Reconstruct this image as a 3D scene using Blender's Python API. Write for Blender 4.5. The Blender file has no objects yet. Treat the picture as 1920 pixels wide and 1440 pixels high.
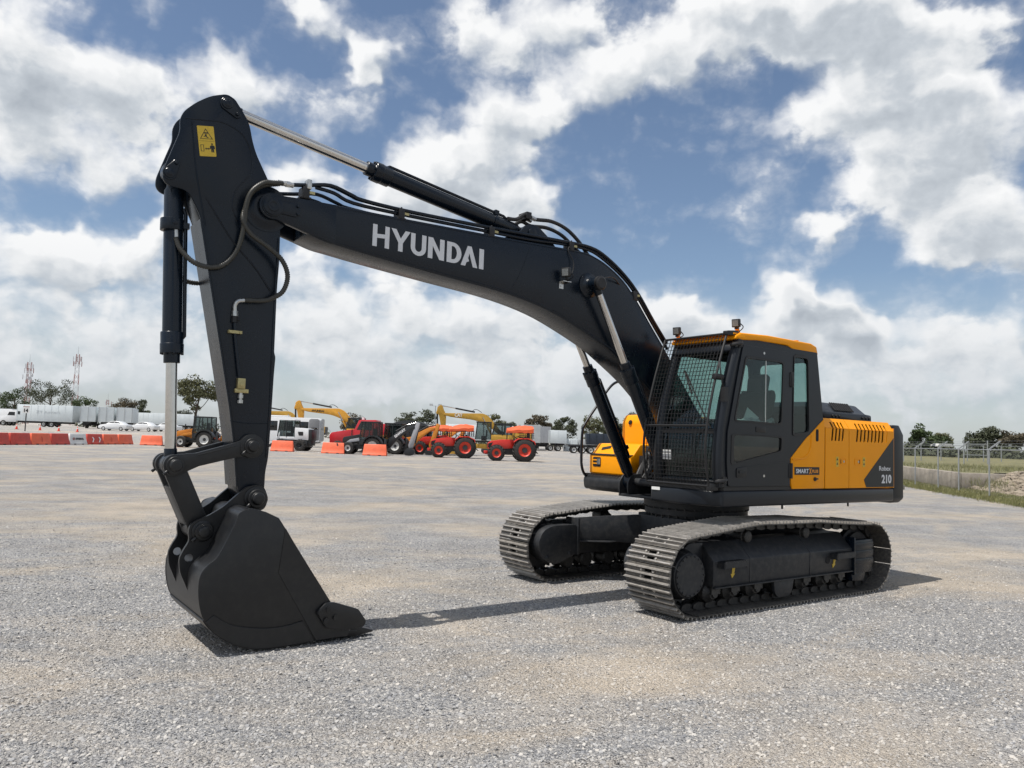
import bpy, bmesh, math, random
import numpy as np
from mathutils import Vector, Matrix
from mathutils.geometry import tessellate_polygon
R = math.radians
SC = bpy.context.scene
COL = SC.collection

# ------------------------------------------------------------------ camera
PITCH, ROLL, CAMH, FPX = R(4.01), R(1.948), 1.789, 1457.4
_f = Vector((0, math.cos(PITCH), math.sin(PITCH)))
_u = Vector((0, -math.sin(PITCH), math.cos(PITCH)))
_r = Vector((1, 0, 0))
_r2 = _r * math.cos(ROLL) + _u * math.sin(ROLL)
_u2 = _u * math.cos(ROLL) - _r * math.sin(ROLL)
cam_data = bpy.data.cameras.new('camera')
cam = bpy.data.objects.new('camera', cam_data)
COL.objects.link(cam)
cam.matrix_world = Matrix(((_r2.x, _u2.x, -_f.x, 0), (_r2.y, _u2.y, -_f.y, 0), (_r2.z, _u2.z, -_f.z, CAMH), (0, 0, 0, 1)))
cam_data.sensor_width = 36.0
cam_data.lens = FPX / 1920 * 36.0
cam_data.clip_start = 0.1
cam_data.clip_end = 6000
SC.camera = cam

# ------------------------------------------------------------------ light
SUN_AZ, SUN_EL = R(209.0), R(66.0)          # horizontal angle (from +X) and elevation of the direction TO the sun
sun_dir = Vector((math.cos(SUN_AZ) * math.cos(SUN_EL), math.sin(SUN_AZ) * math.cos(SUN_EL), math.sin(SUN_EL)))
sun_data = bpy.data.lights.new('sun', 'SUN')
sun_data.energy = 4.7
sun_data.angle = R(0.53)
sun_data.color = (1.0, 0.955, 0.89)
sun = bpy.data.objects.new('sun', sun_data)
COL.objects.link(sun)
sun.rotation_euler = (-sun_dir).to_track_quat('-Z', 'Y').to_euler()

vs = SC.view_settings
vs.view_transform = 'Standard'
vs.look = 'None'
vs.gamma = 1.0
vs.exposure = 0.12
vs.use_curve_mapping = False
try:
    SC.cycles.max_bounces = 6
    SC.cycles.diffuse_bounces = 3
    SC.cycles.glossy_bounces = 3
    SC.cycles.transparent_max_bounces = 16
except Exception:
    pass

# ------------------------------------------------------------------ world: clear-sky model with cumulus drawn over it in sky directions
# cloud cover over azimuth -45..45 and elevation -6..42 degrees, as a sum of products of two curves each
SKY_F = [[0,161,166,171,183,335,591,809,877,767,719,713,626,547,394,304,337,324,378,409,502,542,548,573,602,675,748,771,806,899,864,743,593,479,408,362,377,478,510,461,390,381,458,657,774,900,994,964,959,941,882,793,699,414,234,181,176,171,166,161,0],[0,73,77,81,70,-196,-527,-621,-556,-358,-402,-544,-384,-268,-172,46,65,82,50,92,56,141,226,-10,-349,-501,-445,-187,-124,-172,-24,259,452,494,431,453,580,800,909,887,764,749,863,999,900,728,434,9,-250,-475,-628,-721,-557,-307,-3,91,86,81,77,73,0],[0,-838,-852,-863,-857,-545,-48,159,87,-251,-351,-167,-272,-472,-615,-686,-602,-665,-579,-562,-573,-507,-315,-271,-468,-347,-228,-124,-23,259,426,177,-178,-402,-335,-284,-205,-37,46,77,-43,-50,98,230,534,708,793,946,956,819,672,468,-182,-428,-784,-881,-873,-863,-852,-838,0],[0,239,228,216,193,4,-223,-455,-592,-685,-665,-516,-568,249,-11,-13,47,18,-199,-245,-439,-149,646,697,123,-236,-459,-534,-633,-625,-536,-67,352,651,739,620,287,84,-26,11,-1,2,-135,-571,-323,-317,-133,496,809,977,975,807,648,461,259,188,202,216,228,239,0],[0,-144,-142,-139,-138,-311,-522,-498,-310,-106,127,-30,50,749,-25,-427,-634,-509,-297,207,496,339,157,485,827,750,435,77,-342,-511,-407,-589,-725,-480,-397,-242,-4,153,200,127,53,45,310,901,883,105,-432,-857,-505,50,436,650,647,385,14,-130,-135,-139,-142,-144,0],[0,152,153,153,167,239,23,-376,-650,-699,-471,-301,-401,-140,79,-292,-594,-421,-82,28,-121,-489,-573,-179,326,467,714,999,775,459,484,218,-177,-296,-456,-297,106,71,189,474,675,724,411,-418,-796,-523,-165,317,275,136,-121,-87,107,194,200,151,153,153,153,152,0],[0,-175,-175,-175,-209,-359,-421,-350,-361,-386,-506,-155,416,693,-59,-153,-120,102,456,824,645,272,313,886,959,509,-67,-610,-448,371,780,997,490,-25,-39,-110,-144,-133,-198,-263,-291,-290,-262,-149,-341,-320,59,294,318,-49,-515,-558,-541,-412,-263,-171,-173,-175,-175,-175,0],[0,293,254,212,157,180,155,-180,-359,-365,-56,532,492,501,201,150,193,37,216,540,459,-269,-709,-483,-429,-741,-855,-661,-253,35,188,-1,472,-131,-807,-898,-468,-864,-732,-74,580,675,719,436,663,-90,-287,291,358,276,339,294,41,154,90,126,169,212,254,293,0],[0,-54,-26,2,34,137,-108,-217,-318,-96,-171,-519,-385,32,268,116,107,73,391,498,898,943,582,-169,-544,-373,-86,285,389,-14,-219,-550,-536,-600,-420,-106,117,56,-137,-195,-154,-62,-222,-270,-286,312,694,420,118,180,115,-27,-14,-34,62,48,26,2,-26,-54,0],[0,256,217,173,151,280,312,214,284,516,464,193,904,-79,-209,-597,-823,-667,-285,416,157,-5,-89,492,-39,-450,-343,-27,-45,-300,-379,-574,-614,-348,181,619,498,311,92,8,-40,-34,565,544,-293,-999,-268,640,687,418,-93,-410,-986,-472,-131,82,128,173,217,256,0],[0,-256,-253,-251,-224,-112,99,275,357,490,148,-641,-538,-405,-771,-446,-258,-166,-214,768,999,624,-247,-152,-152,-250,-94,438,439,-326,-471,591,824,826,574,154,-394,-577,-338,43,343,279,313,148,-261,-741,-457,-64,-213,-177,-43,246,527,322,-58,-255,-252,-251,-253,-256,0],[0,206,207,209,204,-119,-347,-357,-188,-208,166,191,-356,-295,-801,-200,-410,-101,259,682,200,-511,-986,-317,289,284,374,268,36,-167,-356,-256,154,496,192,-157,276,312,-343,-901,-750,-635,-322,-65,819,833,132,615,458,-31,-319,-408,180,278,352,213,211,209,207,206,0]]
SKY_G = [[0,0,0,0,13,372,732,859,928,971,879,627,395,359,488,728,901,828,843,848,557,566,709,656,350,54,0,0,0,0,0,0,0],[0,0,0,0,3,62,156,173,122,170,588,218,-151,-282,-380,-603,-669,-809,-741,-339,0,381,814,999,746,184,0,0,0,0,0,0,0],[0,0,0,0,-17,-555,-962,-909,-894,-649,-63,-59,-176,172,360,303,180,481,361,456,232,468,930,658,341,24,0,0,0,0,0,0,0],[0,0,0,0,4,147,228,340,434,-300,-688,-885,118,815,531,47,-315,-177,-220,-320,117,999,572,-220,-294,-38,0,0,0,0,0,0,0],[0,0,0,0,-1,-47,-58,-230,-197,-22,284,676,992,804,480,73,-55,-65,-6,-564,-910,-233,73,6,84,76,0,0,0,0,0,0,0],[0,0,0,0,2,40,66,270,83,115,-209,-821,-577,-44,-46,512,428,487,16,-763,-770,-617,116,568,526,154,0,0,0,0,0,0,0],[0,0,0,0,-2,-142,-165,-74,123,-64,74,-59,229,71,-174,704,672,-655,-595,8,206,-40,-7,93,-198,-83,0,0,0,0,0,0,0],[0,0,0,0,4,219,285,253,252,-579,-889,-30,447,118,180,-96,-75,-324,34,768,76,-765,-103,671,395,98,0,0,0,0,0,0,0],[0,0,0,0,0,-6,-19,-206,-330,777,178,-841,365,498,-751,-750,315,-101,116,556,-498,-92,285,467,-733,-234,0,0,0,0,0,0,0],[0,0,0,0,4,205,260,-240,447,-502,-793,705,355,-824,-851,86,421,326,64,-246,-699,515,624,-64,-411,113,0,0,0,0,0,0,0],[0,0,0,0,-5,-232,-307,278,-92,73,-192,-58,646,-162,-195,-619,584,365,-188,-565,510,472,-793,607,278,48,0,0,0,0,0,0,0],[0,0,0,0,-3,28,-108,262,-56,91,-55,392,-271,-258,945,-412,142,277,-489,-320,199,-145,-77,603,-882,-588,0,0,0,0,0,0,0]]
SKY_S = [0.8121, 0.6108, 0.2798, 0.3385, 0.3749, 0.3276, 0.3333, 0.2024, 0.1927, 0.1269, 0.1341, 0.1009]
SKY_STRENGTH = 0.10
def make_world():
    w = bpy.data.worlds.new('World'); SC.world = w; w.use_nodes = True
    nt = w.node_tree; nt.nodes.clear()
    def N(t, typ, op=None, **ins):
        n = t.nodes.new(typ)
        if op: n.operation = op
        return n
    def math_(t, op, a, b=None, c=None, clamp=False):
        n = t.nodes.new('ShaderNodeMath'); n.operation = op; n.use_clamp = clamp
        for i, x in enumerate((a, b, c)):
            if x is None: continue
            if hasattr(x, 'links'): t.links.new(x, n.inputs[i])
            else: n.inputs[i].default_value = x
        return n.outputs[0]
    def vmath(t, op, a, b=None, c=None, out=0):
        n = t.nodes.new('ShaderNodeVectorMath'); n.operation = op
        for i, x in enumerate((a, b, c)):
            if x is None: continue
            if hasattr(x, 'links'): t.links.new(x, n.inputs[i])
            else: n.inputs[i].default_value = x
        return n.outputs[out]
    def rng(t, v, a, b, c=0.0, d=1.0, smooth=True):
        n = t.nodes.new('ShaderNodeMapRange'); n.interpolation_type = 'SMOOTHSTEP' if smooth else 'LINEAR'
        t.links.new(v, n.inputs['Value'])
        for k, x in (('From Min', a), ('From Max', b), ('To Min', c), ('To Max', d)): n.inputs[k].default_value = x
        return n.outputs[0]
    # main coordinates: azimuth and elevation in degrees
    tc = nt.nodes.new('ShaderNodeTexCoord')
    sp = nt.nodes.new('ShaderNodeSeparateXYZ'); nt.links.new(tc.outputs['Generated'], sp.inputs[0])
    az = math_(nt, 'MULTIPLY', math_(nt, 'ARCTAN2', sp.outputs[0], sp.outputs[1]), 57.2958)
    el = math_(nt, 'MULTIPLY', math_(nt, 'ARCSINE', sp.outputs[2]), 57.2958)
    cx = nt.nodes.new('ShaderNodeCombineXYZ'); nt.links.new(az, cx.inputs[0]); nt.links.new(el, cx.inputs[1])
    # density group
    g = bpy.data.node_groups.new('cloud_density', 'ShaderNodeTree')
    g.interface.new_socket('P', in_out='INPUT', socket_type='NodeSocketVector')
    g.interface.new_socket('W', in_out='INPUT', socket_type='NodeSocketVector')
    g.interface.new_socket('D', in_out='OUTPUT', socket_type='NodeSocketFloat')
    gi = g.nodes.new('NodeGroupInput'); go = g.nodes.new('NodeGroupOutput')
    P = gi.outputs['P']; wv = vmath(g, 'ADD', P, gi.outputs['W'])
    sx = g.nodes.new('ShaderNodeSeparateXYZ'); g.links.new(wv, sx.inputs[0])
    def curves(val, lo, hi, tabs):
        t = math_(g, 'MULTIPLY_ADD', val, 2.0 / (hi - lo), -(hi + lo) / (hi - lo))
        cb = g.nodes.new('ShaderNodeCombineXYZ')
        for i in range(3): g.links.new(t, cb.inputs[i])
        vc = g.nodes.new('ShaderNodeVectorCurve'); vc.mapping.extend = 'HORIZONTAL'
        for i in range(3):
            cv = vc.mapping.curves[i]; T = tabs[i]; n = len(T)
            cv.points[0].location = (-1, T[0] / 999); cv.points[1].location = (1, T[-1] / 999)
            for k in range(1, n - 1): cv.points.new(-1 + 2 * k / (n - 1), T[k] / 999)
        vc.mapping.update()
        g.links.new(cb.outputs[0], vc.inputs['Vector'])
        return vc.outputs[0]
    acc = None
    for k in range(0, 12, 3):
        fa = curves(sx.outputs[0], -45, 45, SKY_F[k:k + 3]); ge = curves(sx.outputs[1], -6, 42, SKY_G[k:k + 3])
        dp = vmath(g, 'DOT_PRODUCT', vmath(g, 'MULTIPLY', fa, tuple(SKY_S[k:k + 3])), ge, out=1)
        acc = dp if acc is None else math_(g, 'ADD', acc, dp)
    # the rest of the sky carries the same kind of broken cumulus
    out_az = rng(g, math_(g, 'ABSOLUTE', sx.outputs[0]), 37.0, 43.0)
    out_el = rng(g, sx.outputs[1], 31.0, 37.0)
    outside = math_(g, 'MAXIMUM', out_az, out_el)
    lo = g.nodes.new('ShaderNodeTexNoise'); lo.noise_dimensions = '2D'; lo.inputs['Scale'].default_value = 0.05; lo.inputs['Detail'].default_value = 2.0
    g.links.new(vmath(g, 'ADD', P, (31.0, 7.0, 3.0)), lo.inputs['Vector'])
    gen = rng(g, lo.outputs[0], 0.40, 0.62, 0.0, 0.9)
    mo = g.nodes.new('ShaderNodeMix'); g.links.new(outside, mo.inputs[0]); g.links.new(acc, mo.inputs[2]); g.links.new(gen, mo.inputs[3])
    acc = mo.outputs[0]
    nz = g.nodes.new('ShaderNodeTexNoise'); nz.noise_dimensions = '2D'; nz.inputs['Scale'].default_value = 0.16; nz.inputs['Detail'].default_value = 7.0; nz.inputs['Roughness'].default_value = 0.58
    g.links.new(vmath(g, 'MULTIPLY', P, (0.85, 1.25, 1.0)), nz.inputs['Vector'])
    vo = g.nodes.new('ShaderNodeTexVoronoi'); vo.voronoi_dimensions = '2D'; vo.feature = 'F1'; vo.inputs['Scale'].default_value = 0.42; vo.inputs['Detail'].default_value = 2.0; vo.inputs['Roughness'].default_value = 0.55; vo.inputs['Lacunarity'].default_value = 2.3
    vo.normalize = True
    g.links.new(vmath(g, 'MULTIPLY', wv, (0.9, 1.3, 1.0)), vo.inputs['Vector'])
    d = math_(g, 'MULTIPLY_ADD', math_(g, 'SUBTRACT', nz.outputs['Fac'], 0.5), 1.15, acc)
    d = math_(g, 'MULTIPLY_ADD', math_(g, 'SUBTRACT', 0.42, vo.outputs['Distance']), 0.34, d)
    g.links.new(d, go.inputs['D'])
    # one warp field shared by both look-ups
    wn = nt.nodes.new('ShaderNodeTexNoise'); wn.noise_dimensions = '2D'; wn.inputs['Scale'].default_value = 0.22; wn.inputs['Detail'].default_value = 3.0; wn.inputs['Roughness'].default_value = 0.6
    nt.links.new(cx.outputs[0], wn.inputs['Vector'])
    warp = vmath(nt, 'MULTIPLY', vmath(nt, 'SUBTRACT', wn.outputs['Color'], (0.5, 0.5, 0.5)), (4.6, 3.4, 0.0))
    def dens(off):
        gn = nt.nodes.new('ShaderNodeGroup'); gn.node_tree = g
        nt.links.new(vmath(nt, 'ADD', cx.outputs[0], off), gn.inputs[0]); nt.links.new(warp, gn.inputs[1])
        return gn.outputs[0]
    D0 = dens((0, 0, 0)); D1 = dens((-0.6, 1.0, 0))
    edge = rng(nt, wn.outputs['Fac'], 0.35, 0.65, 0.46, 0.85)
    an = nt.nodes.new('ShaderNodeMapRange'); an.interpolation_type = 'SMOOTHSTEP'
    nt.links.new(D0, an.inputs['Value']); an.inputs['From Min'].default_value = 0.20; nt.links.new(edge, an.inputs['From Max'])
    veil = rng(nt, D0, -0.02, 0.50, 0.0, 0.46)      # thin vapour round the clouds
    alpha = math_(nt, 'SUBTRACT', 1.0, math_(nt, 'MULTIPLY', math_(nt, 'SUBTRACT', 1.0, an.outputs[0]), math_(nt, 'SUBTRACT', 1.0, veil)))
    grad = math_(nt, 'SUBTRACT', D0, D1)
    lit = rng(nt, grad, -0.42, 0.36, 0.0, 1.0, False)
    thick = rng(nt, D0, 0.50, 1.15, 0.0, 1.0)
    lit = math_(nt, 'MULTIPLY_ADD', thick, -0.52, lit)
    lit = math_(nt, 'ADD', lit, 0.28, clamp=True)
    cc = nt.nodes.new('ShaderNodeValToRGB')
    s = 1 / SKY_STRENGTH
    e = cc.color_ramp.elements
    e[0].position = 0.0; e[0].color = (0.37 * s, 0.41 * s, 0.46 * s, 1)
    e[1].position = 1.0; e[1].color = (0.88 * s, 0.885 * s, 0.89 * s, 1)
    m_ = cc.color_ramp.elements.new(0.42); m_.color = (0.53 * s, 0.57 * s, 0.615 * s, 1)
    m_ = cc.color_ramp.elements.new(0.68); m_.color = (0.72 * s, 0.74 * s, 0.76 * s, 1)
    nt.links.new(lit, cc.inputs[0])
    sk = nt.nodes.new('ShaderNodeTexSky'); sk.sky_type = 'NISHITA'; sk.sun_disc = False
    sk.sun_elevation = SUN_EL; sk.sun_rotation = math.pi / 2 - SUN_AZ
    sk.altitude = 300; sk.dust_density = 0.9; sk.ozone_density = 1.5
    mx = nt.nodes.new('ShaderNodeMix'); mx.data_type = 'RGBA'
    nt.links.new(alpha, mx.inputs['Factor']); nt.links.new(sk.outputs[0], mx.inputs['A']); nt.links.new(cc.outputs[0], mx.inputs['B'])
    # hazy air low over the horizon
    hz = rng(nt, el, 0.0, 12.0, 0.70, 0.02, False)
    m2 = nt.nodes.new('ShaderNodeMix'); m2.data_type = 'RGBA'
    nt.links.new(hz, m2.inputs['Factor']); nt.links.new(mx.outputs['Result'], m2.inputs['A']); m2.inputs['B'].default_value = (0.50 * s, 0.545 * s, 0.59 * s, 1)
    bg = nt.nodes.new('ShaderNodeBackground'); bg.inputs['Strength'].default_value = SKY_STRENGTH
    nt.links.new(m2.outputs['Result'], bg.inputs['Color'])
    w.cycles.sampling_method = 'NONE'
    ow = nt.nodes.new('ShaderNodeOutputWorld'); nt.links.new(bg.outputs[0], ow.inputs[0])
make_world()

# ------------------------------------------------------------------ helpers
def tag(o, label=None, cat=None, group=None, kind=None):
    if label: o['label'] = label
    if cat: o['category'] = cat
    if group: o['group'] = group
    if kind: o['kind'] = kind
    return o

def empty(name, loc=(0, 0, 0), rz=0.0, label=None, cat=None, group=None):
    o = bpy.data.objects.new(name, None)
    o.empty_display_size = 0.3
    COL.objects.link(o)
    o.location = loc
    o.rotation_euler = (0, 0, rz)
    return tag(o, label, cat, group)

def link(name, me, parent=None, m=None):
    o = bpy.data.objects.new(name, me)
    COL.objects.link(o)
    o.parent = parent
    return o

def copy_tree(o, parent=None):
    c = o.copy()
    COL.objects.link(c)
    c.parent = parent
    for ch in list(o.children):
        copy_tree(ch, c)
    return c

def catmull(pts, n=6):
    P = [Vector(p) for p in pts]
    if len(P) < 3:
        return P
    Q = [P[0] * 2 - P[1]] + P + [P[-1] * 2 - P[-2]]
    out = []
    for i in range(1, len(Q) - 2):
        a, b, c, d = Q[i - 1], Q[i], Q[i + 1], Q[i + 2]
        for k in range(n):
            t = k / n
            out.append(0.5 * ((2 * b) + (c - a) * t + (2 * a - 5 * b + 4 * c - d) * t * t + (3 * b - a - 3 * c + d) * t ** 3))
    out.append(P[-1])
    return out

def fillet(pts, r, n=4):
    """round the corners of a 2D polygon"""
    out = []
    N = len(pts)
    for i in range(N):
        p = Vector(pts[i]).to_2d(); a = Vector(pts[i - 1]).to_2d(); b = Vector(pts[(i + 1) % N]).to_2d()
        rr = r[i] if isinstance(r, (list, tuple)) else r
        da, db = (a - p), (b - p)
        la, lb = da.length, db.length
        if rr <= 0 or la < 1e-6 or lb < 1e-6:
            out.append((p.x, p.y)); continue
        da /= la; db /= lb
        d = min(rr, la * 0.48, lb * 0.48)
        s, e = p + da * d, p + db * d
        for k in range(n + 1):
            t = k / n
            q = s * (1 - t) ** 2 + p * 2 * t * (1 - t) + e * t * t
            out.append((q.x, q.y))
    return out

def circle2(cx, cy, r, n=20, a0=0.0, a1=2 * math.pi):
    full = abs(a1 - a0 - 2 * math.pi) < 1e-6
    m = n if full else n + 1
    return [(cx + r * math.cos(a0 + (a1 - a0) * k / n), cy + r * math.sin(a0 + (a1 - a0) * k / n)) for k in range(m)]

class MB:
    def __init__(s):
        s.v = []; s.f = []; s.mi = []; s.cur = 0
    def add(s, vs_, fs_):
        b = len(s.v)
        s.v += [tuple(q) for q in vs_]
        s.f += [tuple(i + b for i in f) for f in fs_]
        s.mi += [s.cur] * len(fs_)
        return s
    def mat(s, i): s.cur = i; return s
    def box(s, x0, x1, y0, y1, z0, z1, M=None):
        v = [Vector((x, y, z)) for x in (x0, x1) for y in (y0, y1) for z in (z0, z1)]
        if M is not None: v = [M @ q for q in v]
        return s.add(v, [(0, 1, 3, 2), (4, 6, 7, 5), (0, 4, 5, 1), (2, 3, 7, 6), (0, 2, 6, 4), (1, 5, 7, 3)])
    def beam(s, p0, p1, w, h, up=(0, 0, 1)):
        p0, p1 = Vector(p0), Vector(p1)
        d = (p1 - p0); L = d.length; d.normalize()
        upv = Vector(up)
        sd = d.cross(upv)
        if sd.length < 1e-4: sd = d.cross(Vector((1, 0, 0)))
        sd.normalize(); u = sd.cross(d)
        v = []
        for q in (p0, p1):
            for a, b in ((-1, -1), (1, -1), (1, 1), (-1, 1)):
                v.append(q + sd * a * w / 2 + u * b * h / 2)
        return s.add(v, [(3, 2, 1, 0), (4, 5, 6, 7), (0, 1, 5, 4), (1, 2, 6, 5), (2, 3, 7, 6), (3, 0, 4, 7)])
    def prism(s, pts, a, b, axis='y'):
        n = len(pts)
        def mk(p, w):
            if axis == 'y': return (p[0], w, p[1])
            if axis == 'z': return (p[0], p[1], w)
            return (w, p[0], p[1])
        v = [mk(p, a) for p in pts] + [mk(p, b) for p in pts]
        f = [tuple(range(n)), tuple(range(2 * n - 1, n - 1, -1))]
        f += [(i, i + n, (i + 1) % n + n, (i + 1) % n) for i in range(n)]
        return s.add(v, f)
    def plate(s, outer, holes, a, b, fn=None):
        """polygon with holes extruded from w=a to w=b; fn maps (u,v,w) to xyz, default u=x, v=z, w=y"""
        fn = fn or (lambda u, v, w: (u, w, v))
        loops = [outer] + list(holes)
        tris = tessellate_polygon([[Vector((p[0], p[1], 0)) for p in L] for L in loops])
        flat = [p for L in loops for p in L]
        n = len(flat)
        v = [fn(p[0], p[1], a) for p in flat] + [fn(p[0], p[1], b) for p in flat]
        f = [tuple(t) for t in tris] + [tuple(i + n for i in reversed(t)) for t in tris]
        o = 0
        for L in loops:
            m = len(L)
            f += [(o + i, o + (i + 1) % m, o + (i + 1) % m + n, o + i + n) for i in range(m)]
            o += m
        return s.add(v, f)
    def cyl(s, p0, p1, r0, r1=None, n=20, caps=True):
        r1 = r0 if r1 is None else r1
        p0, p1 = Vector(p0), Vector(p1)
        d = (p1 - p0).normalized()
        a = d.orthogonal().normalized(); b = d.cross(a)
        v = []
        for q, r in ((p0, r0), (p1, r1)):
            for k in range(n):
                t = 2 * math.pi * k / n
                v.append(q + a * math.cos(t) * r + b * math.sin(t) * r)
        f = [(k, (k + 1) % n, (k + 1) % n + n, k + n) for k in range(n)]
        if caps: f += [tuple(range(n - 1, -1, -1)), tuple(range(n, 2 * n))]
        return s.add(v, f)
    def lathe(s, p0, d, prof, n=24, caps=True):
        """prof: list of (distance along d, radius)"""
        p0 = Vector(p0); d = Vector(d).normalized()
        a = d.orthogonal().normalized(); b = d.cross(a)
        v = []
        for t, r in prof:
            for k in range(n):
                w = 2 * math.pi * k / n
                v.append(p0 + d * t + a * math.cos(w) * r + b * math.sin(w) * r)
        m = len(prof)
        f = [(i * n + k, i * n + (k + 1) % n, (i + 1) * n + (k + 1) % n, (i + 1) * n + k) for i in range(m - 1) for k in range(n)]
        if caps: f += [tuple(range(n - 1, -1, -1)), tuple(range((m - 1) * n, m * n))]
        return s.add(v, f)
    def tube(s, path, r, n=8, ring=0.0, caps=True):
        P = [Vector(p) for p in path]
        m = len(P)
        T = [(P[min(i + 1, m - 1)] - P[max(i - 1, 0)]).normalized() for i in range(m)]
        a = T[0].orthogonal().normalized()
        v = []
        for i in range(m):
            a = (a - T[i] * a.dot(T[i])).normalized()
            b = T[i].cross(a)
            rr = r[i] if isinstance(r, (list, tuple)) else r
            rr = rr * (1 + (ring if i % 2 else -ring))
            for k in range(n):
                t = 2 * math.pi * k / n
                v.append(P[i] + a * math.cos(t) * rr + b * math.sin(t) * rr)
        f = [(i * n + k, i * n + (k + 1) % n, (i + 1) * n + (k + 1) % n, (i + 1) * n + k) for i in range(m - 1) for k in range(n)]
        if caps: f += [tuple(range(n - 1, -1, -1)), tuple(range((m - 1) * n, m * n))]
        return s.add(v, f)
    def mesh(s, name, mats, bevel=0.0, seg=2, ang=38.0):
        me = bpy.data.meshes.new(name)
        me.from_pydata(s.v, [], s.f)
        if not isinstance(mats, (list, tuple)): mats = [mats]
        for m in mats: me.materials.append(m)
        if len(mats) > 1: me.polygons.foreach_set('material_index', s.mi)
        bm = bmesh.new(); bm.from_mesh(me)
        bmesh.ops.recalc_face_normals(bm, faces=bm.faces)
        lim = R(ang)
        if bevel > 0:
            ed = [e for e in bm.edges if len(e.link_faces) == 2 and e.calc_face_angle(0) > R(28)]
            if ed:
                bmesh.ops.bevel(bm, geom=ed, offset=bevel, segments=seg, profile=0.5, affect='EDGES', clamp_overlap=True)
        for fc in bm.faces: fc.smooth = True
        for e in bm.edges:
            e.smooth = not (len(e.link_faces) == 2 and e.calc_face_angle(0) > lim)
        bm.to_mesh(me); bm.free()
        return me
    def build(s, name, mats, parent=None, bevel=0.0, seg=2, ang=38.0):
        return link(name, s.mesh(name, mats, bevel, seg, ang), parent)

def resample(path, step):
    P = [Vector(p) for p in path]
    out = [P[0].copy()]; acc = 0.0
    for a, b in zip(P[:-1], P[1:]):
        L = (b - a).length
        d = step - acc
        while d <= L:
            out.append(a.lerp(b, d / L)); d += step
        acc = (acc + L) % step
    return out

def text_mesh(body, size, depth, offset=0.0, shear=0.0, width=None):
    cu = bpy.data.curves.new('lettering', 'FONT')
    cu.body = body; cu.size = size; cu.extrude = depth; cu.offset = offset; cu.shear = shear
    cu.align_x = 'LEFT'
    ob = bpy.data.objects.new('lettering', cu)
    COL.objects.link(ob)
    bpy.context.view_layer.update()
    me = bpy.data.meshes.new_from_object(ob.evaluated_get(bpy.context.evaluated_depsgraph_get()))
    bpy.data.objects.remove(ob)
    xs = [v.co.x for v in me.vertices]
    if width and xs:
        k = width / (max(xs) - min(xs)); x0 = min(xs)
        for v in me.vertices: v.co.x = (v.co.x - x0) * k
    return me

def put_text(body, height, width, origin, ux, uz, m, parent, depth=0.002, offset=0.0, shear=0.0, name='lettering'):
    """flat lettering: starts at origin, runs along ux, stands up along uz"""
    me = text_mesh(body, height / 0.72, depth, offset, shear, width)
    ux, uz = Vector(ux).normalized(), Vector(uz).normalized()
    nz = ux.cross(uz)
    M = Matrix(((ux.x, uz.x, nz.x, origin[0]), (ux.y, uz.y, nz.y, origin[1]), (ux.z, uz.z, nz.z, origin[2]), (0, 0, 0, 1)))
    me.transform(M)
    me.materials.clear(); me.materials.append(m)
    return link(name, me, parent)

# ------------------------------------------------------------------ materials
def nd(nt, typ, **kw):
    n = nt.nodes.new(typ)
    for k, v in kw.items():
        if k == 'ins':
            for a, b in v.items(): n.inputs[a].default_value = b
        else: setattr(n, k, v)
    return n

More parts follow.
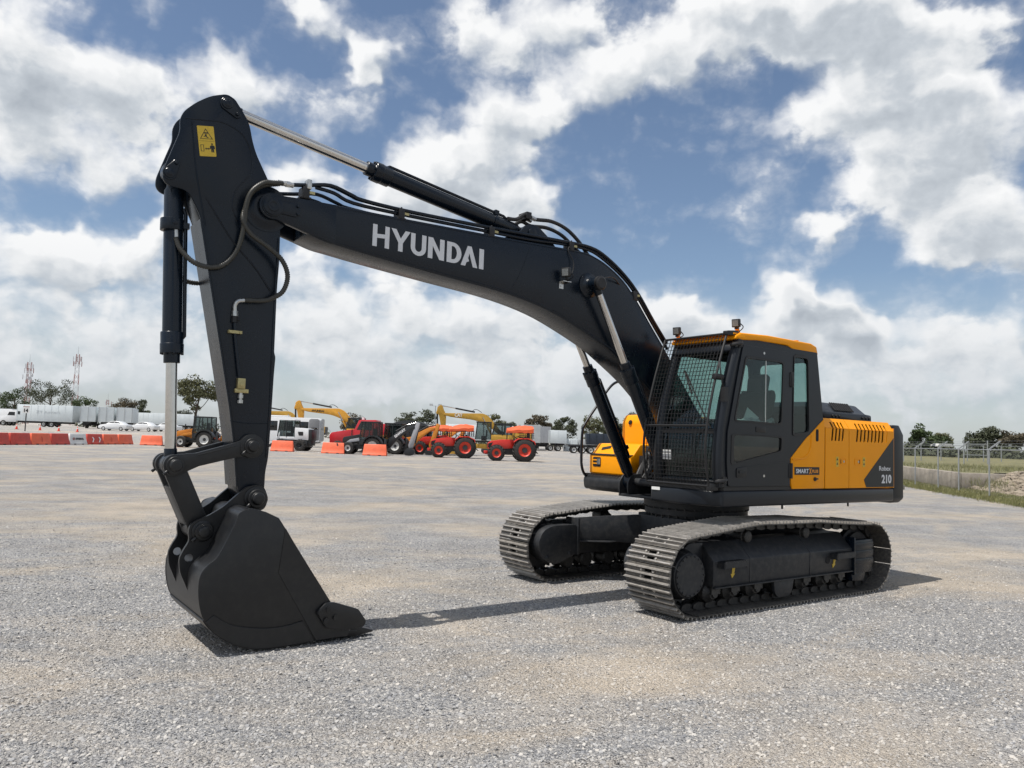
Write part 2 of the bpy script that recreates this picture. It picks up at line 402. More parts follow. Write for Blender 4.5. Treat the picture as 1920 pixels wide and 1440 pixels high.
def mat(name, color, rough=0.5, metal=0.0, var=0.0, scale=6.0, bump=0.0, bscale=40.0, dust=0.0, dustcol=(0.30, 0.27, 0.23), coat=0.0, spec=0.5, rvar=0.0, objrand=0.0):
    m = bpy.data.materials.new(name); m.use_nodes = True
    nt = m.node_tree; bs = nt.nodes['Principled BSDF']
    bs.inputs['Base Color'].default_value = (*color, 1)
    bs.inputs['Roughness'].default_value = rough
    bs.inputs['Metallic'].default_value = metal
    bs.inputs['Specular IOR Level'].default_value = spec
    bs.inputs['Coat Weight'].default_value = coat
    bs.inputs['Coat Roughness'].default_value = 0.12
    L = nt.links.new
    tc = nd(nt, 'ShaderNodeTexCoord')
    src = None
    if var > 0 or dust > 0 or rvar > 0:
        nz = nd(nt, 'ShaderNodeTexNoise', ins={'Scale': scale, 'Detail': 6.0, 'Roughness': 0.65})
        L(tc.outputs['Object'], nz.inputs['Vector'])
        mr = nd(nt, 'ShaderNodeMapRange', ins={'From Min': 0.3, 'From Max': 0.7, 'To Min': 1 - var, 'To Max': 1 + var})
        L(nz.outputs['Fac'], mr.inputs['Value'])
        hv = nd(nt, 'ShaderNodeHueSaturation', ins={'Color': (*color, 1)})
        L(mr.outputs[0], hv.inputs['Value'])
        src = hv.outputs[0]
        if rvar > 0:
            mr3 = nd(nt, 'ShaderNodeMapRange', ins={'From Min': 0.3, 'From Max': 0.7, 'To Min': rough - rvar, 'To Max': rough + rvar})
            L(nz.outputs['Fac'], mr3.inputs['Value']); L(mr3.outputs[0], bs.inputs['Roughness'])
        if dust > 0:
            n2 = nd(nt, 'ShaderNodeTexNoise', ins={'Scale': scale * 2.7, 'Detail': 8.0, 'Roughness': 0.7})
            L(tc.outputs['Object'], n2.inputs['Vector'])
            m2 = nd(nt, 'ShaderNodeMapRange', ins={'From Min': 0.45, 'From Max': 0.75, 'To Min': 0.0, 'To Max': dust})
            L(n2.outputs['Fac'], m2.inputs['Value'])
            mx = nd(nt, 'ShaderNodeMix', data_type='RGBA')
            L(m2.outputs[0], mx.inputs['Factor']); L(src, mx.inputs['A']); mx.inputs['B'].default_value = (*dustcol, 1)
            src = mx.outputs['Result']
    if objrand > 0:
        oi = nd(nt, 'ShaderNodeObjectInfo')
        mr4 = nd(nt, 'ShaderNodeMapRange', ins={'To Min': 1 - objrand, 'To Max': 1 + objrand})
        L(oi.outputs['Random'], mr4.inputs['Value'])
        h2 = nd(nt, 'ShaderNodeHueSaturation', ins={'Color': (*color, 1)})
        if src: L(src, h2.inputs['Color'])
        L(mr4.outputs[0], h2.inputs['Value']); src = h2.outputs[0]
    if src: L(src, bs.inputs['Base Color'])
    if bump > 0:
        nb = nd(nt, 'ShaderNodeTexNoise', ins={'Scale': bscale, 'Detail': 5.0, 'Roughness': 0.6})
        L(tc.outputs['Object'], nb.inputs['Vector'])
        bp = nd(nt, 'ShaderNodeBump', ins={'Strength': bump, 'Distance': 0.02})
        L(nb.outputs['Fac'], bp.inputs['Height']); L(bp.outputs[0], bs.inputs['Normal'])
    return m

def glass_mat(name, tint=(0.55, 0.68, 0.64), alpha=0.25):
    m = bpy.data.materials.new(name); m.use_nodes = True
    nt = m.node_tree; nt.nodes.clear(); L = nt.links.new
    out = nd(nt, 'ShaderNodeOutputMaterial')
    tr = nd(nt, 'ShaderNodeBsdfTransparent', ins={'Color': (*tint, 1)})
    gl = nd(nt, 'ShaderNodeBsdfGlossy', ins={'Color': (1, 1, 1, 1), 'Roughness': 0.02})
    ge = nd(nt, 'ShaderNodeNewGeometry')
    dt = nd(nt, 'ShaderNodeVectorMath', operation='DOT_PRODUCT'); L(ge.outputs['Normal'], dt.inputs[0]); L(ge.outputs['Incoming'], dt.inputs[1])
    ab = nd(nt, 'ShaderNodeMath', operation='ABSOLUTE'); L(dt.outputs['Value'], ab.inputs[0])
    iv = nd(nt, 'ShaderNodeMath', operation='SUBTRACT', ins={0: 1.0}); L(ab.outputs[0], iv.inputs[1])
    pw = nd(nt, 'ShaderNodeMath', operation='POWER', ins={1: 5.0}); L(iv.outputs[0], pw.inputs[0])
    fr = nd(nt, 'ShaderNodeMath', operation='MULTIPLY_ADD', ins={1: 0.96, 2: 0.035}); L(pw.outputs[0], fr.inputs[0])
    mx = nd(nt, 'ShaderNodeMixShader')
    L(fr.outputs[0], mx.inputs[0]); L(tr.outputs[0], mx.inputs[1]); L(gl.outputs[0], mx.inputs[2])
    L(mx.outputs[0], out.inputs[0])
    return m

M_CHAR = mat('charcoal_paint', (0.0040, 0.0082, 0.0150), 0.27, var=0.10, scale=3.0, bump=0.015, bscale=160, rvar=0.05, spec=0.34)
M_CHAR2 = mat('charcoal_cab_paint', (0.0092, 0.0120, 0.0168), 0.34, var=0.06, scale=3.0, bump=0.015, bscale=200, spec=0.35)
M_FRAME = mat('black_frame_paint', (0.016, 0.0178, 0.021), 0.5, var=0.15, scale=5.0, dust=0.10, spec=0.4)
M_BUCKET = mat('bucket_paint', (0.0065, 0.0072, 0.0085), 0.40, var=0.15, scale=4.0, bump=0.04, bscale=120, dust=0.03, spec=0.5)
M_YEL = mat('yellow_paint', (0.88, 0.325, 0.003), 0.36, var=0.03, scale=3.0, spec=0.16)
M_BLACK = mat('black_plastic', (0.009, 0.009, 0.010), 0.5, var=0.1)
M_RUBBER = mat('black_rubber', (0.012, 0.012, 0.013), 0.55, var=0.2, scale=30)
M_DARK = mat('dark_interior', (0.006, 0.006, 0.007), 0.8)  # near-black stands in for the shade inside slots, holes and the engine bay
M_CHROME = mat('chrome_rod', (0.62, 0.60, 0.57), 0.16, metal=1.0, var=0.05, scale=20)
M_ZINC = mat('zinc_fitting', (0.55, 0.55, 0.53), 0.32, metal=0.9, var=0.15, scale=40)
M_BRASS = mat('yellow_zinc_fitting', (0.42, 0.36, 0.18), 0.35, metal=0.8, var=0.15, scale=40)
M_SHOE = mat('track_plate_steel', (0.075, 0.071, 0.066), 0.55, metal=0.2, var=0.4, scale=10, bump=0.3, bscale=60, dust=0.55, dustcol=(0.27, 0.235, 0.19), objrand=0.25)
M_GROUSER = mat('worn_grouser_steel', (0.33, 0.31, 0.285), 0.38, metal=0.35, var=0.35, scale=12, bump=0.2, bscale=70, dust=0.4, dustcol=(0.36, 0.32, 0.27), objrand=0.18)
M_LINK = mat('track_link_steel', (0.028, 0.028, 0.028), 0.5, metal=0.3, var=0.3, scale=20, dust=0.2)
M_WHITE = mat('white_lettering', (0.80, 0.80, 0.80), 0.45)
M_SILVER = mat('silver_lettering', (0.66, 0.67, 0.69), 0.40, var=0.02)
M_DECAL_Y = mat('yellow_decal', (0.62, 0.42, 0.035), 0.45, var=0.05)
M_DECAL_K = mat('black_print', (0.01, 0.01, 0.01), 0.5)
M_ORANGE_T = mat('orange_print', (0.75, 0.28, 0.02), 0.5)
M_GLASS = glass_mat('tinted_glass', (0.68, 0.78, 0.76))
M_GLASSD = glass_mat('smoked_glass', (0.70, 0.75, 0.72))
M_LENS = mat('lamp_lens', (0.30, 0.31, 0.31), 0.12, metal=0.6, var=0.2, scale=60)
M_SEAT = mat('seat_fabric', (0.035, 0.036, 0.038), 0.9, var=0.2, scale=30)
M_PAPER = mat('paper_label', (0.70, 0.70, 0.68), 0.8, var=0.1, scale=50)
M_WRAP = mat('clear_wrap', (0.45, 0.47, 0.47), 0.3, var=0.4, scale=25)

# ================================================================== ground
def sstep(a, b, x):
    t = min(1.0, max(0.0, (x - a) / (b - a))); return t * t * (3 - 2 * t)
def terrain(x, y):
    """the lot is flat near the machine and climbs very gently on the far left and right"""
    d = math.hypot(x, y)
    a = math.degrees(math.atan2(x, y))
    amp = sstep(12, 20, -a) + sstep(20, 27, a)
    return min(1.0, amp) * sstep(84, 142, d)
def fines_mask(nt, vec):
    """0..1: where pale dusty fines cover the stone, in patches drawn out along the wheel sweeps"""
    L = nt.links.new
    rt = nd(nt, 'ShaderNodeVectorRotate', rotation_type='Z_AXIS', ins={'Angle': R(-24)}); L(vec, rt.inputs['Vector'])
    mp = nd(nt, 'ShaderNodeVectorMath', operation='MULTIPLY'); L(rt.outputs[0], mp.inputs[0]); mp.inputs[1].default_value = (0.55, 1.0, 1.0)
    n1 = nd(nt, 'ShaderNodeTexNoise', ins={'Scale': 0.62, 'Detail': 8.0, 'Roughness': 0.70, 'Distortion': 0.7}); L(mp.outputs[0], n1.inputs['Vector'])
    n0 = nd(nt, 'ShaderNodeTexNoise', ins={'Scale': 0.21, 'Detail': 2.0, 'Distortion': 0.5}); L(vec, n0.inputs['Vector'])
    ad = nd(nt, 'ShaderNodeMath', operation='MULTIPLY_ADD', ins={1: 0.75, 2: -0.375}); L(n0.outputs['Fac'], ad.inputs[0])
    sm = nd(nt, 'ShaderNodeMath', operation='ADD'); L(n1.outputs['Fac'], sm.inputs[0]); L(ad.outputs[0], sm.inputs[1])
    r1 = nd(nt, 'ShaderNodeMapRange', ins={'From Min': 0.44, 'From Max': 0.66, 'To Min': 0.0, 'To Max': 0.90}); L(sm.outputs[0], r1.inputs['Value'])
    return r1.outputs[0]
def gravel_material():
    m = bpy.data.materials.new('gravel'); m.use_nodes = True
    nt = m.node_tree; bs = nt.nodes['Principled BSDF']; L = nt.links.new
    bs.inputs['Roughness'].default_value = 0.95; bs.inputs['Specular IOR Level'].default_value = 0.15
    tc = nd(nt, 'ShaderNodeTexCoord'); O = tc.outputs['Object']
    # stones: two sizes of cells
    wob = nd(nt, 'ShaderNodeTexNoise', ins={'Scale': 30.0, 'Detail': 2.0})
    L(O, wob.inputs['Vector'])
    wm = nd(nt, 'ShaderNodeVectorMath', operation='MULTIPLY_ADD'); L(wob.outputs['Color'], wm.inputs[0]); wm.inputs[1].default_value = (0.03, 0.03, 0.03); L(O, wm.inputs[2])
    v1 = nd(nt, 'ShaderNodeTexVoronoi', ins={'Scale': 46.0}); L(wm.outputs[0], v1.inputs['Vector'])
    v2 = nd(nt, 'ShaderNodeTexVoronoi', ins={'Scale': 105.0}); L(wm.outputs[0], v2.inputs['Vector'])
    cr = nd(nt, 'ShaderNodeValToRGB'); e = cr.color_ramp.elements
    e[0].position = 0.0; e[0].color = (0.15, 0.151, 0.158, 1); e[1].position = 1.0; e[1].color = (0.58, 0.555, 0.52, 1)
    for p, c in ((0.28, (0.268, 0.269, 0.276)), (0.60, (0.36, 0.355, 0.35)), (0.84, (0.46, 0.445, 0.42))):
        k = cr.color_ramp.elements.new(p); k.color = (*c, 1)
    sp = nd(nt, 'ShaderNodeSeparateColor'); L(v1.outputs['Color'], sp.inputs[0])
    sp2 = nd(nt, 'ShaderNodeSeparateColor'); L(v2.outputs['Color'], sp2.inputs[0])
    mx0 = nd(nt, 'ShaderNodeMath', operation='MULTIPLY_ADD', ins={1: 0.62}); L(sp.outputs[0], mx0.inputs[0])
    mm = nd(nt, 'ShaderNodeMath', operation='MULTIPLY', ins={1: 0.38}); L(sp2.outputs[1], mm.inputs[0]); L(mm.outputs[0], mx0.inputs[2])
    L(mx0.outputs[0], cr.inputs[0])
    # dusty fines showing through in patches and wheel sweeps
    r1 = fines_mask(nt, O)
    # curved wheel tracks: thin bands of rings about two turning centres
    tr = None
    for cx, cy, sc_ in ((-14.0, 30.0, 0.55), (9.0, 44.0, 0.42)):
        sb = nd(nt, 'ShaderNodeVectorMath', operation='SUBTRACT'); L(O, sb.inputs[0]); sb.inputs[1].default_value = (cx, cy, 0)
        wv = nd(nt, 'ShaderNodeTexWave', wave_type='RINGS', rings_direction='Z', ins={'Scale': sc_ * 0.35, 'Distortion': 5.0, 'Detail': 3.0, 'Detail Scale': 0.6})
        L(sb.outputs[0], wv.inputs['Vector'])
        q = nd(nt, 'ShaderNodeMapRange', ins={'From Min': 0.88, 'From Max': 0.99, 'To Min': 0.0, 'To Max': 0.5}); L(wv.outputs['Fac'], q.inputs['Value'])
        if tr is None: tr = q.outputs[0]
        else:
            ad = nd(nt, 'ShaderNodeMath', operation='MAXIMUM'); L(tr, ad.inputs[0]); L(q.outputs[0], ad.inputs[1]); tr = ad.outputs[0]
    n2 = nd(nt, 'ShaderNodeTexNoise', ins={'Scale': 0.16, 'Detail': 4.0}); L(O, n2.inputs['Vector'])
    r2 = nd(nt, 'ShaderNodeMapRange', ins={'From Min': 0.42, 'From Max': 0.62}); L(n2.outputs['Fac'], r2.inputs['Value'])
    tm = nd(nt, 'ShaderNodeMath', operation='MULTIPLY'); L(tr, tm.inputs[0]); L(r2.outputs[0], tm.inputs[1])
    sm = nd(nt, 'ShaderNodeMath', operation='MAXIMUM'); L(r1, sm.inputs[0]); L(tm.outputs[0], sm.inputs[1])
    # fines sit between the stones first
    fg = nd(nt, 'ShaderNodeMath', operation='MULTIPLY'); L(sm.outputs[0], fg.inputs[0])
    gap = nd(nt, 'ShaderNodeMapRange', ins={'From Min': 0.1, 'From Max': 0.6, 'To Min': 0.70, 'To Max': 1.0}); L(v1.outputs['Distance'], gap.inputs['Value']); L(gap.outputs[0], fg.inputs[1])
    mx = nd(nt, 'ShaderNodeMix', data_type='RGBA'); L(fg.outputs[0], mx.inputs['Factor']); L(cr.outputs[0], mx.inputs['A']); mx.inputs['B'].default_value = (0.51, 0.44, 0.355, 1)
    # broad tone drift
    n3 = nd(nt, 'ShaderNodeTexNoise', ins={'Scale': 0.9, 'Detail': 5.0, 'Roughness': 0.7}); L(O, n3.inputs['Vector'])
    r3 = nd(nt, 'ShaderNodeMapRange', ins={'From Min': 0.3, 'From Max': 0.7, 'To Min': 0.80, 'To Max': 1.14}); L(n3.outputs['Fac'], r3.inputs['Value'])
    hv = nd(nt, 'ShaderNodeHueSaturation'); L(mx.outputs['Result'], hv.inputs['Color']); L(r3.outputs[0], hv.inputs['Value'])
    L(hv.outputs[0], bs.inputs['Base Color'])
    # relief
    iv = nd(nt, 'ShaderNodeMath', operation='MULTIPLY_ADD', ins={1: -0.5, 2: 0.0}); L(v2.outputs['Distance'], iv.inputs[0])
    hh = nd(nt, 'ShaderNodeMath', operation='SUBTRACT'); L(iv.outputs[0], hh.inputs[0]); L(v1.outputs['Distance'], hh.inputs[1])
    hr = nd(nt, 'ShaderNodeMath', operation='MULTIPLY_ADD', ins={1: 0.5}); L(sp.outputs[2], hr.inputs[0]); L(hh.outputs[0], hr.inputs[2])
    b1 = nd(nt, 'ShaderNodeBump', ins={'Strength': 1.0, 'Distance': 0.024}); L(hr.outputs[0], b1.inputs['Height'])
    n4 = nd(nt, 'ShaderNodeTexNoise', ins={'Scale': 2.2, 'Detail': 4.0}); L(O, n4.inputs['Vector'])
    b2 = nd(nt, 'ShaderNodeBump', ins={'Strength': 0.45, 'Distance': 0.13}); L(n4.outputs['Fac'], b2.inputs['Height']); L(b1.outputs[0], b2.inputs['Normal'])
    # cleat marks pressed in by crawler tracks, in patches
    mp2 = nd(nt, 'ShaderNodeMapping'); mp2.inputs['Rotation'].default_value = (0, 0, R(62)); L(O, mp2.inputs['Vector'])
    wr = nd(nt, 'ShaderNodeTexWave', wave_type='BANDS', bands_direction='X', ins={'Scale': 1.55, 'Distortion': 2.2, 'Detail': 2.0, 'Detail Scale': 1.2}); L(mp2.outputs[0], wr.inputs['Vector'])
    n5 = nd(nt, 'ShaderNodeTexNoise', ins={'Scale': 0.33, 'Detail': 2.0}); L(O, n5.inputs['Vector'])
    r5 = nd(nt, 'ShaderNodeMapRange', ins={'From Min': 0.50, 'From Max': 0.62, 'To Min': 0.0, 'To Max': 1.0}); L(n5.outputs['Fac'], r5.inputs['Value'])
    w5 = nd(nt, 'ShaderNodeMath', operation='MULTIPLY'); L(wr.outputs['Fac'], w5.inputs[0]); L(r5.outputs[0], w5.inputs[1])
    b3 = nd(nt, 'ShaderNodeBump', ins={'Strength': 0.5, 'Distance': 0.03}); L(w5.outputs[0], b3.inputs['Height']); L(b2.outputs[0], b3.inputs['Normal'])
    L(b3.outputs[0], bs.inputs['Normal'])
    return m
M_GRAVEL = gravel_material()
M_GRASS = mat('dry_grass_ground', (0.125, 0.122, 0.05), 0.95, var=0.4, scale=0.6, dust=0.8, dustcol=(0.27, 0.215, 0.12), bump=0.5, bscale=25)
M_SOIL = mat('pale_soil', (0.25, 0.21, 0.155), 0.95, var=0.3, scale=1.2, dust=0.5, dustcol=(0.22, 0.20, 0.12), bump=0.4, bscale=10)
def polar_sheet(name, radii, a0, a1, na, m, dz=0.0, keep=None):
    v = []; f = []
    for r in radii:
        for k in range(na + 1):
            a = R(a0 + (a1 - a0) * k / na)
            x, y = r * math.sin(a), r * math.cos(a)
            v.append((x, y, terrain(x, y) + dz))
    n = na + 1
    for i in range(len(radii) - 1):
        for k in range(na): f.append((i * n + k, i * n + k + 1, (i + 1) * n + k + 1, (i + 1) * n + k))
    b = MB(); b.add(v, f)
    return tag(b.build(name, m), kind='structure')
RAD = [0.01, 3, 8, 15, 25, 40, 55, 65, 75, 85, 95, 105, 115, 125, 140, 170, 220, 300, 420, 700, 1400, 3000]
polar_sheet('gravel_ground', RAD, -180, 180, 180, M_GRAVEL)

# loose stones lying on the gravel in front of the camera
def loose_gravel():
    rnd = random.Random(5)
    stones = bpy.data.collections.new('stone_kinds')
    ms = bpy.data.materials.new('loose_stone'); ms.use_nodes = True
    nt = ms.node_tree; bs = nt.nodes['Principled BSDF']; bs.inputs['Roughness'].default_value = 0.92; bs.inputs['Specular IOR Level'].default_value = 0.2
    oi = nd(nt, 'ShaderNodeObjectInfo'); cr = nd(nt, 'ShaderNodeValToRGB'); e = cr.color_ramp.elements
    e[0].color = (0.12, 0.124, 0.135, 1); e[1].color = (0.46, 0.445, 0.42, 1)
    for p, c in ((0.22, (0.255, 0.257, 0.265)), (0.65, (0.375, 0.37, 0.364)), (0.92, (0.47, 0.445, 0.41))):
        k = cr.color_ramp.elements.new(p); k.color = (*c, 1)
    nt.links.new(oi.outputs['Random'], cr.inputs[0])
    ge = nd(nt, 'ShaderNodeNewGeometry'); fm = fines_mask(nt, ge.outputs['Position'])
    mu = nd(nt, 'ShaderNodeMath', operation='MULTIPLY', ins={1: 0.6}); nt.links.new(fm, mu.inputs[0])
    mx = nd(nt, 'ShaderNodeMix', data_type='RGBA'); nt.links.new(mu.outputs[0], mx.inputs['Factor']); nt.links.new(cr.outputs[0], mx.inputs['A']); mx.inputs['B'].default_value = (0.47, 0.42, 0.355, 1)
    nt.links.new(mx.outputs['Result'], bs.inputs['Base Color'])
    for k in range(5):
        bm = bmesh.new(); bmesh.ops.create_icosphere(bm, subdivisions=1, radius=1.0)
        sx, sy, sz = rnd.uniform(0.8, 1.3), rnd.uniform(0.7, 1.0), rnd.uniform(0.45, 0.75)
        for q in bm.verts:
            j = rnd.uniform(0.72, 1.15); q.co = Vector((q.co.x * sx * j, q.co.y * sy * j, q.co.z * sz * j))
        me = bpy.data.meshes.new('stone'); bm.to_mesh(me); bm.free(); me.materials.append(ms)
        stones.objects.link(bpy.data.objects.new('stone', me))
    b = MB()
    nx, ny = 24, 20
    pts = []; fs = []
    for j in range(ny + 1):
        y = 3.4 + (15.0 - 3.4) * j / ny
        for i in range(nx + 1):
            w = 2.2 + y * 0.72
            x = -w + 2 * w * i / nx
            pts.append((x, y, 0.001))
    for j in range(ny):
        for i in range(nx): a = j * (nx + 1) + i; fs.append((a, a + 1, a + nx + 2, a + nx + 1))
    b.add(pts, fs)
    ob = b.build('loose_gravel', ms); tag(ob, 'loose grey crushed stone strewn over the yard', 'gravel', kind='stuff')
    ng = bpy.data.node_groups.new('scatter_stones', 'GeometryNodeTree')
    ng.interface.new_socket('Geometry', in_out='INPUT', socket_type='NodeSocketGeometry')
    ng.interface.new_socket('Geometry', in_out='OUTPUT', socket_type='NodeSocketGeometry')
    gi = ng.nodes.new('NodeGroupInput'); go = ng.nodes.new('NodeGroupOutput'); L = ng.links.new
    dp = ng.nodes.new('GeometryNodeDistributePointsOnFaces'); L(gi.outputs[0], dp.inputs['Mesh'])
    # fewer stones with distance
    pos = ng.nodes.new('GeometryNodeInputPosition'); sx = ng.nodes.new('ShaderNodeSeparateXYZ'); L(pos.outputs[0], sx.inputs[0])
    mr = ng.nodes.new('ShaderNodeMapRange'); L(sx.outputs[1], mr.inputs['Value'])
    for k, x in (('From Min', 4.0), ('From Max', 14.0), ('To Min', 1350.0), ('To Max', 160.0)): mr.inputs[k].default_value = x
    fm = fines_mask(ng, pos.outputs[0])
    th = ng.nodes.new('ShaderNodeMath'); th.operation = 'MULTIPLY_ADD'; L(fm, th.inputs[0]); th.inputs[1].default_value = -0.72; th.inputs[2].default_value = 1.0
    dm = ng.nodes.new('ShaderNodeMath'); dm.operation = 'MULTIPLY'; L(mr.outputs[0], dm.inputs[0]); L(th.outputs[0], dm.inputs[1])
    L(dm.outputs[0], dp.inputs['Density'])
    ci = ng.nodes.new('GeometryNodeCollectionInfo'); ci.inputs['Collection'].default_value = stones; ci.inputs['Separate Children'].default_value = True; ci.inputs['Reset Children'].default_value = True
    ip = ng.nodes.new('GeometryNodeInstanceOnPoints'); L(dp.outputs['Points'], ip.inputs['Points']); L(ci.outputs[0], ip.inputs['Instance']); ip.inputs['Pick Instance'].default_value = True
    rv = ng.nodes.new('FunctionNodeRandomValue'); rv.data_type = 'FLOAT_VECTOR'; rv.inputs['Min'].default_value = (-0.6, -0.6, 0); rv.inputs['Max'].default_value = (0.6, 0.6, 6.28); rv.inputs['Seed'].default_value = 3
    L(rv.outputs[0], ip.inputs['Rotation'])
    rs = ng.nodes.new('FunctionNodeRandomValue'); rs.data_type = 'FLOAT'; rs.inputs[2].default_value = 0.0; rs.inputs[3].default_value = 1.0; rs.inputs['Seed'].default_value = 9
    pw = ng.nodes.new('ShaderNodeMath'); pw.operation = 'POWER'; L(rs.outputs[1], pw.inputs[0]); pw.inputs[1].default_value = 2.6
    sc_ = ng.nodes.new('ShaderNodeMath'); sc_.operation = 'MULTIPLY_ADD'; L(pw.outputs[0], sc_.inputs[0]); sc_.inputs[1].default_value = 0.0115; sc_.inputs[2].default_value = 0.0060
    L(sc_.outputs[0], ip.inputs['Scale'])
    L(ip.outputs[0], go.inputs[0])
    md = ob.modifiers.new('scatter', 'NODES'); md.node_group = ng
loose_gravel()

# ================================================================== the big excavator
EXC = empty('excavator', (2.456, 10.249, 0), R(215.552),
            'large charcoal and yellow crawler excavator with its bucket resting on the gravel', 'excavator')
CY = -0.05                       # the boom's centre plane

# ---------------- tracks
G, SHW = 1.175, 0.312
def shoe_mesh():
    b = MB()
    p, t = 0.188, 0.012
    # plate built round two mud slots
    for y0, y1 in ((-SHW, -0.05), (0.05, SHW)): b.box(-p / 2, p / 2, y0, y1, 0, t)
    b.box(-p / 2, -0.048, -0.05, 0.05, 0, t); b.box(-0.018, 0.018, -0.05, 0.05, 0, t); b.box(0.048, p / 2, -0.05, 0.05, 0, t)
    for x in (-0.066, -0.003, 0.060):
        b.mat(1).prism([(x - 0.012, t), (x - 0.0075, t + 0.027), (x + 0.0075, t + 0.027), (x + 0.012, t)], -SHW, SHW)
    b.mat(1)
    for x in (-0.034, 0.030):
        for y in (-0.085, 0.085):
            b.cyl((x, y, t - 0.001), (x, y, t + 0.013), 0.013, n=6)
    return b.mesh('shoe', [M_SHOE, M_GROUSER])
def link_mesh():
    b = MB()
    for s in (-1, 1):
        pts = fillet([(-0.09, -0.05), (-0.09, -0.012), (-0.05, -0.002), (0.05, -0.002), (0.10, -0.014), (0.10, -0.07), (0.03, -0.085), (-0.02, -0.075)], 0.015, 2)
        b.prism(pts, s * 0.075 - 0.018, s * 0.075 + 0.018)
    b.cyl((-0.07, -0.115, -0.045), (-0.07, 0.115, -0.045), 0.026, n=10)
    return b.mesh('chain_link', M_LINK)
SHOE, LINK = shoe_mesh(), link_mesh()
def track_path():
    pts = []
    zb = 0.038
    for k in range(13):                                   # sprocket end (front)
        a = -math.pi / 2 + math.pi * 0.93 * k / 12
        pts.append((1.665 + 0.395 * math.cos(a), 0.434 + 0.396 * math.sin(a)))
    top = [(1.35, 0.858), (1.0, 0.893), (0.59, 0.925), (0.2, 0.918), (-0.15, 0.914), (-0.52, 0.910), (-0.95, 0.878), (-1.35, 0.855)]
    pts += top
    for k in range(13):
        a = math.pi * 0.56 + (math.pi * 1.5 - math.pi * 0.56) * k / 12
        pts.append((-1.665 + 0.405 * math.cos(a), 0.442 + 0.404 * math.sin(a)))
    pts.append((pts[0][0], zb))
    return [Vector((x, 0, z)) for x, z in pts]
TP = track_path()
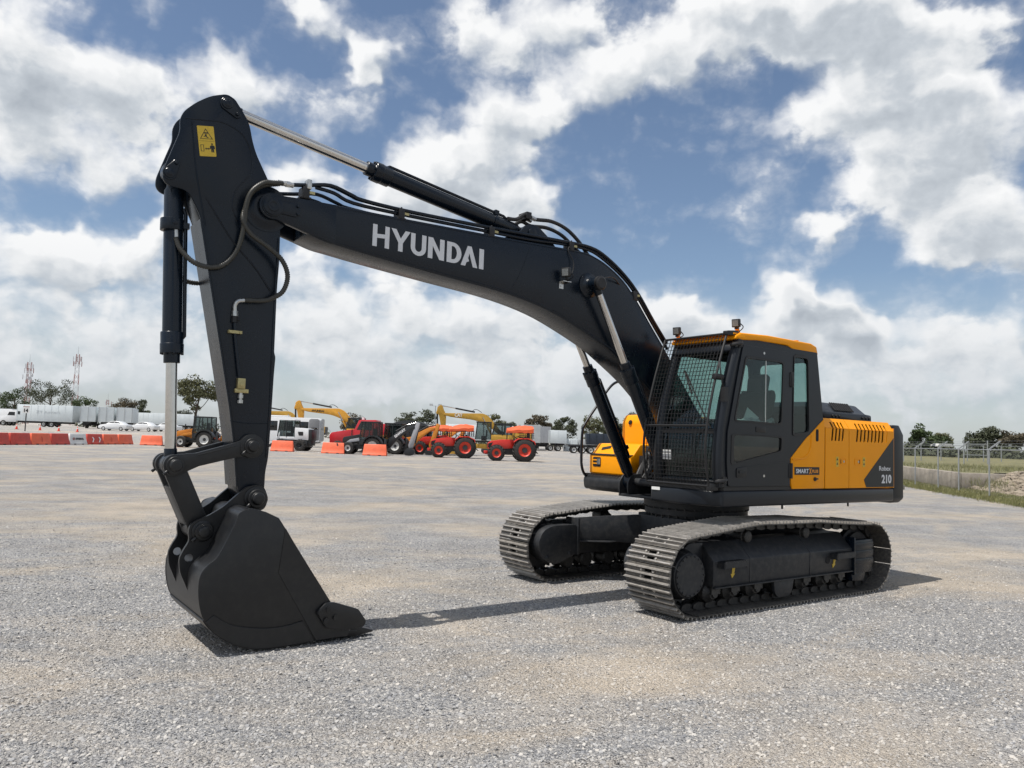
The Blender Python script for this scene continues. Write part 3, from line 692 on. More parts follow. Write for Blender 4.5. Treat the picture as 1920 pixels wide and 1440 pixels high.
def build_track(s):
    yc = s * G
    fr = MB()
    o = s                                                  # outward
    def Y(d): return yc + o * d
    # frame: sloped-top box
    prof = [(-0.16, 0.30), (0.235, 0.29), (0.24, 0.56), (0.06, 0.745), (-0.16, 0.745)]
    fr.prism([(Y(a), z) for a, z in prof], -1.30, 1.33, 'x')
    fr.prism([(Y(a), z) for a, z in [(0.225, 0.275), (0.265, 0.275), (0.265, 0.293), (0.225, 0.293)]], -1.30, 1.33, 'x')
    for x in (0.72, -0.40): fr.prism([(Y(a), z) for a, z in [(-0.1, 0.3), (0.244, 0.3), (0.244, 0.564), (0.064, 0.75), (-0.1, 0.75)]], x - 0.012, x + 0.012, 'x')
    fr.prism(fillet([(1.3, 0.3), (1.62, 0.24), (1.70, 0.60), (1.55, 0.745), (1.3, 0.745)], 0.06), Y(-0.12), Y(0.08))
    frame = fr.build('track_frame', M_FRAME, EXC, bevel=0.008)
    # shoes and chain
    segs = [(a, b_, (b_ - a).length) for a, b_ in zip(TP[:-1], TP[1:])]
    tot = sum(q[2] for q in segs); N = int(round(tot / 0.1905))
    for k in range(N):
        d = (k + (0.35 if s > 0 else 0.1)) / N * tot
        def at(d):
            d %= tot
            for a, b_, L in segs:
                if d <= L: return a.lerp(b_, d / L)
                d -= L
            return segs[-1][1]
        p = at(d); t = (at(d + 0.09) - at(d - 0.09)).normalized()
        nrm = Vector((t.z, 0, -t.x))
        Mx = Matrix(((t.x, 0, nrm.x, p.x), (0, 1, 0, yc), (t.z, 0, nrm.z, p.z), (0, 0, 0, 1)))
        # local y must stay +y with local x along the travel: x cross y = z
        for nm, me in (('shoe', SHOE), ('chain_link', LINK)):
            c = link(nm, me, frame); c.matrix_local = Mx
    # sprocket with bolted hub cover, idler
    b = MB()
    n = 21
    teeth = []
    for k in range(n * 2):
        r = 0.335 if k % 2 == 0 else 0.285
        a = math.pi * k / n
        teeth.append((1.665 + r * math.cos(a), 0.434 + r * math.sin(a)))
    b.prism(teeth, Y(-0.03), Y(0.03))
    b.lathe((1.665, Y(0.0), 0.434), (0, o, 0), [(0, 0.27), (0.10, 0.26), (0.16, 0.235), (0.20, 0.232), (0.205, 0.218), (0.222, 0.215)], 36)
    for k in range(20):
        a = 2 * math.pi * k / 20
        x, z = 1.665 + 0.20 * math.cos(a), 0.434 + 0.20 * math.sin(a)
        b.cyl((x, Y(0.19), z), (x, Y(0.232), z), 0.011, n=6)
    b.build('sprocket', M_FRAME, frame, bevel=0.003, seg=1)
    b = MB()
    b.lathe((-1.665, Y(-0.09), 0.442), (0, o, 0), [(0, 0.29), (0.05, 0.29), (0.055, 0.335), (0.125, 0.335), (0.13, 0.29), (0.18, 0.29), (0.185, 0.12), (0.22, 0.10)], 32)
    b.build('idler', M_FRAME, frame)
    for x in (1.27, 0.945, 0.55, 0.105, -0.365, -0.785, -1.085):
        b = MB()
        b.lathe((x, Y(-0.14), 0.215), (0, o, 0), [(0, 0.085), (0.02, 0.105), (0.07, 0.105), (0.075, 0.08), (0.20, 0.08), (0.205, 0.105), (0.27, 0.105), (0.29, 0.075), (0.33, 0.06), (0.335, 0.045), (0.36, 0.04)], 18)
        b.box(x - 0.07, x + 0.07, min(Y(0.2), Y(0.225)), max(Y(0.2), Y(0.225)), 0.215, 0.30)
        b.build('track_roller', M_LINK, frame)
    for x in (0.592, -0.516):
        b = MB()
        b.lathe((x, Y(-0.15), 0.775), (0, o, 0), [(0, 0.05), (0.06, 0.055), (0.065, 0.085), (0.22, 0.085), (0.225, 0.07), (0.26, 0.066), (0.27, 0.05)], 18)
        b.box(x - 0.05, x + 0.05, min(Y(-0.16), Y(-0.10)), max(Y(-0.16), Y(-0.10)), 0.70, 0.80)
        for k in range(5):
            a = 2 * math.pi * k / 5
            b.cyl((x + 0.04 * math.cos(a), Y(0.10), 0.775 + 0.04 * math.sin(a)), (x + 0.04 * math.cos(a), Y(0.118), 0.775 + 0.04 * math.sin(a)), 0.01, n=6)
        b.build('carrier_roller', M_LINK, frame)
    # centre chain guard under the frame, idler fork guard and steps
    b = MB(); b.prism(fillet([(0.30, 0.29), (-0.08, 0.29), (-0.04, 0.13), (0.04, 0.09), (0.22, 0.09), (0.28, 0.15)], 0.03), Y(0.20), Y(0.245))
    b.build('chain_guard', M_FRAME, frame, bevel=0.005)
    b = MB()
    b.box(-1.74, -1.30, min(Y(0.16), Y(0.255)), max(Y(0.16), Y(0.255)), 0.25, 0.66)
    for z in (0.355, 0.455, 0.555): b.box(-1.735, -1.305, min(Y(0.25), Y(0.268)), max(Y(0.25), Y(0.268)), z, z + 0.075)
    b.box(-1.31, -1.285, min(Y(0.15), Y(0.275)), max(Y(0.15), Y(0.275)), 0.235, 0.70)
    b.prism([(-1.28, 0.25), (-1.60, 0.25), (-1.56, 0.14), (-1.30, 0.16)], Y(0.14), Y(0.24))
    b.build('idler_guard', M_CHAR, frame, bevel=0.006)
    for x0, x1, zz in ((1.26, 0.90, 0.50), (-0.82, -1.20, 0.47)):
        b = MB()
        b.box(x1, x0, min(Y(0.24), Y(0.345)), max(Y(0.24), Y(0.345)), zz + 0.05, zz + 0.058)
        for k in range(9):
            x = x1 + (x0 - x1) * (k + 0.5) / 9
            b.box(x - 0.01, x + 0.01, min(Y(0.25), Y(0.345)), max(Y(0.25), Y(0.345)), zz + 0.058, zz + 0.068)
        b.box(x1, x0, min(Y(0.338), Y(0.345)), max(Y(0.338), Y(0.345)), zz, zz + 0.05)
        for x in (x0, x1): b.box(x - 0.006, x + 0.006, min(Y(0.24), Y(0.34)), max(Y(0.24), Y(0.34)), zz - 0.01, zz + 0.05)
        b.build('step', M_FRAME, frame)
    # yellow lashing arrows
    if s > 0:
        for x, z, lean in ((1.01, 0.425, -0.02), (-0.90, 0.405, -0.03)):
            b = MB()
            b.prism([(x + 0.022 + lean * 0.3, z + 0.05), (x - 0.022 + lean * 0.3, z + 0.05), (x - 0.018 - lean * 0.3, z - 0.01), (x - 0.035 - lean * 0.3, z - 0.01), (x - lean, z - 0.055), (x + 0.035 - lean * 0.3, z - 0.01), (x + 0.018 - lean * 0.3, z - 0.01)], Y(0.2375), Y(0.2425))
            b.build('arrow_sticker', M_DECAL_Y, frame)
        b = MB(); b.prism(circle2(-0.763, 0.45, 0.045, 14), Y(0.235), Y(0.2425)); b.build('lashing_hole', M_DARK, frame)
    # inner travel motor cover
    b = MB()
    cov = fillet([(2.0, 0.525), (1.936, 0.66), (1.78, 0.72), (1.38, 0.72), (1.365, 0.36), (1.708, 0.236), (1.868, 0.273), (1.978, 0.416)], 0.06, 4)
    b.prism(cov, Y(-0.43), Y(-0.20))
    b.box(1.355, 1.385, min(Y(-0.45), Y(-0.20)), max(Y(-0.45), Y(-0.20)), 0.34, 0.80)
    for x, z in ((1.86, 0.33), (1.50, 0.36)):
        b.lathe((x, Y(-0.425), z), (0, -o, 0), [(0, 0.035), (0.008, 0.035), (0.01, 0.022), (0.016, 0.02)], 14)
    b.build('travel_motor_cover', M_FRAME, frame, bevel=0.008)
    return frame
build_track(1)
build_track(-1)

# ---------------- car body, legs and swing bearing
b = MB()
oct_ = [(0.62, 0.42), (0.42, 0.62), (-0.42, 0.62), (-0.62, 0.42), (-0.62, -0.42), (-0.42, -0.62), (0.42, -0.62), (0.62, -0.42)]
b.prism(oct_, 0.47, 0.87, 'z')
def leg(p):                                              # tapering box leg: list of (y, x0, x1, z0, z1)
    v = []
    for y, x0, x1, z0, z1 in p: v += [(x0, y, z0), (x1, y, z0), (x1, y, z1), (x0, y, z1)]
    f = [(0, 1, 2, 3), tuple(range(len(v) - 1, len(v) - 5, -1))]
    for i in range(len(p) - 1):
        a = i * 4
        f += [(a + k, a + (k + 1) % 4, a + 4 + (k + 1) % 4, a + 4 + k) for k in range(4)]
    b.add(v, f)
for sx in (1, -1):
    for sy in (1, -1):
        leg([(sy * 0.35, sx * 0.05, sx * 0.58, 0.49, 0.85), (sy * 0.62, sx * 0.48, sx * 0.98, 0.50, 0.835), (sy * 0.84, sx * 0.92, sx * 1.36, 0.50, 0.80), (sy * 1.05, sx * 0.98, sx * 1.36, 0.46, 0.73)])
        leg([(sy * 0.55, sx * 0.05, sx * 1.00, 0.493, 0.513), (sy * 0.86, sx * 0.80, sx * 1.45, 0.493, 0.513)])
b.build('undercarriage_frame', M_FRAME, EXC, bevel=0.012)
b = MB()
b.lathe((0, 0, 0.87), (0, 0, 1), [(0, 0.60), (0.03, 0.60), (0.031, 0.655), (0.10, 0.655), (0.104, 0.635), (0.12, 0.635), (0.124, 0.67), (0.24, 0.67)], 48)
sb = b.build('swing_bearing', M_FRAME, EXC)
b = MB()
for k in range(36):
    a = 2 * math.pi * k / 36
    b.cyl((0.625 * math.cos(a), 0.625 * math.sin(a), 0.86), (0.625 * math.cos(a), 0.625 * math.sin(a), 0.90), 0.013, n=6)
    b.cyl((0.66 * math.cos(a), 0.66 * math.sin(a), 0.972), (0.66 * math.cos(a), 0.66 * math.sin(a), 0.992), 0.012, n=6)
b.build('bolt_ring', M_LINK, sb)

# ---------------- upper structure
W = 1.33
b = MB()
plan = [(1.22, 0.36), (1.24, 0.80), (1.20, 1.12), (1.10, W), (-2.45, W), (-2.45, -W), (0.70, -W), (0.70, -0.50), (0.55, -0.48), (0.55, 0.36)]
b.prism(plan, 1.115, 1.295, 'z')
deck = b.build('deck', M_CHAR2, EXC, bevel=0.03, seg=3)
b = MB(); b.prism([(1.20, 0.34), (1.215, 0.80), (1.17, 1.11), (1.06, W - 0.02), (-0.8, W - 0.02), (-0.8, 0.34)], 1.296, 1.335, 'z')
b.box(-2.44, 0.5, -1.28, 0.33, 1.29, 1.40)
b.build('deck_sill', M_BLACK, deck)
for x in (-0.15, -1.55):
    b = MB(); b.cyl((x, 1.2, 1.115), (x, 1.2, 1.06), 0.012, n=8); b.build('drain_stub', M_BLACK, deck)
# counterweight
b = MB()
cwp = [(-2.455, 1.315), (-2.72, 1.315), (-2.80, 1.25), (-2.84, 0.95), (-2.88, 0.4), (-2.89, 0), (-2.88, -0.4), (-2.84, -0.95), (-2.80, -1.25), (-2.72, -1.315), (-2.455, -1.315)]
lv = [(1.09, 0.93), (1.15, 1.0), (2.02, 1.0), (2.15, 0.965)]
v = []
for z, k in lv:
    for x, y in cwp:
        v.append((-2.455 + (x + 2.455) * (k if k == 1 else (0.62 if z > 2 else 0.80)), y * (1.0 if k == 1 else (0.995 if z > 2 else 0.97)), z))
n = len(cwp); f = [tuple(range(n)), tuple(range(3 * n, 4 * n))]
for i in range(3): f += [(i * n + k, i * n + (k + 1) % n, (i + 1) * n + (k + 1) % n, (i + 1) * n + k) for k in range(n)]
b.add(v, f)
cw = b.build('counterweight', M_CHAR2, EXC, bevel=0.018, seg=3)
b = MB(); b.box(-2.762, -2.722, 1.285, 1.312, 1.27, 1.33); b.build('reflector', M_LENS, cw)
# engine bay box behind the panels, top deck, raised hood
b = MB()
b.prism([(-0.86, 1.30), (-2.44, 1.30), (-2.44, 2.12), (-0.86, 2.12)], -1.20, 1.14)
b.build('engine_bay', M_DARK, EXC)  # near-black backing, paints the shade seen through the louvres
b = MB()
b.prism([(-0.84, 2.13), (-2.45, 2.13), (-2.45, 2.165), (-0.84, 2.165)], -1.25, 1.17)
top = b.build('bonnet_deck', M_CHAR2, EXC, bevel=0.01)
b = MB()
hv = []
hp = [(-1.38, 2.166), (-1.30, 2.36), (-1.42, 2.425), (-2.36, 2.415), (-2.50, 2.30), (-2.51, 2.166)]
for y, k in ((0.98, 0), (0.80, 1), (-0.65, 1), (-0.8, 0)):
    for x, z in hp:
        hv.append((x, y, z if k else min(z, 2.28)))
n = len(hp); f = [tuple(range(n)), tuple(range(3 * n, 4 * n))]
for i in range(3): f += [(i * n + k, i * n + (k + 1) % n, (i + 1) * n + (k + 1) % n, (i + 1) * n + k) for k in range(n)]
b.add(hv, f)
hood = b.build('engine_hood', M_CHAR2, EXC, bevel=0.02, seg=2)
for k in range(9):
    b = MB(); x = -1.66 - k * 0.052
    b.beam((x, 0.955, 2.312), (x - 0.07, 0.82, 2.424), 0.026, 0.012, up=(0, 0.6, 0.8)); b.build('hood_slot_shade', M_DARK, hood)  # raised near-black strips, the shade of open slots put into colour
for x in (-1.55, -1.63, -1.71, -2.28, -2.36, -2.44):
    b = MB(); b.cyl((x, 0.955, 2.235), (x, 0.995, 2.235), 0.022, n=10); b.build('hood_latch', M_BLACK, hood)
b = MB(); b.cyl((-1.7, -0.55, 2.4), (-1.7, -0.55, 2.62), 0.06, n=16); b.build('exhaust_stack', M_BLACK, hood)

# yellow side panels with louvres (left side)
CH0 = 2.055                                               # fold line
def side_map(u, v, w):
    """panel skin: vertical up to the fold, then leaning in"""
    if v <= CH0: return (u, W - 0.007 + w, v)
    d = v - CH0
    return (u, W - 0.007 + w * 0.9 - d * 0.62, CH0 + d * 0.93 + w * 0.45)
def slot(u, v0, v1, w=0.019, lean=0.03):
    s = [(u - w, v0 + 0.02), (u, v0), (u + w, v0 + 0.015), (u + w - lean, v1 - 0.01), (u - lean, v1), (u - w - lean, v1 - 0.02)]
    return s
def fold_panel(name, x0, x1, slots, m, parent, topz=2.185, extra=None):
    b = MB()
    lo = [(x1, 1.305), (x0, 1.305), (x0, CH0), (x1, CH0)]
    if extra: lo = extra
    b.plate(lo, [[(u - w, 1.90), (u + w, 1.895), (u + w - 0.022, CH0 - 0.001), (u - w - 0.022, CH0 - 0.001)] for u, w in slots], 0.0, 0.007, side_map)
    b.plate([(x1, CH0 + 0.0005), (x0, CH0 + 0.0005), (x0 - 0.0, topz), (x1, topz)], [[(u - w - 0.022, CH0 + 0.002), (u + w - 0.022, CH0 + 0.002), (u + w - 0.034, CH0 + 0.085), (u - w - 0.034, CH0 + 0.08)] for u, w in slots], 0.0, 0.007, side_map)
    return b.build(name, m, parent, ang=30)
p1 = fold_panel('side_door', -0.835, -1.350, [(-0.975 - k * 0.077, 0.019) for k in range(4)], M_YEL, EXC)
p2 = fold_panel('side_door', -1.362, -2.435, [(-1.535 - k * 0.0875, 0.020) for k in range(9)], M_YEL, EXC, extra=[(-2.435, 1.305), (-1.362, 1.305), (-1.362, CH0), (-2.435, CH0)])
# frame strip seams
b = MB(); b.box(-2.455, -2.437, 1.20, 1.325, 1.30, 2.10); b.build('seam_strip', M_ORANGE_T, EXC)
# dark swoosh on the rear door
b = MB()
b.prism([(-2.434, 1.312), (-1.755, 1.312), (-1.70, 1.41), (-2.434, 1.972)], W + 0.0002, W + 0.0022)
sw = b.build('dark_panel', M_CHAR2, p2)
put_text('Robex', 0.062, 0.285, (-2.068, W + 0.0030, 1.53), (-1, 0, 0), (0, 0, 1), M_SILVER, p2, 0.0008, offset=0.0008)
put_text('210', 0.108, 0.245, (-2.128, W + 0.0030, 1.367), (-1, 0, 0), (0, 0, 1), M_SILVER, p2, 0.0008, offset=0.005)
for x0, x1, par in ((-1.149, -1.276, p1), (-1.484, -1.612, p2)):
    b = MB()
    b.plate(fillet([(x1, 1.60), (x0, 1.60), (x0, 1.68), (x1, 1.68)], 0.006), [fillet([(x1 + 0.006, 1.606), (x0 - 0.006, 1.606), (x0 - 0.006, 1.674), (x1 + 0.006, 1.674)], 0.004)], W - 0.002, W + 0.005)
    b.box(x1 + 0.01, x0 - 0.01, W - 0.002, W + 0.002, 1.609, 1.671)
    o = b.build('door_latch', M_YEL, par)
    b = MB(); b.cyl(((x0 + x1) / 2 - 0.02, W, 1.64), ((x0 + x1) / 2 - 0.02, W + 0.007, 1.64), 0.014, n=14); b.build('lock_cylinder', M_ZINC, par)
    b = MB(); xx = x0 - 0.02 if par is p1 else x1 + 0.02
    b.box(xx - 0.008, xx + 0.008, W, W + 0.003, 1.615, 1.665); b.build('latch_slot', M_DARK, par)
for x in (-1.09, -1.70):
    b = MB(); b.box(x - 0.028, x + 0.028, W + 0.0, W + 0.0025, 1.575, 1.70)
    b.build('warning_sticker', M_DECAL_Y, p1 if x > -1.3 else p2)
    b = MB()
    for z in (1.60, 1.655): b.prism([(x - 0.018, z), (x + 0.018, z), (x, z + 0.032)], W + 0.0026, W + 0.0034)
    b.build('sticker_print', M_DECAL_K, p1 if x > -1.3 else p2)
# front yellow panel with its swept edge
b = MB()
front = [(-0.828, 1.305), (-0.165, 1.305), (-0.138, 1.391), (-0.14, 1.673), (-0.36, 1.85), (-0.45, 1.92), (-0.528, 1.965), (-0.70, 2.085), (-0.80, 2.15), (-0.828, 2.155)]
b.prism(front, W - 0.035, W - 0.004)
pf = b.build('front_side_panel', M_YEL, EXC, bevel=0.006)
b = MB(); b.tube(catmull([(-0.16, W - 0.004, 1.655), (-0.40, W - 0.004, 1.68), (-0.52, W - 0.004, 1.79), (-0.54, W - 0.004, 1.95)], 6), 0.012, 8); b.build('pressed_rib', M_YEL, pf)
b = MB(); b.prism(fillet([(-0.71, 1.472), (-0.203, 1.472), (-0.203, 1.566), (-0.71, 1.566)], 0.008), W - 0.004, W - 0.001)
b.build('badge', M_DECAL_K, pf)
put_text('SMART', 0.052, 0.255, (-0.232, W - 0.0002, 1.493), (-1, 0, 0), (0, 0, 1), M_SILVER, pf, 0.0007, offset=0.0015)
put_text('X', 0.066, 0.055, (-0.494, W - 0.0002, 1.486), (-1, 0, 0), (0, 0, 1), M_ORANGE_T, pf, 0.0007, offset=0.004)
put_text('PLUS', 0.036, 0.125, (-0.558, W - 0.0002, 1.499), (-1, 0, 0), (0, 0, 1), M_ORANGE_T, pf, 0.0007, offset=0.002)
b = MB(); b.prism(fillet([(-0.69, 1.88), (-0.635, 1.88), (-0.635, 2.03), (-0.69, 2.03)], 0.024), W - 0.005, W - 0.001); b.build('grab_slot', M_DARK, pf)
b = MB(); b.cyl((-0.615, W - 0.01, 1.42), (-0.615, W + 0.01, 1.42), 0.024, n=14); b.beam((-0.615, W + 0.006, 1.42), (-0.665, W + 0.006, 1.425), 0.02, 0.016); b.build('panel_lock', M_BLACK, pf)

# right hand side: toolbox, tank, handrail, walkway
b = MB()
b.prism([(0.68, 1.345), (0.70, 1.36), (0.705, 1.60), (0.66, 1.615), (0.53, 1.765), (0.10, 1.775), (0.10, 1.345)], -1.315, -0.50)
tb = b.build('toolbox', M_YEL, EXC, bevel=0.014, seg=3)
b = MB(); b.prism([(0.712, 1.604), (0.712, 1.615), (0.655, 1.625), (0.655, 1.612)], -1.31, -0.505); b.build('toolbox_seam', M_DARK, tb)
b = MB(); b.prism(fillet([(-1.24, 1.445), (-1.08, 1.445), (-1.08, 1.575), (-1.24, 1.575)], 0.02), 0.698, 0.7065, 'x'); hl = b.build('headlamp_recess', M_DARK, tb)
b = MB(); b.prism(fillet([(-1.15, 1.475), (-1.085, 1.475), (-1.085, 1.555), (-1.15, 1.555)], 0.01), 0.7066, 0.716, 'x'); b.build('headlamp', M_LENS, tb)
for z in (1.488, 1.535):
    b = MB(); b.box(0.7066, 0.713, -1.24, -1.15, z - 0.008, z + 0.008); b.build('lamp_bar', M_YEL, tb)
b = MB(); b.beam((0.60, -1.18, 1.692), (0.575, -1.02, 1.72), 0.05, 0.004, up=(0.75, 0, 0.66)); b.build('toolbox_handle', M_DARK, tb)
b = MB()
b.prism([(0.10, 1.35), (0.10, 2.08), (0.04, 2.185), (-0.15, 2.20), (-0.85, 2.19), (-0.85, 1.35)], -1.315, -0.56)
tk = b.build('fuel_tank', M_YEL, EXC, bevel=0.03, seg=3)
b = MB(); b.lathe((0.098, -1.14, 2.075), (1, 0, 0.3), [(0, 0.034), (0.012, 0.034), (0.013, 0.02), (0.02, 0.018)], 14); b.build('lifting_hole', M_DARK, tk)
b = MB(); b.cyl((-0.3, -0.9, 2.19), (-0.3, -0.9, 2.26), 0.07, n=16); b.build('filler_cap', M_BLACK, tk)
b = MB(); b.prism([(-2.44, 1.30), (-0.87, 1.30), (-0.87, 2.10), (-2.44, 2.10)], -1.32, -1.24); b.build('side_door', M_YEL, EXC, bevel=0.01)
b = MB()
b.prism(fillet([(0.55, 1.12), (0.78, 1.135), (0.80, 1.28), (0.74, 1.34), (0.5, 1.34)], 0.05), -1.33, -0.52)
wk = b.build('walkway', M_FRAME, EXC, bevel=0.01)
for k in range(14):
    b = MB(); b.box(0.74, 0.80, -1.30 + k * 0.055, -1.275 + k * 0.055, 1.335, 1.35); b.build('grip_tooth', M_BLACK, wk)
b = MB()
b.tube(catmull([(0.72, -1.30, 1.31), (0.80, -1.30, 1.33), (0.86, -1.30, 1.46), (0.868, -1.30, 1.7), (0.86, -1.30, 1.92), (0.82, -1.30, 2.02), (0.62, -1.30, 2.27), (0.30, -1.30, 2.62), (0.0, -1.30, 2.66), (-0.30, -1.30, 2.55), (-0.34, -1.30, 2.2)], 8), 0.019, 10)
b.build('handrail', M_CHAR2, EXC)
# boom mounting brackets and the cylinder feet
b = MB()
for s in (-1, 1):
    b.prism(fillet([(0.42, 1.28), (-0.30, 1.28), (-0.18, 1.95), (0.0, 2.14), (0.28, 2.12), (0.38, 1.9)], 0.08), CY + s * 0.275 - 0.022, CY + s * 0.275 + 0.022)
    b.prism(fillet([(0.94, 1.12), (0.40, 1.12), (0.45, 1.30), (0.68, 1.40), (0.88, 1.38), (0.95, 1.28)], 0.05), CY + s * 0.33 - 0.09, CY + s * 0.33 - 0.065)
    b.prism(fillet([(0.94, 1.12), (0.40, 1.12), (0.45, 1.30), (0.68, 1.40), (0.88, 1.38), (0.95, 1.28)], 0.05), CY + s * 0.33 + 0.065, CY + s * 0.33 + 0.09)
b.box(0.3, 0.92, CY - 0.44, CY + 0.44, 1.10, 1.135)
b.build('boom_bracket', M_FRAME, EXC, bevel=0.006)
b = MB()
for k in range(7):
    z0 = 1.36 + 0.06 * (k % 3)
    b.tube(catmull([(0.1 + 0.02 * k, -0.45 + 0.02 * k, 1.45), (0.45 + 0.03 * k, -0.42 + 0.03 * k, z0 + 0.25), (0.62, -0.40 + 0.05 * k, z0 + 0.12), (0.72, -0.38 + 0.04 * k, 1.34)], 6), 0.018, 8)
b.box(0.45, 0.60, -0.45, -0.20, 1.45, 1.62); b.box(0.40, 0.58, 0.02, 0.24, 1.3, 1.55)
b.build('hose_bundle', M_RUBBER, EXC)

# ---------------- boom
BT = [(5.46, 3.888), (5.27, 3.894), (4.57, 3.905), (3.5, 3.930), (3.0, 3.944), (2.5, 3.960), (2.12, 3.966), (1.84, 3.885), (1.545, 3.725), (1.308, 3.510), (1.063, 3.240), (0.80, 2.95), (0.35, 2.42), (0.02, 2.05)]
BB = [(0.12, 1.76), (0.30, 1.80), (0.60, 2.05), (0.905, 2.31), (1.22, 2.555), (1.626, 2.80), (1.822, 2.905), (2.173, 3.050), (2.559, 3.188), (2.925, 3.277), (3.385, 3.346), (4.022, 3.402), (4.771, 3.472), (5.142, 3.513), (5.29, 3.530), (5.46, 3.575)]
def dense(pts, n=4):
    return [(q.x, q.z) for q in catmull([(x, 0, z) for x, z in pts], n)]
b = MB()
HB = 0.215
b.prism(dense(BT[:7], 2) + dense(BT[6:], 4)[1:] + dense(BB, 3), CY - HB, CY + HB)
# overhanging top and bottom plates (weld lip)
boom = b.build('boom', M_CHAR, EXC, bevel=0.010)
b = MB()
for s in (-1, 1):
    for path in (dense(BB[2:], 3), dense(BT, 3)):
        for a, c in zip(path[:-1], path[1:]):
            pass
    tip = fillet([(5.30, 3.893), (5.62, 3.885), (5.74, 3.90)], 0.02)
    fork = [(5.20, 3.895), (5.46, 3.888), (5.60, 3.882), (5.74, 3.873)] + circle2(5.80, 3.765, 0.118, 14, R(95), R(-105)) + [(5.66, 3.63), (5.46, 3.578), (5.20, 3.52)]
    b.prism(fork, CY + s * 0.165, CY + s * 0.221)
b.build('boom_fork', M_CHAR, boom, bevel=0.008)
b = MB()
b.cyl((5.80, CY - 0.25, 3.765), (5.80, CY + 0.232, 3.765), 0.098, n=28)
b.lathe((5.80, CY + 0.232, 3.765), (0, 1, 0), [(0, 0.088), (0.012, 0.088), (0.013, 0.055), (0.018, 0.053), (0.018, 0.03), (0.014, 0.028)], 24)
b.build('boom_tip_pin', M_CHAR, boom, bevel=0.004)
b = MB(); b.prism(fillet([(5.78, 3.82), (5.58, 3.83), (5.55, 3.79), (5.55, 3.72), (5.60, 3.70), (5.78, 3.71)], 0.02), CY + 0.221, CY + 0.236)
for z in (3.80, 3.73): b.cyl((5.575, CY + 0.23, z), (5.575, CY + 0.25, z), 0.014, n=6)
b.build('pin_keeper', M_CHAR, boom, bevel=0.003)
# thin weld lines on the side plate
def weld(path, y, r, m, parent, name='weld_seam', n=6):
    b = MB(); b.tube([(x, y, z) for x, z in dense(path, n)], r, 6); return b.build(name, m, parent)
weld([(x, z + 0.028) for x, z in BB[3:]], CY + HB, 0.005, M_CHAR, boom)
weld([(x, z - 0.022) for x, z in BT[1:12]], CY + HB, 0.004, M_CHAR, boom)
weld([(2.95, 3.90), (3.06, 3.62), (3.18, 3.40)], CY + HB, 0.003, M_CHAR, boom)
# lettering on the boom
def letters():
    q = 0.205
    L = []
    def poly(*p): return list(p)
    H = [poly((0, 0), (q, 0), (q, 0.40), (0.575, 0.44), (0.575, 0), (0.78, 0), (0.78, 1), (0.575, 1), (0.575, 0.62), (q, 0.58), (q, 1), (0, 1))]
    Yl = [poly((0.34, 0), (0.55, 0), (0.55, 0.40), (0.89, 1), (0.66, 1), (0.445, 0.60), (0.23, 1), (0, 1), (0.34, 0.40))]
    def arc(cx, cy, rx, ry, a0, a1, n=10): return [(cx + rx * math.cos(a0 + (a1 - a0) * k / n), cy + ry * math.sin(a0 + (a1 - a0) * k / n)) for k in range(n + 1)]
    U = [[(0, 1)] + arc(0.365, 0.36, 0.365, 0.38, math.pi, 2 * math.pi) + [(0.73, 1), (0.525, 1)] + arc(0.365, 0.36, 0.16, 0.19, 2 * math.pi, math.pi) + [(q, 1)]]
    Nn = [poly((0, 0), (0.195, 0), (0.195, 0.62), (0.50, 0), (0.70, 0), (0.70, 1), (0.505, 1), (0.505, 0.38), (0.20, 1), (0, 1))]
    D = [[(0, 0), (0.26, 0)] + arc(0.26, 0.5, 0.38, 0.5, -math.pi / 2, math.pi / 2, 14) + [(0, 1)], [(q, 0.18), (0.26, 0.18)] + arc(0.26, 0.5, 0.18, 0.32, -math.pi / 2, math.pi / 2, 12) + [(q, 0.82)]]
    A = [poly((0, 0), (0.21, 0), (0.275, 0.19), (0.40, 0.26), (0.345, 0.40), (0.40, 0.66), (0.59, 0), (0.81, 0), (0.50, 1), (0.31, 1))]
    I = [poly((0, 0), (0.205, 0), (0.205, 1), (0, 1))]
    return [(H, 0.03, 0.90), (Yl, 0.805, 0.93), (U, 1.665, 0.94), (Nn, 2.44, 1.07), (D, 3.31, 1.08), (A, 3.985, 1.0), (I, 4.875, 1.1)]
b = MB()
for (polys, u0, uk) in letters():
    pts = lambda P: [(4.838 - (u0 + u * uk) * 0.2512, 3.580 - (u0 + u * uk) * 0.0071 + v_ * 0.212) for u, v_ in P]
    b.plate(pts(polys[0]), [pts(h) for h in polys[1:]], CY + HB - 0.001, CY + HB + 0.0022)
b.build('lettering', M_SILVER, boom)
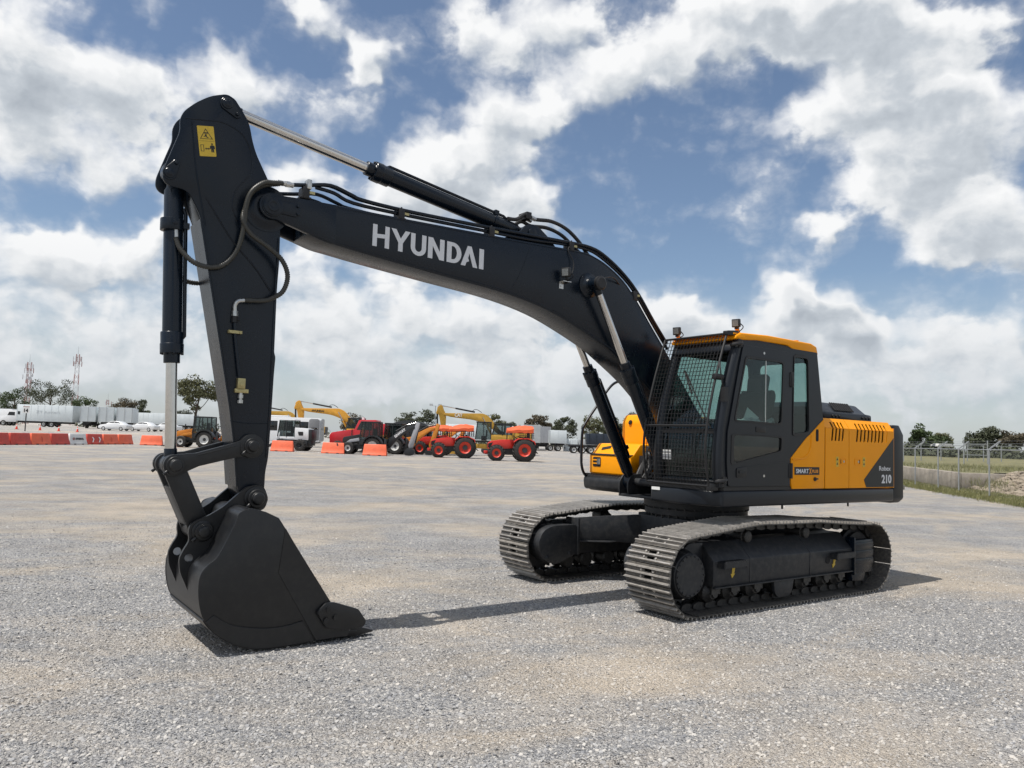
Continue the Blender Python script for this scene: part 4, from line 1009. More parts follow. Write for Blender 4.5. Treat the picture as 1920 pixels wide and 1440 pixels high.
# boom cylinder boss, work lamp on the boom
BCT, BCB = (2.095, 3.585), (0.80, 1.29)
b = MB()
b.lathe((BCT[0], CY + HB, BCT[1]), (0, 1, 0), [(-0.002, 0.145), (0.014, 0.145), (0.02, 0.115), (0.05, 0.085), (0.07, 0.08)], 28)
b.lathe((BCT[0], CY - HB, BCT[1]), (0, -1, 0), [(-0.002, 0.145), (0.014, 0.145), (0.02, 0.115), (0.05, 0.085), (0.07, 0.08)], 28)
b.cyl((BCT[0], CY - 0.415, BCT[1]), (BCT[0], CY + 0.40, BCT[1]), 0.052, n=20)
b.build('cylinder_boss', M_CHAR, boom, bevel=0.003)
def work_lamp(name, p, d, parent, s=1.0):
    """square lamp head facing d with a bracket below"""
    p = Vector(p); d = Vector(d).normalized(); rt = d.cross(Vector((0, 0, 1))).normalized(); up = rt.cross(d)
    M = Matrix(((rt.x, d.x, up.x, p.x), (rt.y, d.y, up.y, p.y), (rt.z, d.z, up.z, p.z), (0, 0, 0, 1)))
    b = MB()
    h = 0.055 * s
    v = []
    for y, k in ((-0.06 * s, 0.6), (-0.03 * s, 1.0), (0.02 * s, 1.0)):
        v += [M @ Vector((x * h * k, y, z * h * k)) for x, z in ((-1, -1), (1, -1), (1, 1), (-1, 1))]
    f = [(0, 1, 2, 3), (11, 10, 9, 8)] + [(a + k, a + (k + 1) % 4, a + 4 + (k + 1) % 4, a + 4 + k) for a in (0, 4) for k in range(4)]
    b.add(v, f)
    o = b.build(name, M_BLACK, parent, bevel=0.008 * s)
    return o, M, h
def finish_lamp(o, M, h, parent, foot):
    b = MB(); b.box(-h * 0.75, h * 0.75, 0.3 * h, 0.42 * h, -h * 0.75, h * 0.75, M)
    b.build('lens', M_LENS, o)
    b = MB(); b.beam(M @ Vector((0, -h * 0.5, -h * 0.9)), M @ Vector((0, -h * 0.5, -h * 1.6)), 0.03, 0.05)
    b.tube(catmull([M @ Vector((-h * 0.6, -h * 0.8, 0)), M @ Vector((-h * 1.3, -h * 0.8, -h * 0.9)), Vector(foot)], 5), 0.005, 6)
    b.beam(M @ Vector((0, -h * 0.5, -h * 1.4)), foot, 0.03, 0.03)
    b.build('lamp_bracket', M_BLACK, o)
o, Mm, h = work_lamp('boom_lamp', (2.52, CY + HB + 0.10, 3.66), (0.92, 0.35, -0.12), boom, 0.95)
finish_lamp(o, Mm, h, boom, (2.46, CY + HB + 0.03, 3.56))
b = MB(); b.box(2.475, 2.535, CY + HB - 0.001, CY + HB + 0.007, 3.49, 3.57); b.box(2.42, 2.535, CY + HB, CY + HB + 0.08, 3.562, 3.57)
b.cyl((2.505, CY + HB + 0.005, 3.52), (2.505, CY + HB + 0.016, 3.52), 0.014, n=6)
b.build('lamp_plate', M_ZINC, boom)
b = MB(); b.tube(catmull([(2.44, CY + HB + 0.06, 3.63), (2.38, CY + HB + 0.05, 3.70), (2.36, CY + HB + 0.03, 3.82), (2.42, CY + HB + 0.01, 3.93), (2.40, CY + HB, 3.99)], 6), 0.006, 6); b.build('lamp_cable', M_RUBBER, boom)
b = MB(); b.tube(catmull([(2.05, CY + 0.37, 3.60), (1.94, CY + 0.33, 3.68), (1.75, CY + 0.26, 3.72), (1.58, CY + 0.20, 3.66), (1.52, CY + 0.15, 3.72)], 6), 0.007, 6); b.build('grease_line', M_RUBBER, boom)

# hydraulic pipes along the boom's back
def pipe_path(off_y, off_z, pts): return [(x, CY + off_y, z + off_z) for x, z in pts]
PP = [(5.66, 3.995), (5.48, 4.03), (5.26, 4.075), (5.05, 4.03), (4.93, 4.005), (4.45, 3.995), (3.45, 4.015), (2.45, 4.045), (2.05, 4.045), (1.80, 3.97), (1.50, 3.80), (1.26, 3.60), (1.0, 3.31), (0.75, 3.05)]
PP2 = [(5.40, 4.035), (5.22, 4.02), (5.02, 3.965), (4.45, 3.96), (3.45, 3.978), (2.9, 3.99), (2.5, 4.02), (2.08, 4.02), (1.82, 3.94), (1.50, 3.77), (1.26, 3.57), (1.0, 3.28), (0.72, 2.98)]
for i, (oy, oz, P_) in enumerate(((0.185, 0.0, PP), (0.135, 0.012, PP), (0.17, -0.004, PP2), (-0.16, 0, PP), (-0.2, -0.01, PP2))):
    b = MB(); b.tube(pipe_path(oy, oz, [(x, z) for x, z in dense(P_, 4)]), 0.0185, 8); b.build('hydraulic_pipe', M_CHAR, boom)
for x, z in ((4.47, 3.965), (3.40, 3.985), (2.30, 4.02), (1.28, 3.585), (5.44, 3.97)):
    x += 0.06
    b = MB(); b.box(x - 0.03, x + 0.03, CY + 0.09, CY + 0.222, z - 0.07, z + 0.035); b.box(x - 0.05, x + 0.05, CY + 0.10, CY + 0.216, z - 0.075, z - 0.055)
    for y in (0.12, 0.20): b.cyl((x, CY + y, z + 0.034), (x, CY + y, z + 0.052), 0.010, n=6)
    b.build('pipe_clamp', M_BLACK, boom, bevel=0.004)
    b = MB(); b.box(x - 0.085, x - 0.03, CY + 0.19, CY + 0.205, z - 0.02, z + 0.005); b.build('clamp_fitting', M_BRASS, boom)
b = MB(); b.box(5.455, 5.50, CY + 0.145, CY + 0.232, 3.985, 4.075); b.build('pipe_union', M_ZINC, boom, bevel=0.008)

# ---------------- arm
ARM0 = ARM = [(6.222, 4.683), (6.156, 4.652), (6.086, 4.568), (6.021, 4.470), (5.986, 4.321), (5.947, 4.215), (5.812, 3.975), (5.745, 3.79), (5.697, 3.588), (5.690, 3.287), (5.697, 3.05), (5.695, 2.866), (5.690, 2.475), (5.676, 2.44), (5.682, 2.285), (5.686, 1.82), (5.692, 1.54), (5.712, 1.42), (5.71, 1.31), (5.715, 1.21), (5.745, 1.125), (5.80, 1.098), (5.86, 1.125), (5.905, 1.18), (5.942, 1.275), (5.981, 1.62), (6.042, 1.975), (6.146, 2.475), (6.252, 2.975), (6.373, 3.539), (6.397, 3.60), (6.472, 3.735), (6.528, 3.772), (6.611, 3.772), (6.665, 3.788), (6.697, 3.83), (6.697, 3.90), (6.617, 4.16), (6.585, 4.26), (6.595, 4.355), (6.568, 4.433), (6.477, 4.535), (6.358, 4.628)]
HA = 0.155
ARM = fillet(ARM, 0.055, 3)
b = MB()
for s in (-1, 1): b.prism(ARM, CY + s * (HA - 0.03), CY + s * HA)
WEB = [(6.10, 4.30), (5.99, 4.30), (5.95, 4.205), (5.818, 3.965)] + ARM0[7:30] + [(6.397, 3.602), (6.44, 3.72), (6.47, 3.95), (6.47, 4.25), (6.35, 4.35)]
b.prism([(x, z) for x, z in WEB], CY - HA + 0.028, CY + HA - 0.028)
arm = b.build('arm', M_CHAR, EXC, bevel=0.008)
# back and front cover strips standing proud of the side plates
b = MB()
strip = [(6.378, 3.545), (6.258, 2.975), (6.152, 2.475), (6.048, 1.975), (5.987, 1.62), (5.95, 1.30)]
for (x0, z0), (x1, z1) in zip(strip[:-1], strip[1:]):
    b.add([(x0 + 0.010, CY - HA - 0.010, z0), (x0 + 0.010, CY + HA + 0.010, z0), (x1 + 0.010, CY + HA + 0.010, z1), (x1 + 0.010, CY - HA - 0.010, z1),
           (x0 - 0.004, CY - HA - 0.010, z0), (x0 - 0.004, CY + HA + 0.010, z0), (x1 - 0.004, CY + HA + 0.010, z1), (x1 - 0.004, CY - HA - 0.010, z1)],
          [(0, 1, 2, 3), (7, 6, 5, 4), (0, 4, 5, 1), (1, 5, 6, 2), (2, 6, 7, 3), (3, 7, 4, 0)])
b.build('front_plate', M_CHAR, arm)
weld([(5.715, 3.50), (5.715, 3.05), (5.715, 2.5), (5.708, 2.0), (5.715, 1.55)], CY + HA, 0.006, M_CHAR, arm)
weld([(6.552, 4.378), (6.40, 4.40), (6.246, 4.42), (6.08, 4.36), (5.995, 4.22), (5.984, 4.05), (6.04, 3.955), (6.109, 3.845), (6.127, 3.707), (6.081, 3.583)], CY + HA, 0.006, M_CHAR, arm)
weld([(6.50, 4.36), (6.44, 3.95), (6.34, 3.50)], CY + HA, 0.006, M_CHAR, arm)
weld([(6.35, 3.74), (6.12, 3.42), (5.90, 3.20), (5.76, 3.02)], CY + HA, 0.007, M_CHAR, arm)
weld([(6.04, 1.86), (5.9, 1.845), (5.72, 1.85)], CY + HA, 0.005, M_CHAR, arm)
# pivot ring and boss at the boom tip
b = MB(); b.lathe((5.83, CY + HA - 0.002, 3.745), (0, 1, 0), [(0, 0.205), (0.008, 0.205), (0.010, 0.16), (0.022, 0.14), (0.026, 0.10)], 32); b.build('pivot_boss', M_CHAR, arm)
def keeper(p, q, y, r0, r1, parent):
    b = MB(); d = (Vector(q) - Vector(p)); a = math.atan2(d.y, d.x)
    pts = circle2(p[0], p[1], r0, 12, a + math.pi / 2, a + 3 * math.pi / 2) + circle2(q[0], q[1], r1, 10, a - math.pi / 2, a + math.pi / 2)
    b.prism(pts, y - 0.002, y + 0.012)
    b.lathe((p[0], y + 0.012, p[1]), (0, 1, 0), [(0, r0 * 0.78), (0.010, r0 * 0.76), (0.011, r0 * 0.5), (0.016, r0 * 0.46)], 20)
    b.cyl((q[0], y + 0.01, q[1]), (q[0], y + 0.03, q[1]), r1 * 0.5, n=8)
    b.build('pin_cap', M_CHAR, parent, bevel=0.003, seg=1)
keeper((6.647, 3.882), (6.60, 3.976), CY + HA, 0.055, 0.03, arm)
keeper((6.223, 4.590), (6.135, 4.52), CY + HA, 0.058, 0.032, arm)
# warning decal
b = MB()
dc = lambda u, v_: (6.459 - 0.135 * u - 0.040 * (1 - v_), 4.082 + 0.255 * v_ + 0.026 * u)
quad = fillet([dc(0, 0), dc(1, 0), dc(1, 1), dc(0, 1)], 0.008, 3)
b.prism(quad, CY + HA + 0.0005, CY + HA + 0.0025)
b.build('warning_decal', M_DECAL_Y, arm)
b = MB()
y0, y1 = CY + HA + 0.0026, CY + HA + 0.0034
def P2(*q): return [dc(u, v_) for u, v_ in q]
b.plate(P2((0.12, 0.57), (0.88, 0.57), (0.50, 0.92)), [P2((0.18, 0.585), (0.82, 0.585), (0.50, 0.885))], y0, y1)
b.prism(P2((0.38, 0.75), (0.62, 0.75), (0.62, 0.79), (0.38, 0.79)), y0, y1)
b.prism(P2((0.44, 0.74), (0.54, 0.72), (0.52, 0.66), (0.64, 0.62), (0.60, 0.60), (0.44, 0.655), (0.36, 0.63), (0.36, 0.655), (0.44, 0.69)), y0, y1)
b.prism(P2((0.04, 0.500), (0.96, 0.500), (0.96, 0.506), (0.04, 0.506)), y0, y1)
b.plate(P2((0.10, 0.16), (0.30, 0.16), (0.30, 0.38), (0.10, 0.38)), [P2((0.13, 0.175), (0.27, 0.175), (0.27, 0.365), (0.13, 0.365))], y0, y1)
b.prism(P2((0.36, 0.25), (0.43, 0.29), (0.43, 0.265), (0.57, 0.265), (0.57, 0.29), (0.64, 0.25), (0.57, 0.21), (0.57, 0.235), (0.43, 0.235), (0.43, 0.21)), y0, y1)
b.prism(P2((0.72, 0.14), (0.79, 0.14), (0.80, 0.24), (0.82, 0.14), (0.89, 0.14), (0.88, 0.26), (0.96, 0.24), (0.94, 0.34), (0.86, 0.37), (0.74, 0.37), (0.66, 0.34), (0.65, 0.24), (0.72, 0.26)), y0, y1)
b.prism([dc(0.80 + 0.05 * math.cos(a), 0.41 + 0.03 * math.sin(a)) for a in [k * math.pi / 5 for k in range(10)]], y0, y1)
b.build('decal_print', M_DECAL_K, arm)
# auxiliary line down the arm
AY = CY + HA
b = MB(); b.tube(catmull([(6.06, AY + 0.03, 2.80), (6.055, AY + 0.03, 2.64), (6.04, AY + 0.03, 2.52), (5.995, AY + 0.03, 2.24)], 4), 0.014, 8); b.build('arm_pipe', M_CHAR, arm)
b = MB(); b.tube(catmull([(6.06, AY + 0.03, 2.78), (6.065, AY + 0.032, 2.84), (6.045, AY + 0.038, 2.885), (5.99, AY + 0.045, 2.90)], 5), 0.017, 8)
b.cyl((6.06, AY + 0.03, 2.755), (6.062, AY + 0.03, 2.80), 0.026, n=6); b.build('elbow_fitting', M_ZINC, arm)
b = MB(); b.cyl((6.06, AY + 0.03, 2.70), (6.06, AY + 0.03, 2.755), 0.028, n=6); b.cyl((6.06, AY + 0.03, 2.725), (6.02, AY + 0.04, 2.725), 0.012, n=6); b.build('adapter', M_BLACK, arm)
b = MB(); b.box(5.995, 6.11, AY + 0.001, AY + 0.05, 2.605, 2.63)
for x in (6.01, 6.095): b.cyl((x, AY + 0.05, 2.617), (x, AY + 0.058, 2.617), 0.011, n=6)
b.build('pipe_strap', M_BRASS, arm)
b = MB(); b.box(5.945, 6.01, AY + 0.001, AY + 0.06, 2.135, 2.225); b.box(5.91, 6.025, AY + 0.001, AY + 0.045, 2.10, 2.135)
b.cyl((5.975, AY + 0.058, 2.17), (5.975, AY + 0.068, 2.17), 0.018, n=14)
vb = b.build('valve_block', M_BRASS, arm, bevel=0.003)
b = MB()
for z0, z1, r in ((2.10, 2.085, 0.016), (2.085, 2.055, 0.023), (2.055, 2.04, 0.014), (2.04, 2.012, 0.024)): b.cyl((5.972, AY + 0.03, z0), (5.972, AY + 0.03, z1), r, n=8)
b.build('stop_fitting', M_ZINC, arm)
# corrugated hoses
def hose(pts, r, name, parent, step=0.0095, ring=0.13):
    b = MB(); b.tube(resample(catmull(pts, 12), step), r, 10, ring=ring); return b.build(name, M_RUBBER_H, parent, ang=60)
M_RUBBER_H = mat('corrugated_hose', (0.035, 0.034, 0.028), 0.42, var=0.2, scale=30)
hose([(5.72, AY + 0.06, 3.985), (5.81, AY + 0.085, 3.965), (5.90, AY + 0.10, 3.94), (6.00, AY + 0.10, 3.84), (6.035, AY + 0.085, 3.70), (6.04, AY + 0.06, 3.50), (6.08, AY + 0.04, 3.32), (6.17, AY + 0.035, 3.19), (6.28, AY + 0.03, 3.145), (6.41, AY + 0.0, 3.17), (6.51, AY - 0.05, 3.27), (6.55, AY - 0.08, 3.37)], 0.021, 'corrugated_hose', arm)
hose([(5.74, AY + 0.035, 3.985), (5.90, AY + 0.055, 3.925), (5.995, AY + 0.055, 3.83), (6.03, AY + 0.045, 3.70), (6.05, AY + 0.075, 3.585), (5.98, AY + 0.075, 3.48), (5.83, AY + 0.085, 3.39), (5.70, AY + 0.09, 3.29), (5.64, AY + 0.085, 3.16), (5.67, AY + 0.075, 3.02), (5.76, AY + 0.06, 2.945), (5.84, AY + 0.05, 2.915), (5.99, AY + 0.045, 2.90)], 0.021, 'corrugated_hose', arm)
hose([(6.50, CY - 0.10, 3.40), (6.50, CY - 0.14, 3.20), (6.42, CY - 0.18, 3.08), (6.30, CY - 0.19, 3.06), (6.18, CY - 0.19, 3.10)], 0.02, 'corrugated_hose', arm)
b = MB(); b.tube(catmull([(5.76, AY + 0.05, 3.99), (5.70, AY + 0.05, 3.99), (5.62, AY + 0.04, 3.995)], 4), 0.024, 8); b.cyl((5.69, AY + 0.05, 3.99), (5.655, AY + 0.05, 3.992), 0.030, n=6); b.build('hose_fitting', M_ZINC, boom)
b = MB(); b.tube(catmull([(6.545, AY - 0.08, 3.36), (6.552, AY - 0.085, 3.44), (6.56, AY - 0.09, 3.52), (6.575, AY - 0.10, 3.55)], 4), 0.017, 8); b.build('hose_elbow', M_ZINC, arm)

# ---------------- hydraulic cylinders: rod pin -> base pin
def ram(name, rod_end, base_end, y, exposed, rr, br, parent, port_side=1, base_eye=0.10):
    a = Vector((rod_end[0], y, rod_end[1])); c = Vector((base_end[0], y, base_end[1]))
    d = (c - a).normalized(); L = (c - a).length
    b = MB()
    b.lathe(a, d, [(exposed + 0.05, br * 1.0), (exposed + 0.06, br), (L - 0.16, br), (L - 0.13, br * 0.8), (L - 0.08, br * 0.72), (L - 0.02, br * 0.6)], 28)
    b.cyl(c + Vector((0, -br * 0.8, 0)), c + Vector((0, br * 0.8, 0)), base_eye, n=24)
    ob = b.build(name, M_CHAR, parent)
    b = MB(); b.cyl(a + d * 0.03, a + d * (exposed + 0.06), rr, n=24); b.build('rod', M_CHROME, ob)
    b = MB(); b.cyl(a + Vector((0, -br * 0.95, 0)), a + Vector((0, br * 0.95, 0)), rr * 1.75, n=24); b.cyl(a, a + d * 0.13, rr * 1.12, n=20); b.build('rod_eye', M_CHAR, ob, bevel=0.004)
    b = MB(); b.lathe(a, d, [(exposed - 0.03, br * 0.84), (exposed + 0.05, br * 0.84), (exposed + 0.052, br * 1.20), (exposed + 0.13, br * 1.22), (exposed + 0.135, br * 1.16), (exposed + 0.23, br * 1.18), (exposed + 0.235, br * 1.02)], 28)
    sd = d.cross(Vector((0, 1, 0)))
    for k in range(8):
        t = 2 * math.pi * k / 8
        q = a + d * (exposed + 0.04) + (Vector((0, 1, 0)) * math.cos(t) + sd * math.sin(t)) * br * 1.05
        b.cyl(q, q + d * 0.03, 0.014, n=6)
    b.build('gland', M_CHAR, ob, bevel=0.003, seg=1)
    q = sd * port_side + Vector((0, 0.35, 0)); q.normalize()
    b = MB(); o2 = q * (br + 0.017)
    b.tube([a + d * (exposed + 0.18) + q * br, a + d * (exposed + 0.20) + o2, a + d * (exposed + 0.26) + o2, a + d * (L - 0.35) + o2, a + d * (L - 0.30) + q * br], 0.0165, 8)
    b.build('port_pipe', M_CHAR, ob)
    for t in (L - 0.45,):
        if t < L - 0.3:
            b = MB(); b.cyl(a + d * (t - 0.02), a + d * (t + 0.02), br * 1.06, n=24); b.beam(a + d * (t - 0.025) + q * (br + 0.02), a + d * (t + 0.025) + q * (br + 0.02), 0.05, 0.05); b.build('pipe_band', M_CHAR, ob)
    return ob
ram('boom_cylinder', BCT, BCB, CY + 0.33, 1.02, 0.042, 0.074, EXC, -1)
ram('boom_cylinder', BCT, BCB, CY - 0.33, 1.02, 0.042, 0.074, EXC, -1)
ram('arm_cylinder', (6.19, 4.612), (2.87, 4.075), CY, 1.40, 0.050, 0.083, EXC, -1)
bc = ram('bucket_cylinder', (6.462, 1.480), (6.58, 3.937), CY, 0.875, 0.046, 0.078, EXC, 1)
b = MB(); b.cyl((6.565, CY - 0.10, 3.50), (6.565, CY + 0.10, 3.50), 0.024, n=12); b.cyl((6.568, CY, 3.44), (6.57, CY, 3.54), 0.095, n=24); b.build('barrel_clamp', M_CHAR, bc, bevel=0.004)
for s in (1, -1):                                         # pin end caps of the boom cylinders
    b = MB(); b.lathe((BCT[0], CY + s * 0.40, BCT[1]), (0, s, 0), [(0, 0.082), (0.035, 0.082), (0.04, 0.07), (0.048, 0.06)], 24)
    b.build('pin_cap', M_BLACK, boom)
b = MB(); b.cyl((BCB[0], CY - 0.44, BCB[1]), (BCB[0], CY + 0.44, BCB[1]), 0.05, n=18); b.build('foot_pin', M_FRAME, EXC)
# arm cylinder mount on the boom and its feed hoses
b = MB()
for s in (-1, 1): b.prism(fillet([(3.20, 3.93), (2.50, 3.95), (2.62, 4.06), (2.80, 4.18), (2.95, 4.165), (3.03, 4.07)], 0.05), CY + s * 0.11 - 0.02, CY + s * 0.11 + 0.02)
b.cyl((2.87, CY - 0.15, 4.075), (2.87, CY + 0.15, 4.075), 0.055, n=18)
b.build('cylinder_bracket', M_CHAR, boom, bevel=0.006)
for i, (oy, zz) in enumerate(((0.06, 0.0), (-0.02, -0.06))):
    b = MB(); b.tube(catmull([(3.16, CY + oy, 4.20 + zz), (3.04, CY + oy, 4.215 + zz), (2.92, CY + oy, 4.29 + zz), (2.78, CY + oy, 4.265 + zz), (2.55, CY + oy, 4.285 + zz), (2.33, CY + oy, 4.24 + zz), (2.14, CY + oy, 4.13 + zz), (2.0, CY + oy + 0.02, 3.98)], 6), 0.022, 8); b.build('feed_hose', M_RUBBER, boom)
b = MB(); b.box(2.86, 2.93, CY - 0.06, CY + 0.10, 4.24, 4.32); b.build('hose_clamp', M_BLACK, boom, bevel=0.006)
b = MB()
for oy in (0.06, -0.02): b.cyl((2.84, CY + oy, 4.275), (2.78, CY + oy, 4.262), 0.026, n=6)
b.build('hose_ferrule', M_ZINC, boom)

# ---------------- bucket linkage
LP, CP, BP, AP = (5.860, 1.648), (6.472, 1.480), (6.225, 0.940), (5.805, 1.205)
for s in (1, -1):
    b = MB()
    d = (Vector(CP) - Vector(LP)); a = math.atan2(d.y, d.x); n_ = Vector((-math.sin(a), math.cos(a)))
    m1 = Vector(LP).lerp(Vector(CP), 0.22); m2 = Vector(LP).lerp(Vector(CP), 0.72)
    up_ = [m2 - n_ * 0.055, m1 - n_ * 0.06]; lo_ = [m1 + n_ * 0.06, m2 + n_ * 0.055]
    pts = circle2(LP[0], LP[1], 0.090, 16, a + math.pi * 0.62, a + math.pi * 1.38) + [tuple(m1 - n_ * 0.062), tuple(m2 - n_ * 0.056)] + circle2(CP[0], CP[1], 0.088, 16, a - math.pi * 0.62, a + math.pi * 0.62) + [tuple(m2 + n_ * 0.056), tuple(m1 + n_ * 0.062)]
    y0 = CY + s * 0.178; y1 = CY + s * 0.218
    b.prism(pts, y0, y1)
    b.beam((m1.x, y1, m1.y + 0.035), (m2.x, y1, m2.y + 0.035), 0.006, 0.014)
    b.cyl((LP[0], CY + s * 0.15, LP[1]), (LP[0], CY + s * 0.225, LP[1]), 0.102, n=24)
    b.build('guide_link', M_BUCKET, EXC, bevel=0.006)
def pin(p, half, r, parent, name='pin'):
    b = MB()
    for s in (1, -1):
        b.lathe((p[0], CY, p[1]), (0, s, 0), [(0.0, r), (half - 0.035, r), (half - 0.034, r * 1.5), (half - 0.006, r * 1.5), (half - 0.005, r * 1.02), (half + 0.03, r), (half + 0.036, r * 0.85), (half + 0.036, r * 0.3)], 22)
        b.cyl((p[0] + 0.055, CY + s * (half - 0.022), p[1] - 0.045), (p[0] + 0.085, CY + s * (half - 0.022), p[1] - 0.075), 0.014, n=8)
    return b.build(name, M_BUCKET, parent, bevel=0.003, seg=1)
pin(LP, 0.252, 0.046, EXC, 'linkage_pin'); pin(CP, 0.252, 0.048, EXC, 'linkage_pin')
b = MB()
a = math.atan2(BP[1] - CP[1], BP[0] - CP[0]); n_ = Vector((-math.sin(a), math.cos(a)))
for s in (1, -1):
    pts = circle2(CP[0], CP[1], 0.085, 14, a + math.pi / 2, a + 3 * math.pi / 2) + circle2(BP[0], BP[1], 0.085, 14, a - math.pi / 2, a + math.pi / 2)
    b.prism(pts, CY + s * 0.105, CY + s * 0.150)
m1 = Vector(CP).lerp(Vector(BP), 0.28); m2 = Vector(CP).lerp(Vector(BP), 0.86)
b.prism([tuple(m1 + n_ * 0.085), tuple(m2 + n_ * 0.085), tuple(m2 - n_ * 0.085), tuple(m1 - n_ * 0.085)], CY - 0.146, CY + 0.146)
b.cyl((BP[0], CY - 0.165, BP[1]), (BP[0], CY + 0.165, BP[1]), 0.088, n=22)
b.build('bucket_link', M_BUCKET, EXC, bevel=0.006)

# ---------------- bucket
YK, YR = 0.535, -0.635
SH = [(5.06, 0.035), (5.354, 0.032), (5.606, 0.020), (5.821, 0.023), (6.006, 0.074), (6.163, 0.175), (6.268, 0.293), (6.312, 0.422), (6.326, 0.561), (6.312, 0.655), (6.265, 0.72), (6.192, 0.785), (6.110, 0.952), (6.066, 1.054), (6.035, 1.125), (5.951, 1.155)]
SHd = dense(SH, 4)
PL = SHd + [(5.83, 1.122), (5.719, 1.069), (5.681, 1.014), (5.507, 0.750), (5.304, 0.450), (5.224, 0.333), (5.05, 0.098)]
b = MB()
for y0, y1 in ((YK - 0.028, YK), (YR, YR + 0.028)): b.prism(PL, y0, y1)
bucket = b.build('bucket', M_BUCKET, EXC, bevel=0.004)
b = MB()
n = len(SHd); v = []
for i, (x, z) in enumerate(SHd):
    x0, z0 = SHd[max(i - 1, 0)]; x1, z1 = SHd[min(i + 1, n - 1)]
    t = Vector((x1 - x0, z1 - z0)).normalized(); nr = Vector((-t.y, t.x))
    xi, zi = x + nr.x * 0.024, z + nr.y * 0.024
    v += [(x + nr.x * 0.003, YR + 0.002, z + nr.y * 0.003), (x + nr.x * 0.003, YK - 0.002, z + nr.y * 0.003), (xi, YK - 0.002, zi), (xi, YR + 0.002, zi)]
f = [(0, 1, 2, 3), tuple(range(4 * n - 1, 4 * n - 5, -1))]
for i in range(n - 1): f += [(i * 4 + k, i * 4 + (k + 1) % 4, i * 4 + 4 + (k + 1) % 4, i * 4 + 4 + k) for k in range(4)]
b.add(v, f)
b.build('shell', M_BUCKET, bucket)
# wear plate wrapped round the heel of the shell
b = MB(); pts = SHd[4:25]; o_ = []
for i, (x, z) in enumerate(pts):
    xa, za = pts[max(i - 1, 0)]; xb, zb = pts[min(i + 1, len(pts) - 1)]
    t = Vector((xb - xa, zb - za)).normalized(); o_.append((x + t.y * 0.009, z - t.x * 0.009))
b.prism(o_ + list(reversed(pts)), YR + 0.012, YK - 0.012)
b.build('heel_plate', M_BUCKET, bucket)
# torque tube wrapping the top
b = MB(); b.cyl((5.965, YR + 0.03, 1.085), (5.965, YK - 0.03, 1.085), 0.066, n=24); b.build('torque_tube', M_BUCKET, bucket)
EAR = [(5.692, 1.198), (5.733, 1.297), (5.803, 1.318), (5.886, 1.298), (5.964, 1.232), (6.066, 1.138), (6.181, 1.067), (6.275, 1.032), (6.325, 1.0), (6.338, 0.935), (6.324, 0.866), (6.369, 0.789), (6.396, 0.725), (6.384, 0.62), (6.297, 0.423), (6.27, 0.55), (6.18, 0.70), (6.05, 0.90), (5.96, 1.05), (5.80, 1.08), (5.72, 1.11)]
for s in (1, -1):
    b = MB(); yo = CY + s * 0.20
    b.plate(fillet(EAR, 0.03, 3), [circle2(6.322, 0.727, 0.033, 16)], yo - 0.018, yo + 0.018)
    b.lathe((AP[0], yo, AP[1]), (0, s, 0), [(0, 0.098), (0.026, 0.098), (0.03, 0.09)], 26)
    b.lathe((BP[0], yo, BP[1]), (0, s, 0), [(0, 0.088), (0.026, 0.088), (0.03, 0.08)], 26)
    b.build('hinge_plate', M_BUCKET, bucket, bevel=0.003, seg=1)
pin(AP, 0.285, 0.052, bucket); pin(BP, 0.275, 0.047, bucket)
b = MB(); b.cyl((AP[0], CY - 0.18, AP[1]), (AP[0], CY + 0.18, AP[1]), 0.10, n=24); b.build('arm_nose_boss', M_BUCKET, arm)
# side plate reinforcements
b = MB()
band = [(5.36, 0.033), (5.606, 0.021), (5.821, 0.024), (6.006, 0.075), (6.163, 0.176), (6.255, 0.28)]
inn = [(6.20, 0.33), (6.07, 0.245), (5.93, 0.205), (5.75, 0.18), (5.60, 0.185), (5.47, 0.21)]
b.prism(dense(band, 3) + dense(inn, 3), YK + 0.0005, YK + 0.010)
b.build('side_wear_plate', M_BUCKET, bucket, bevel=0.003, seg=1)
b = MB()
b.prism([(5.35, 0.034), (5.06, 0.036), (5.05, 0.098), (5.224, 0.333), (5.304, 0.450), (5.507, 0.750), (5.60, 0.89), (5.66, 0.985), (5.70, 0.62), (5.49, 0.27)], YK + 0.0005, YK + 0.006)
b.build('side_edge_plate', M_BUCKET, bucket, bevel=0.003, seg=1)
# side cutters
for s, yy in ((1, YK + 0.009), (-1, YR - 0.03)):
    b = MB()
    b.prism(fillet([(5.368, 0.275), (5.29, 0.345), (5.215, 0.345), (4.985, 0.265), (4.905, 0.155), (4.93, 0.105), (5.12, 0.098), (5.275, 0.135)], 0.02), yy, yy + 0.030)
    o = b.build('side_cutter', M_BUCKET, bucket, bevel=0.006)
    b = MB()
    for x, z in ((5.335, 0.27), (5.265, 0.29), (5.285, 0.20), (5.20, 0.215)):
        b.cyl((x, yy + (0.03 if s > 0 else 0), z), (x, yy + (0.05 if s > 0 else -0.02), z), 0.024, n=6)
    b.build('cutter_bolts', M_BUCKET, bucket)
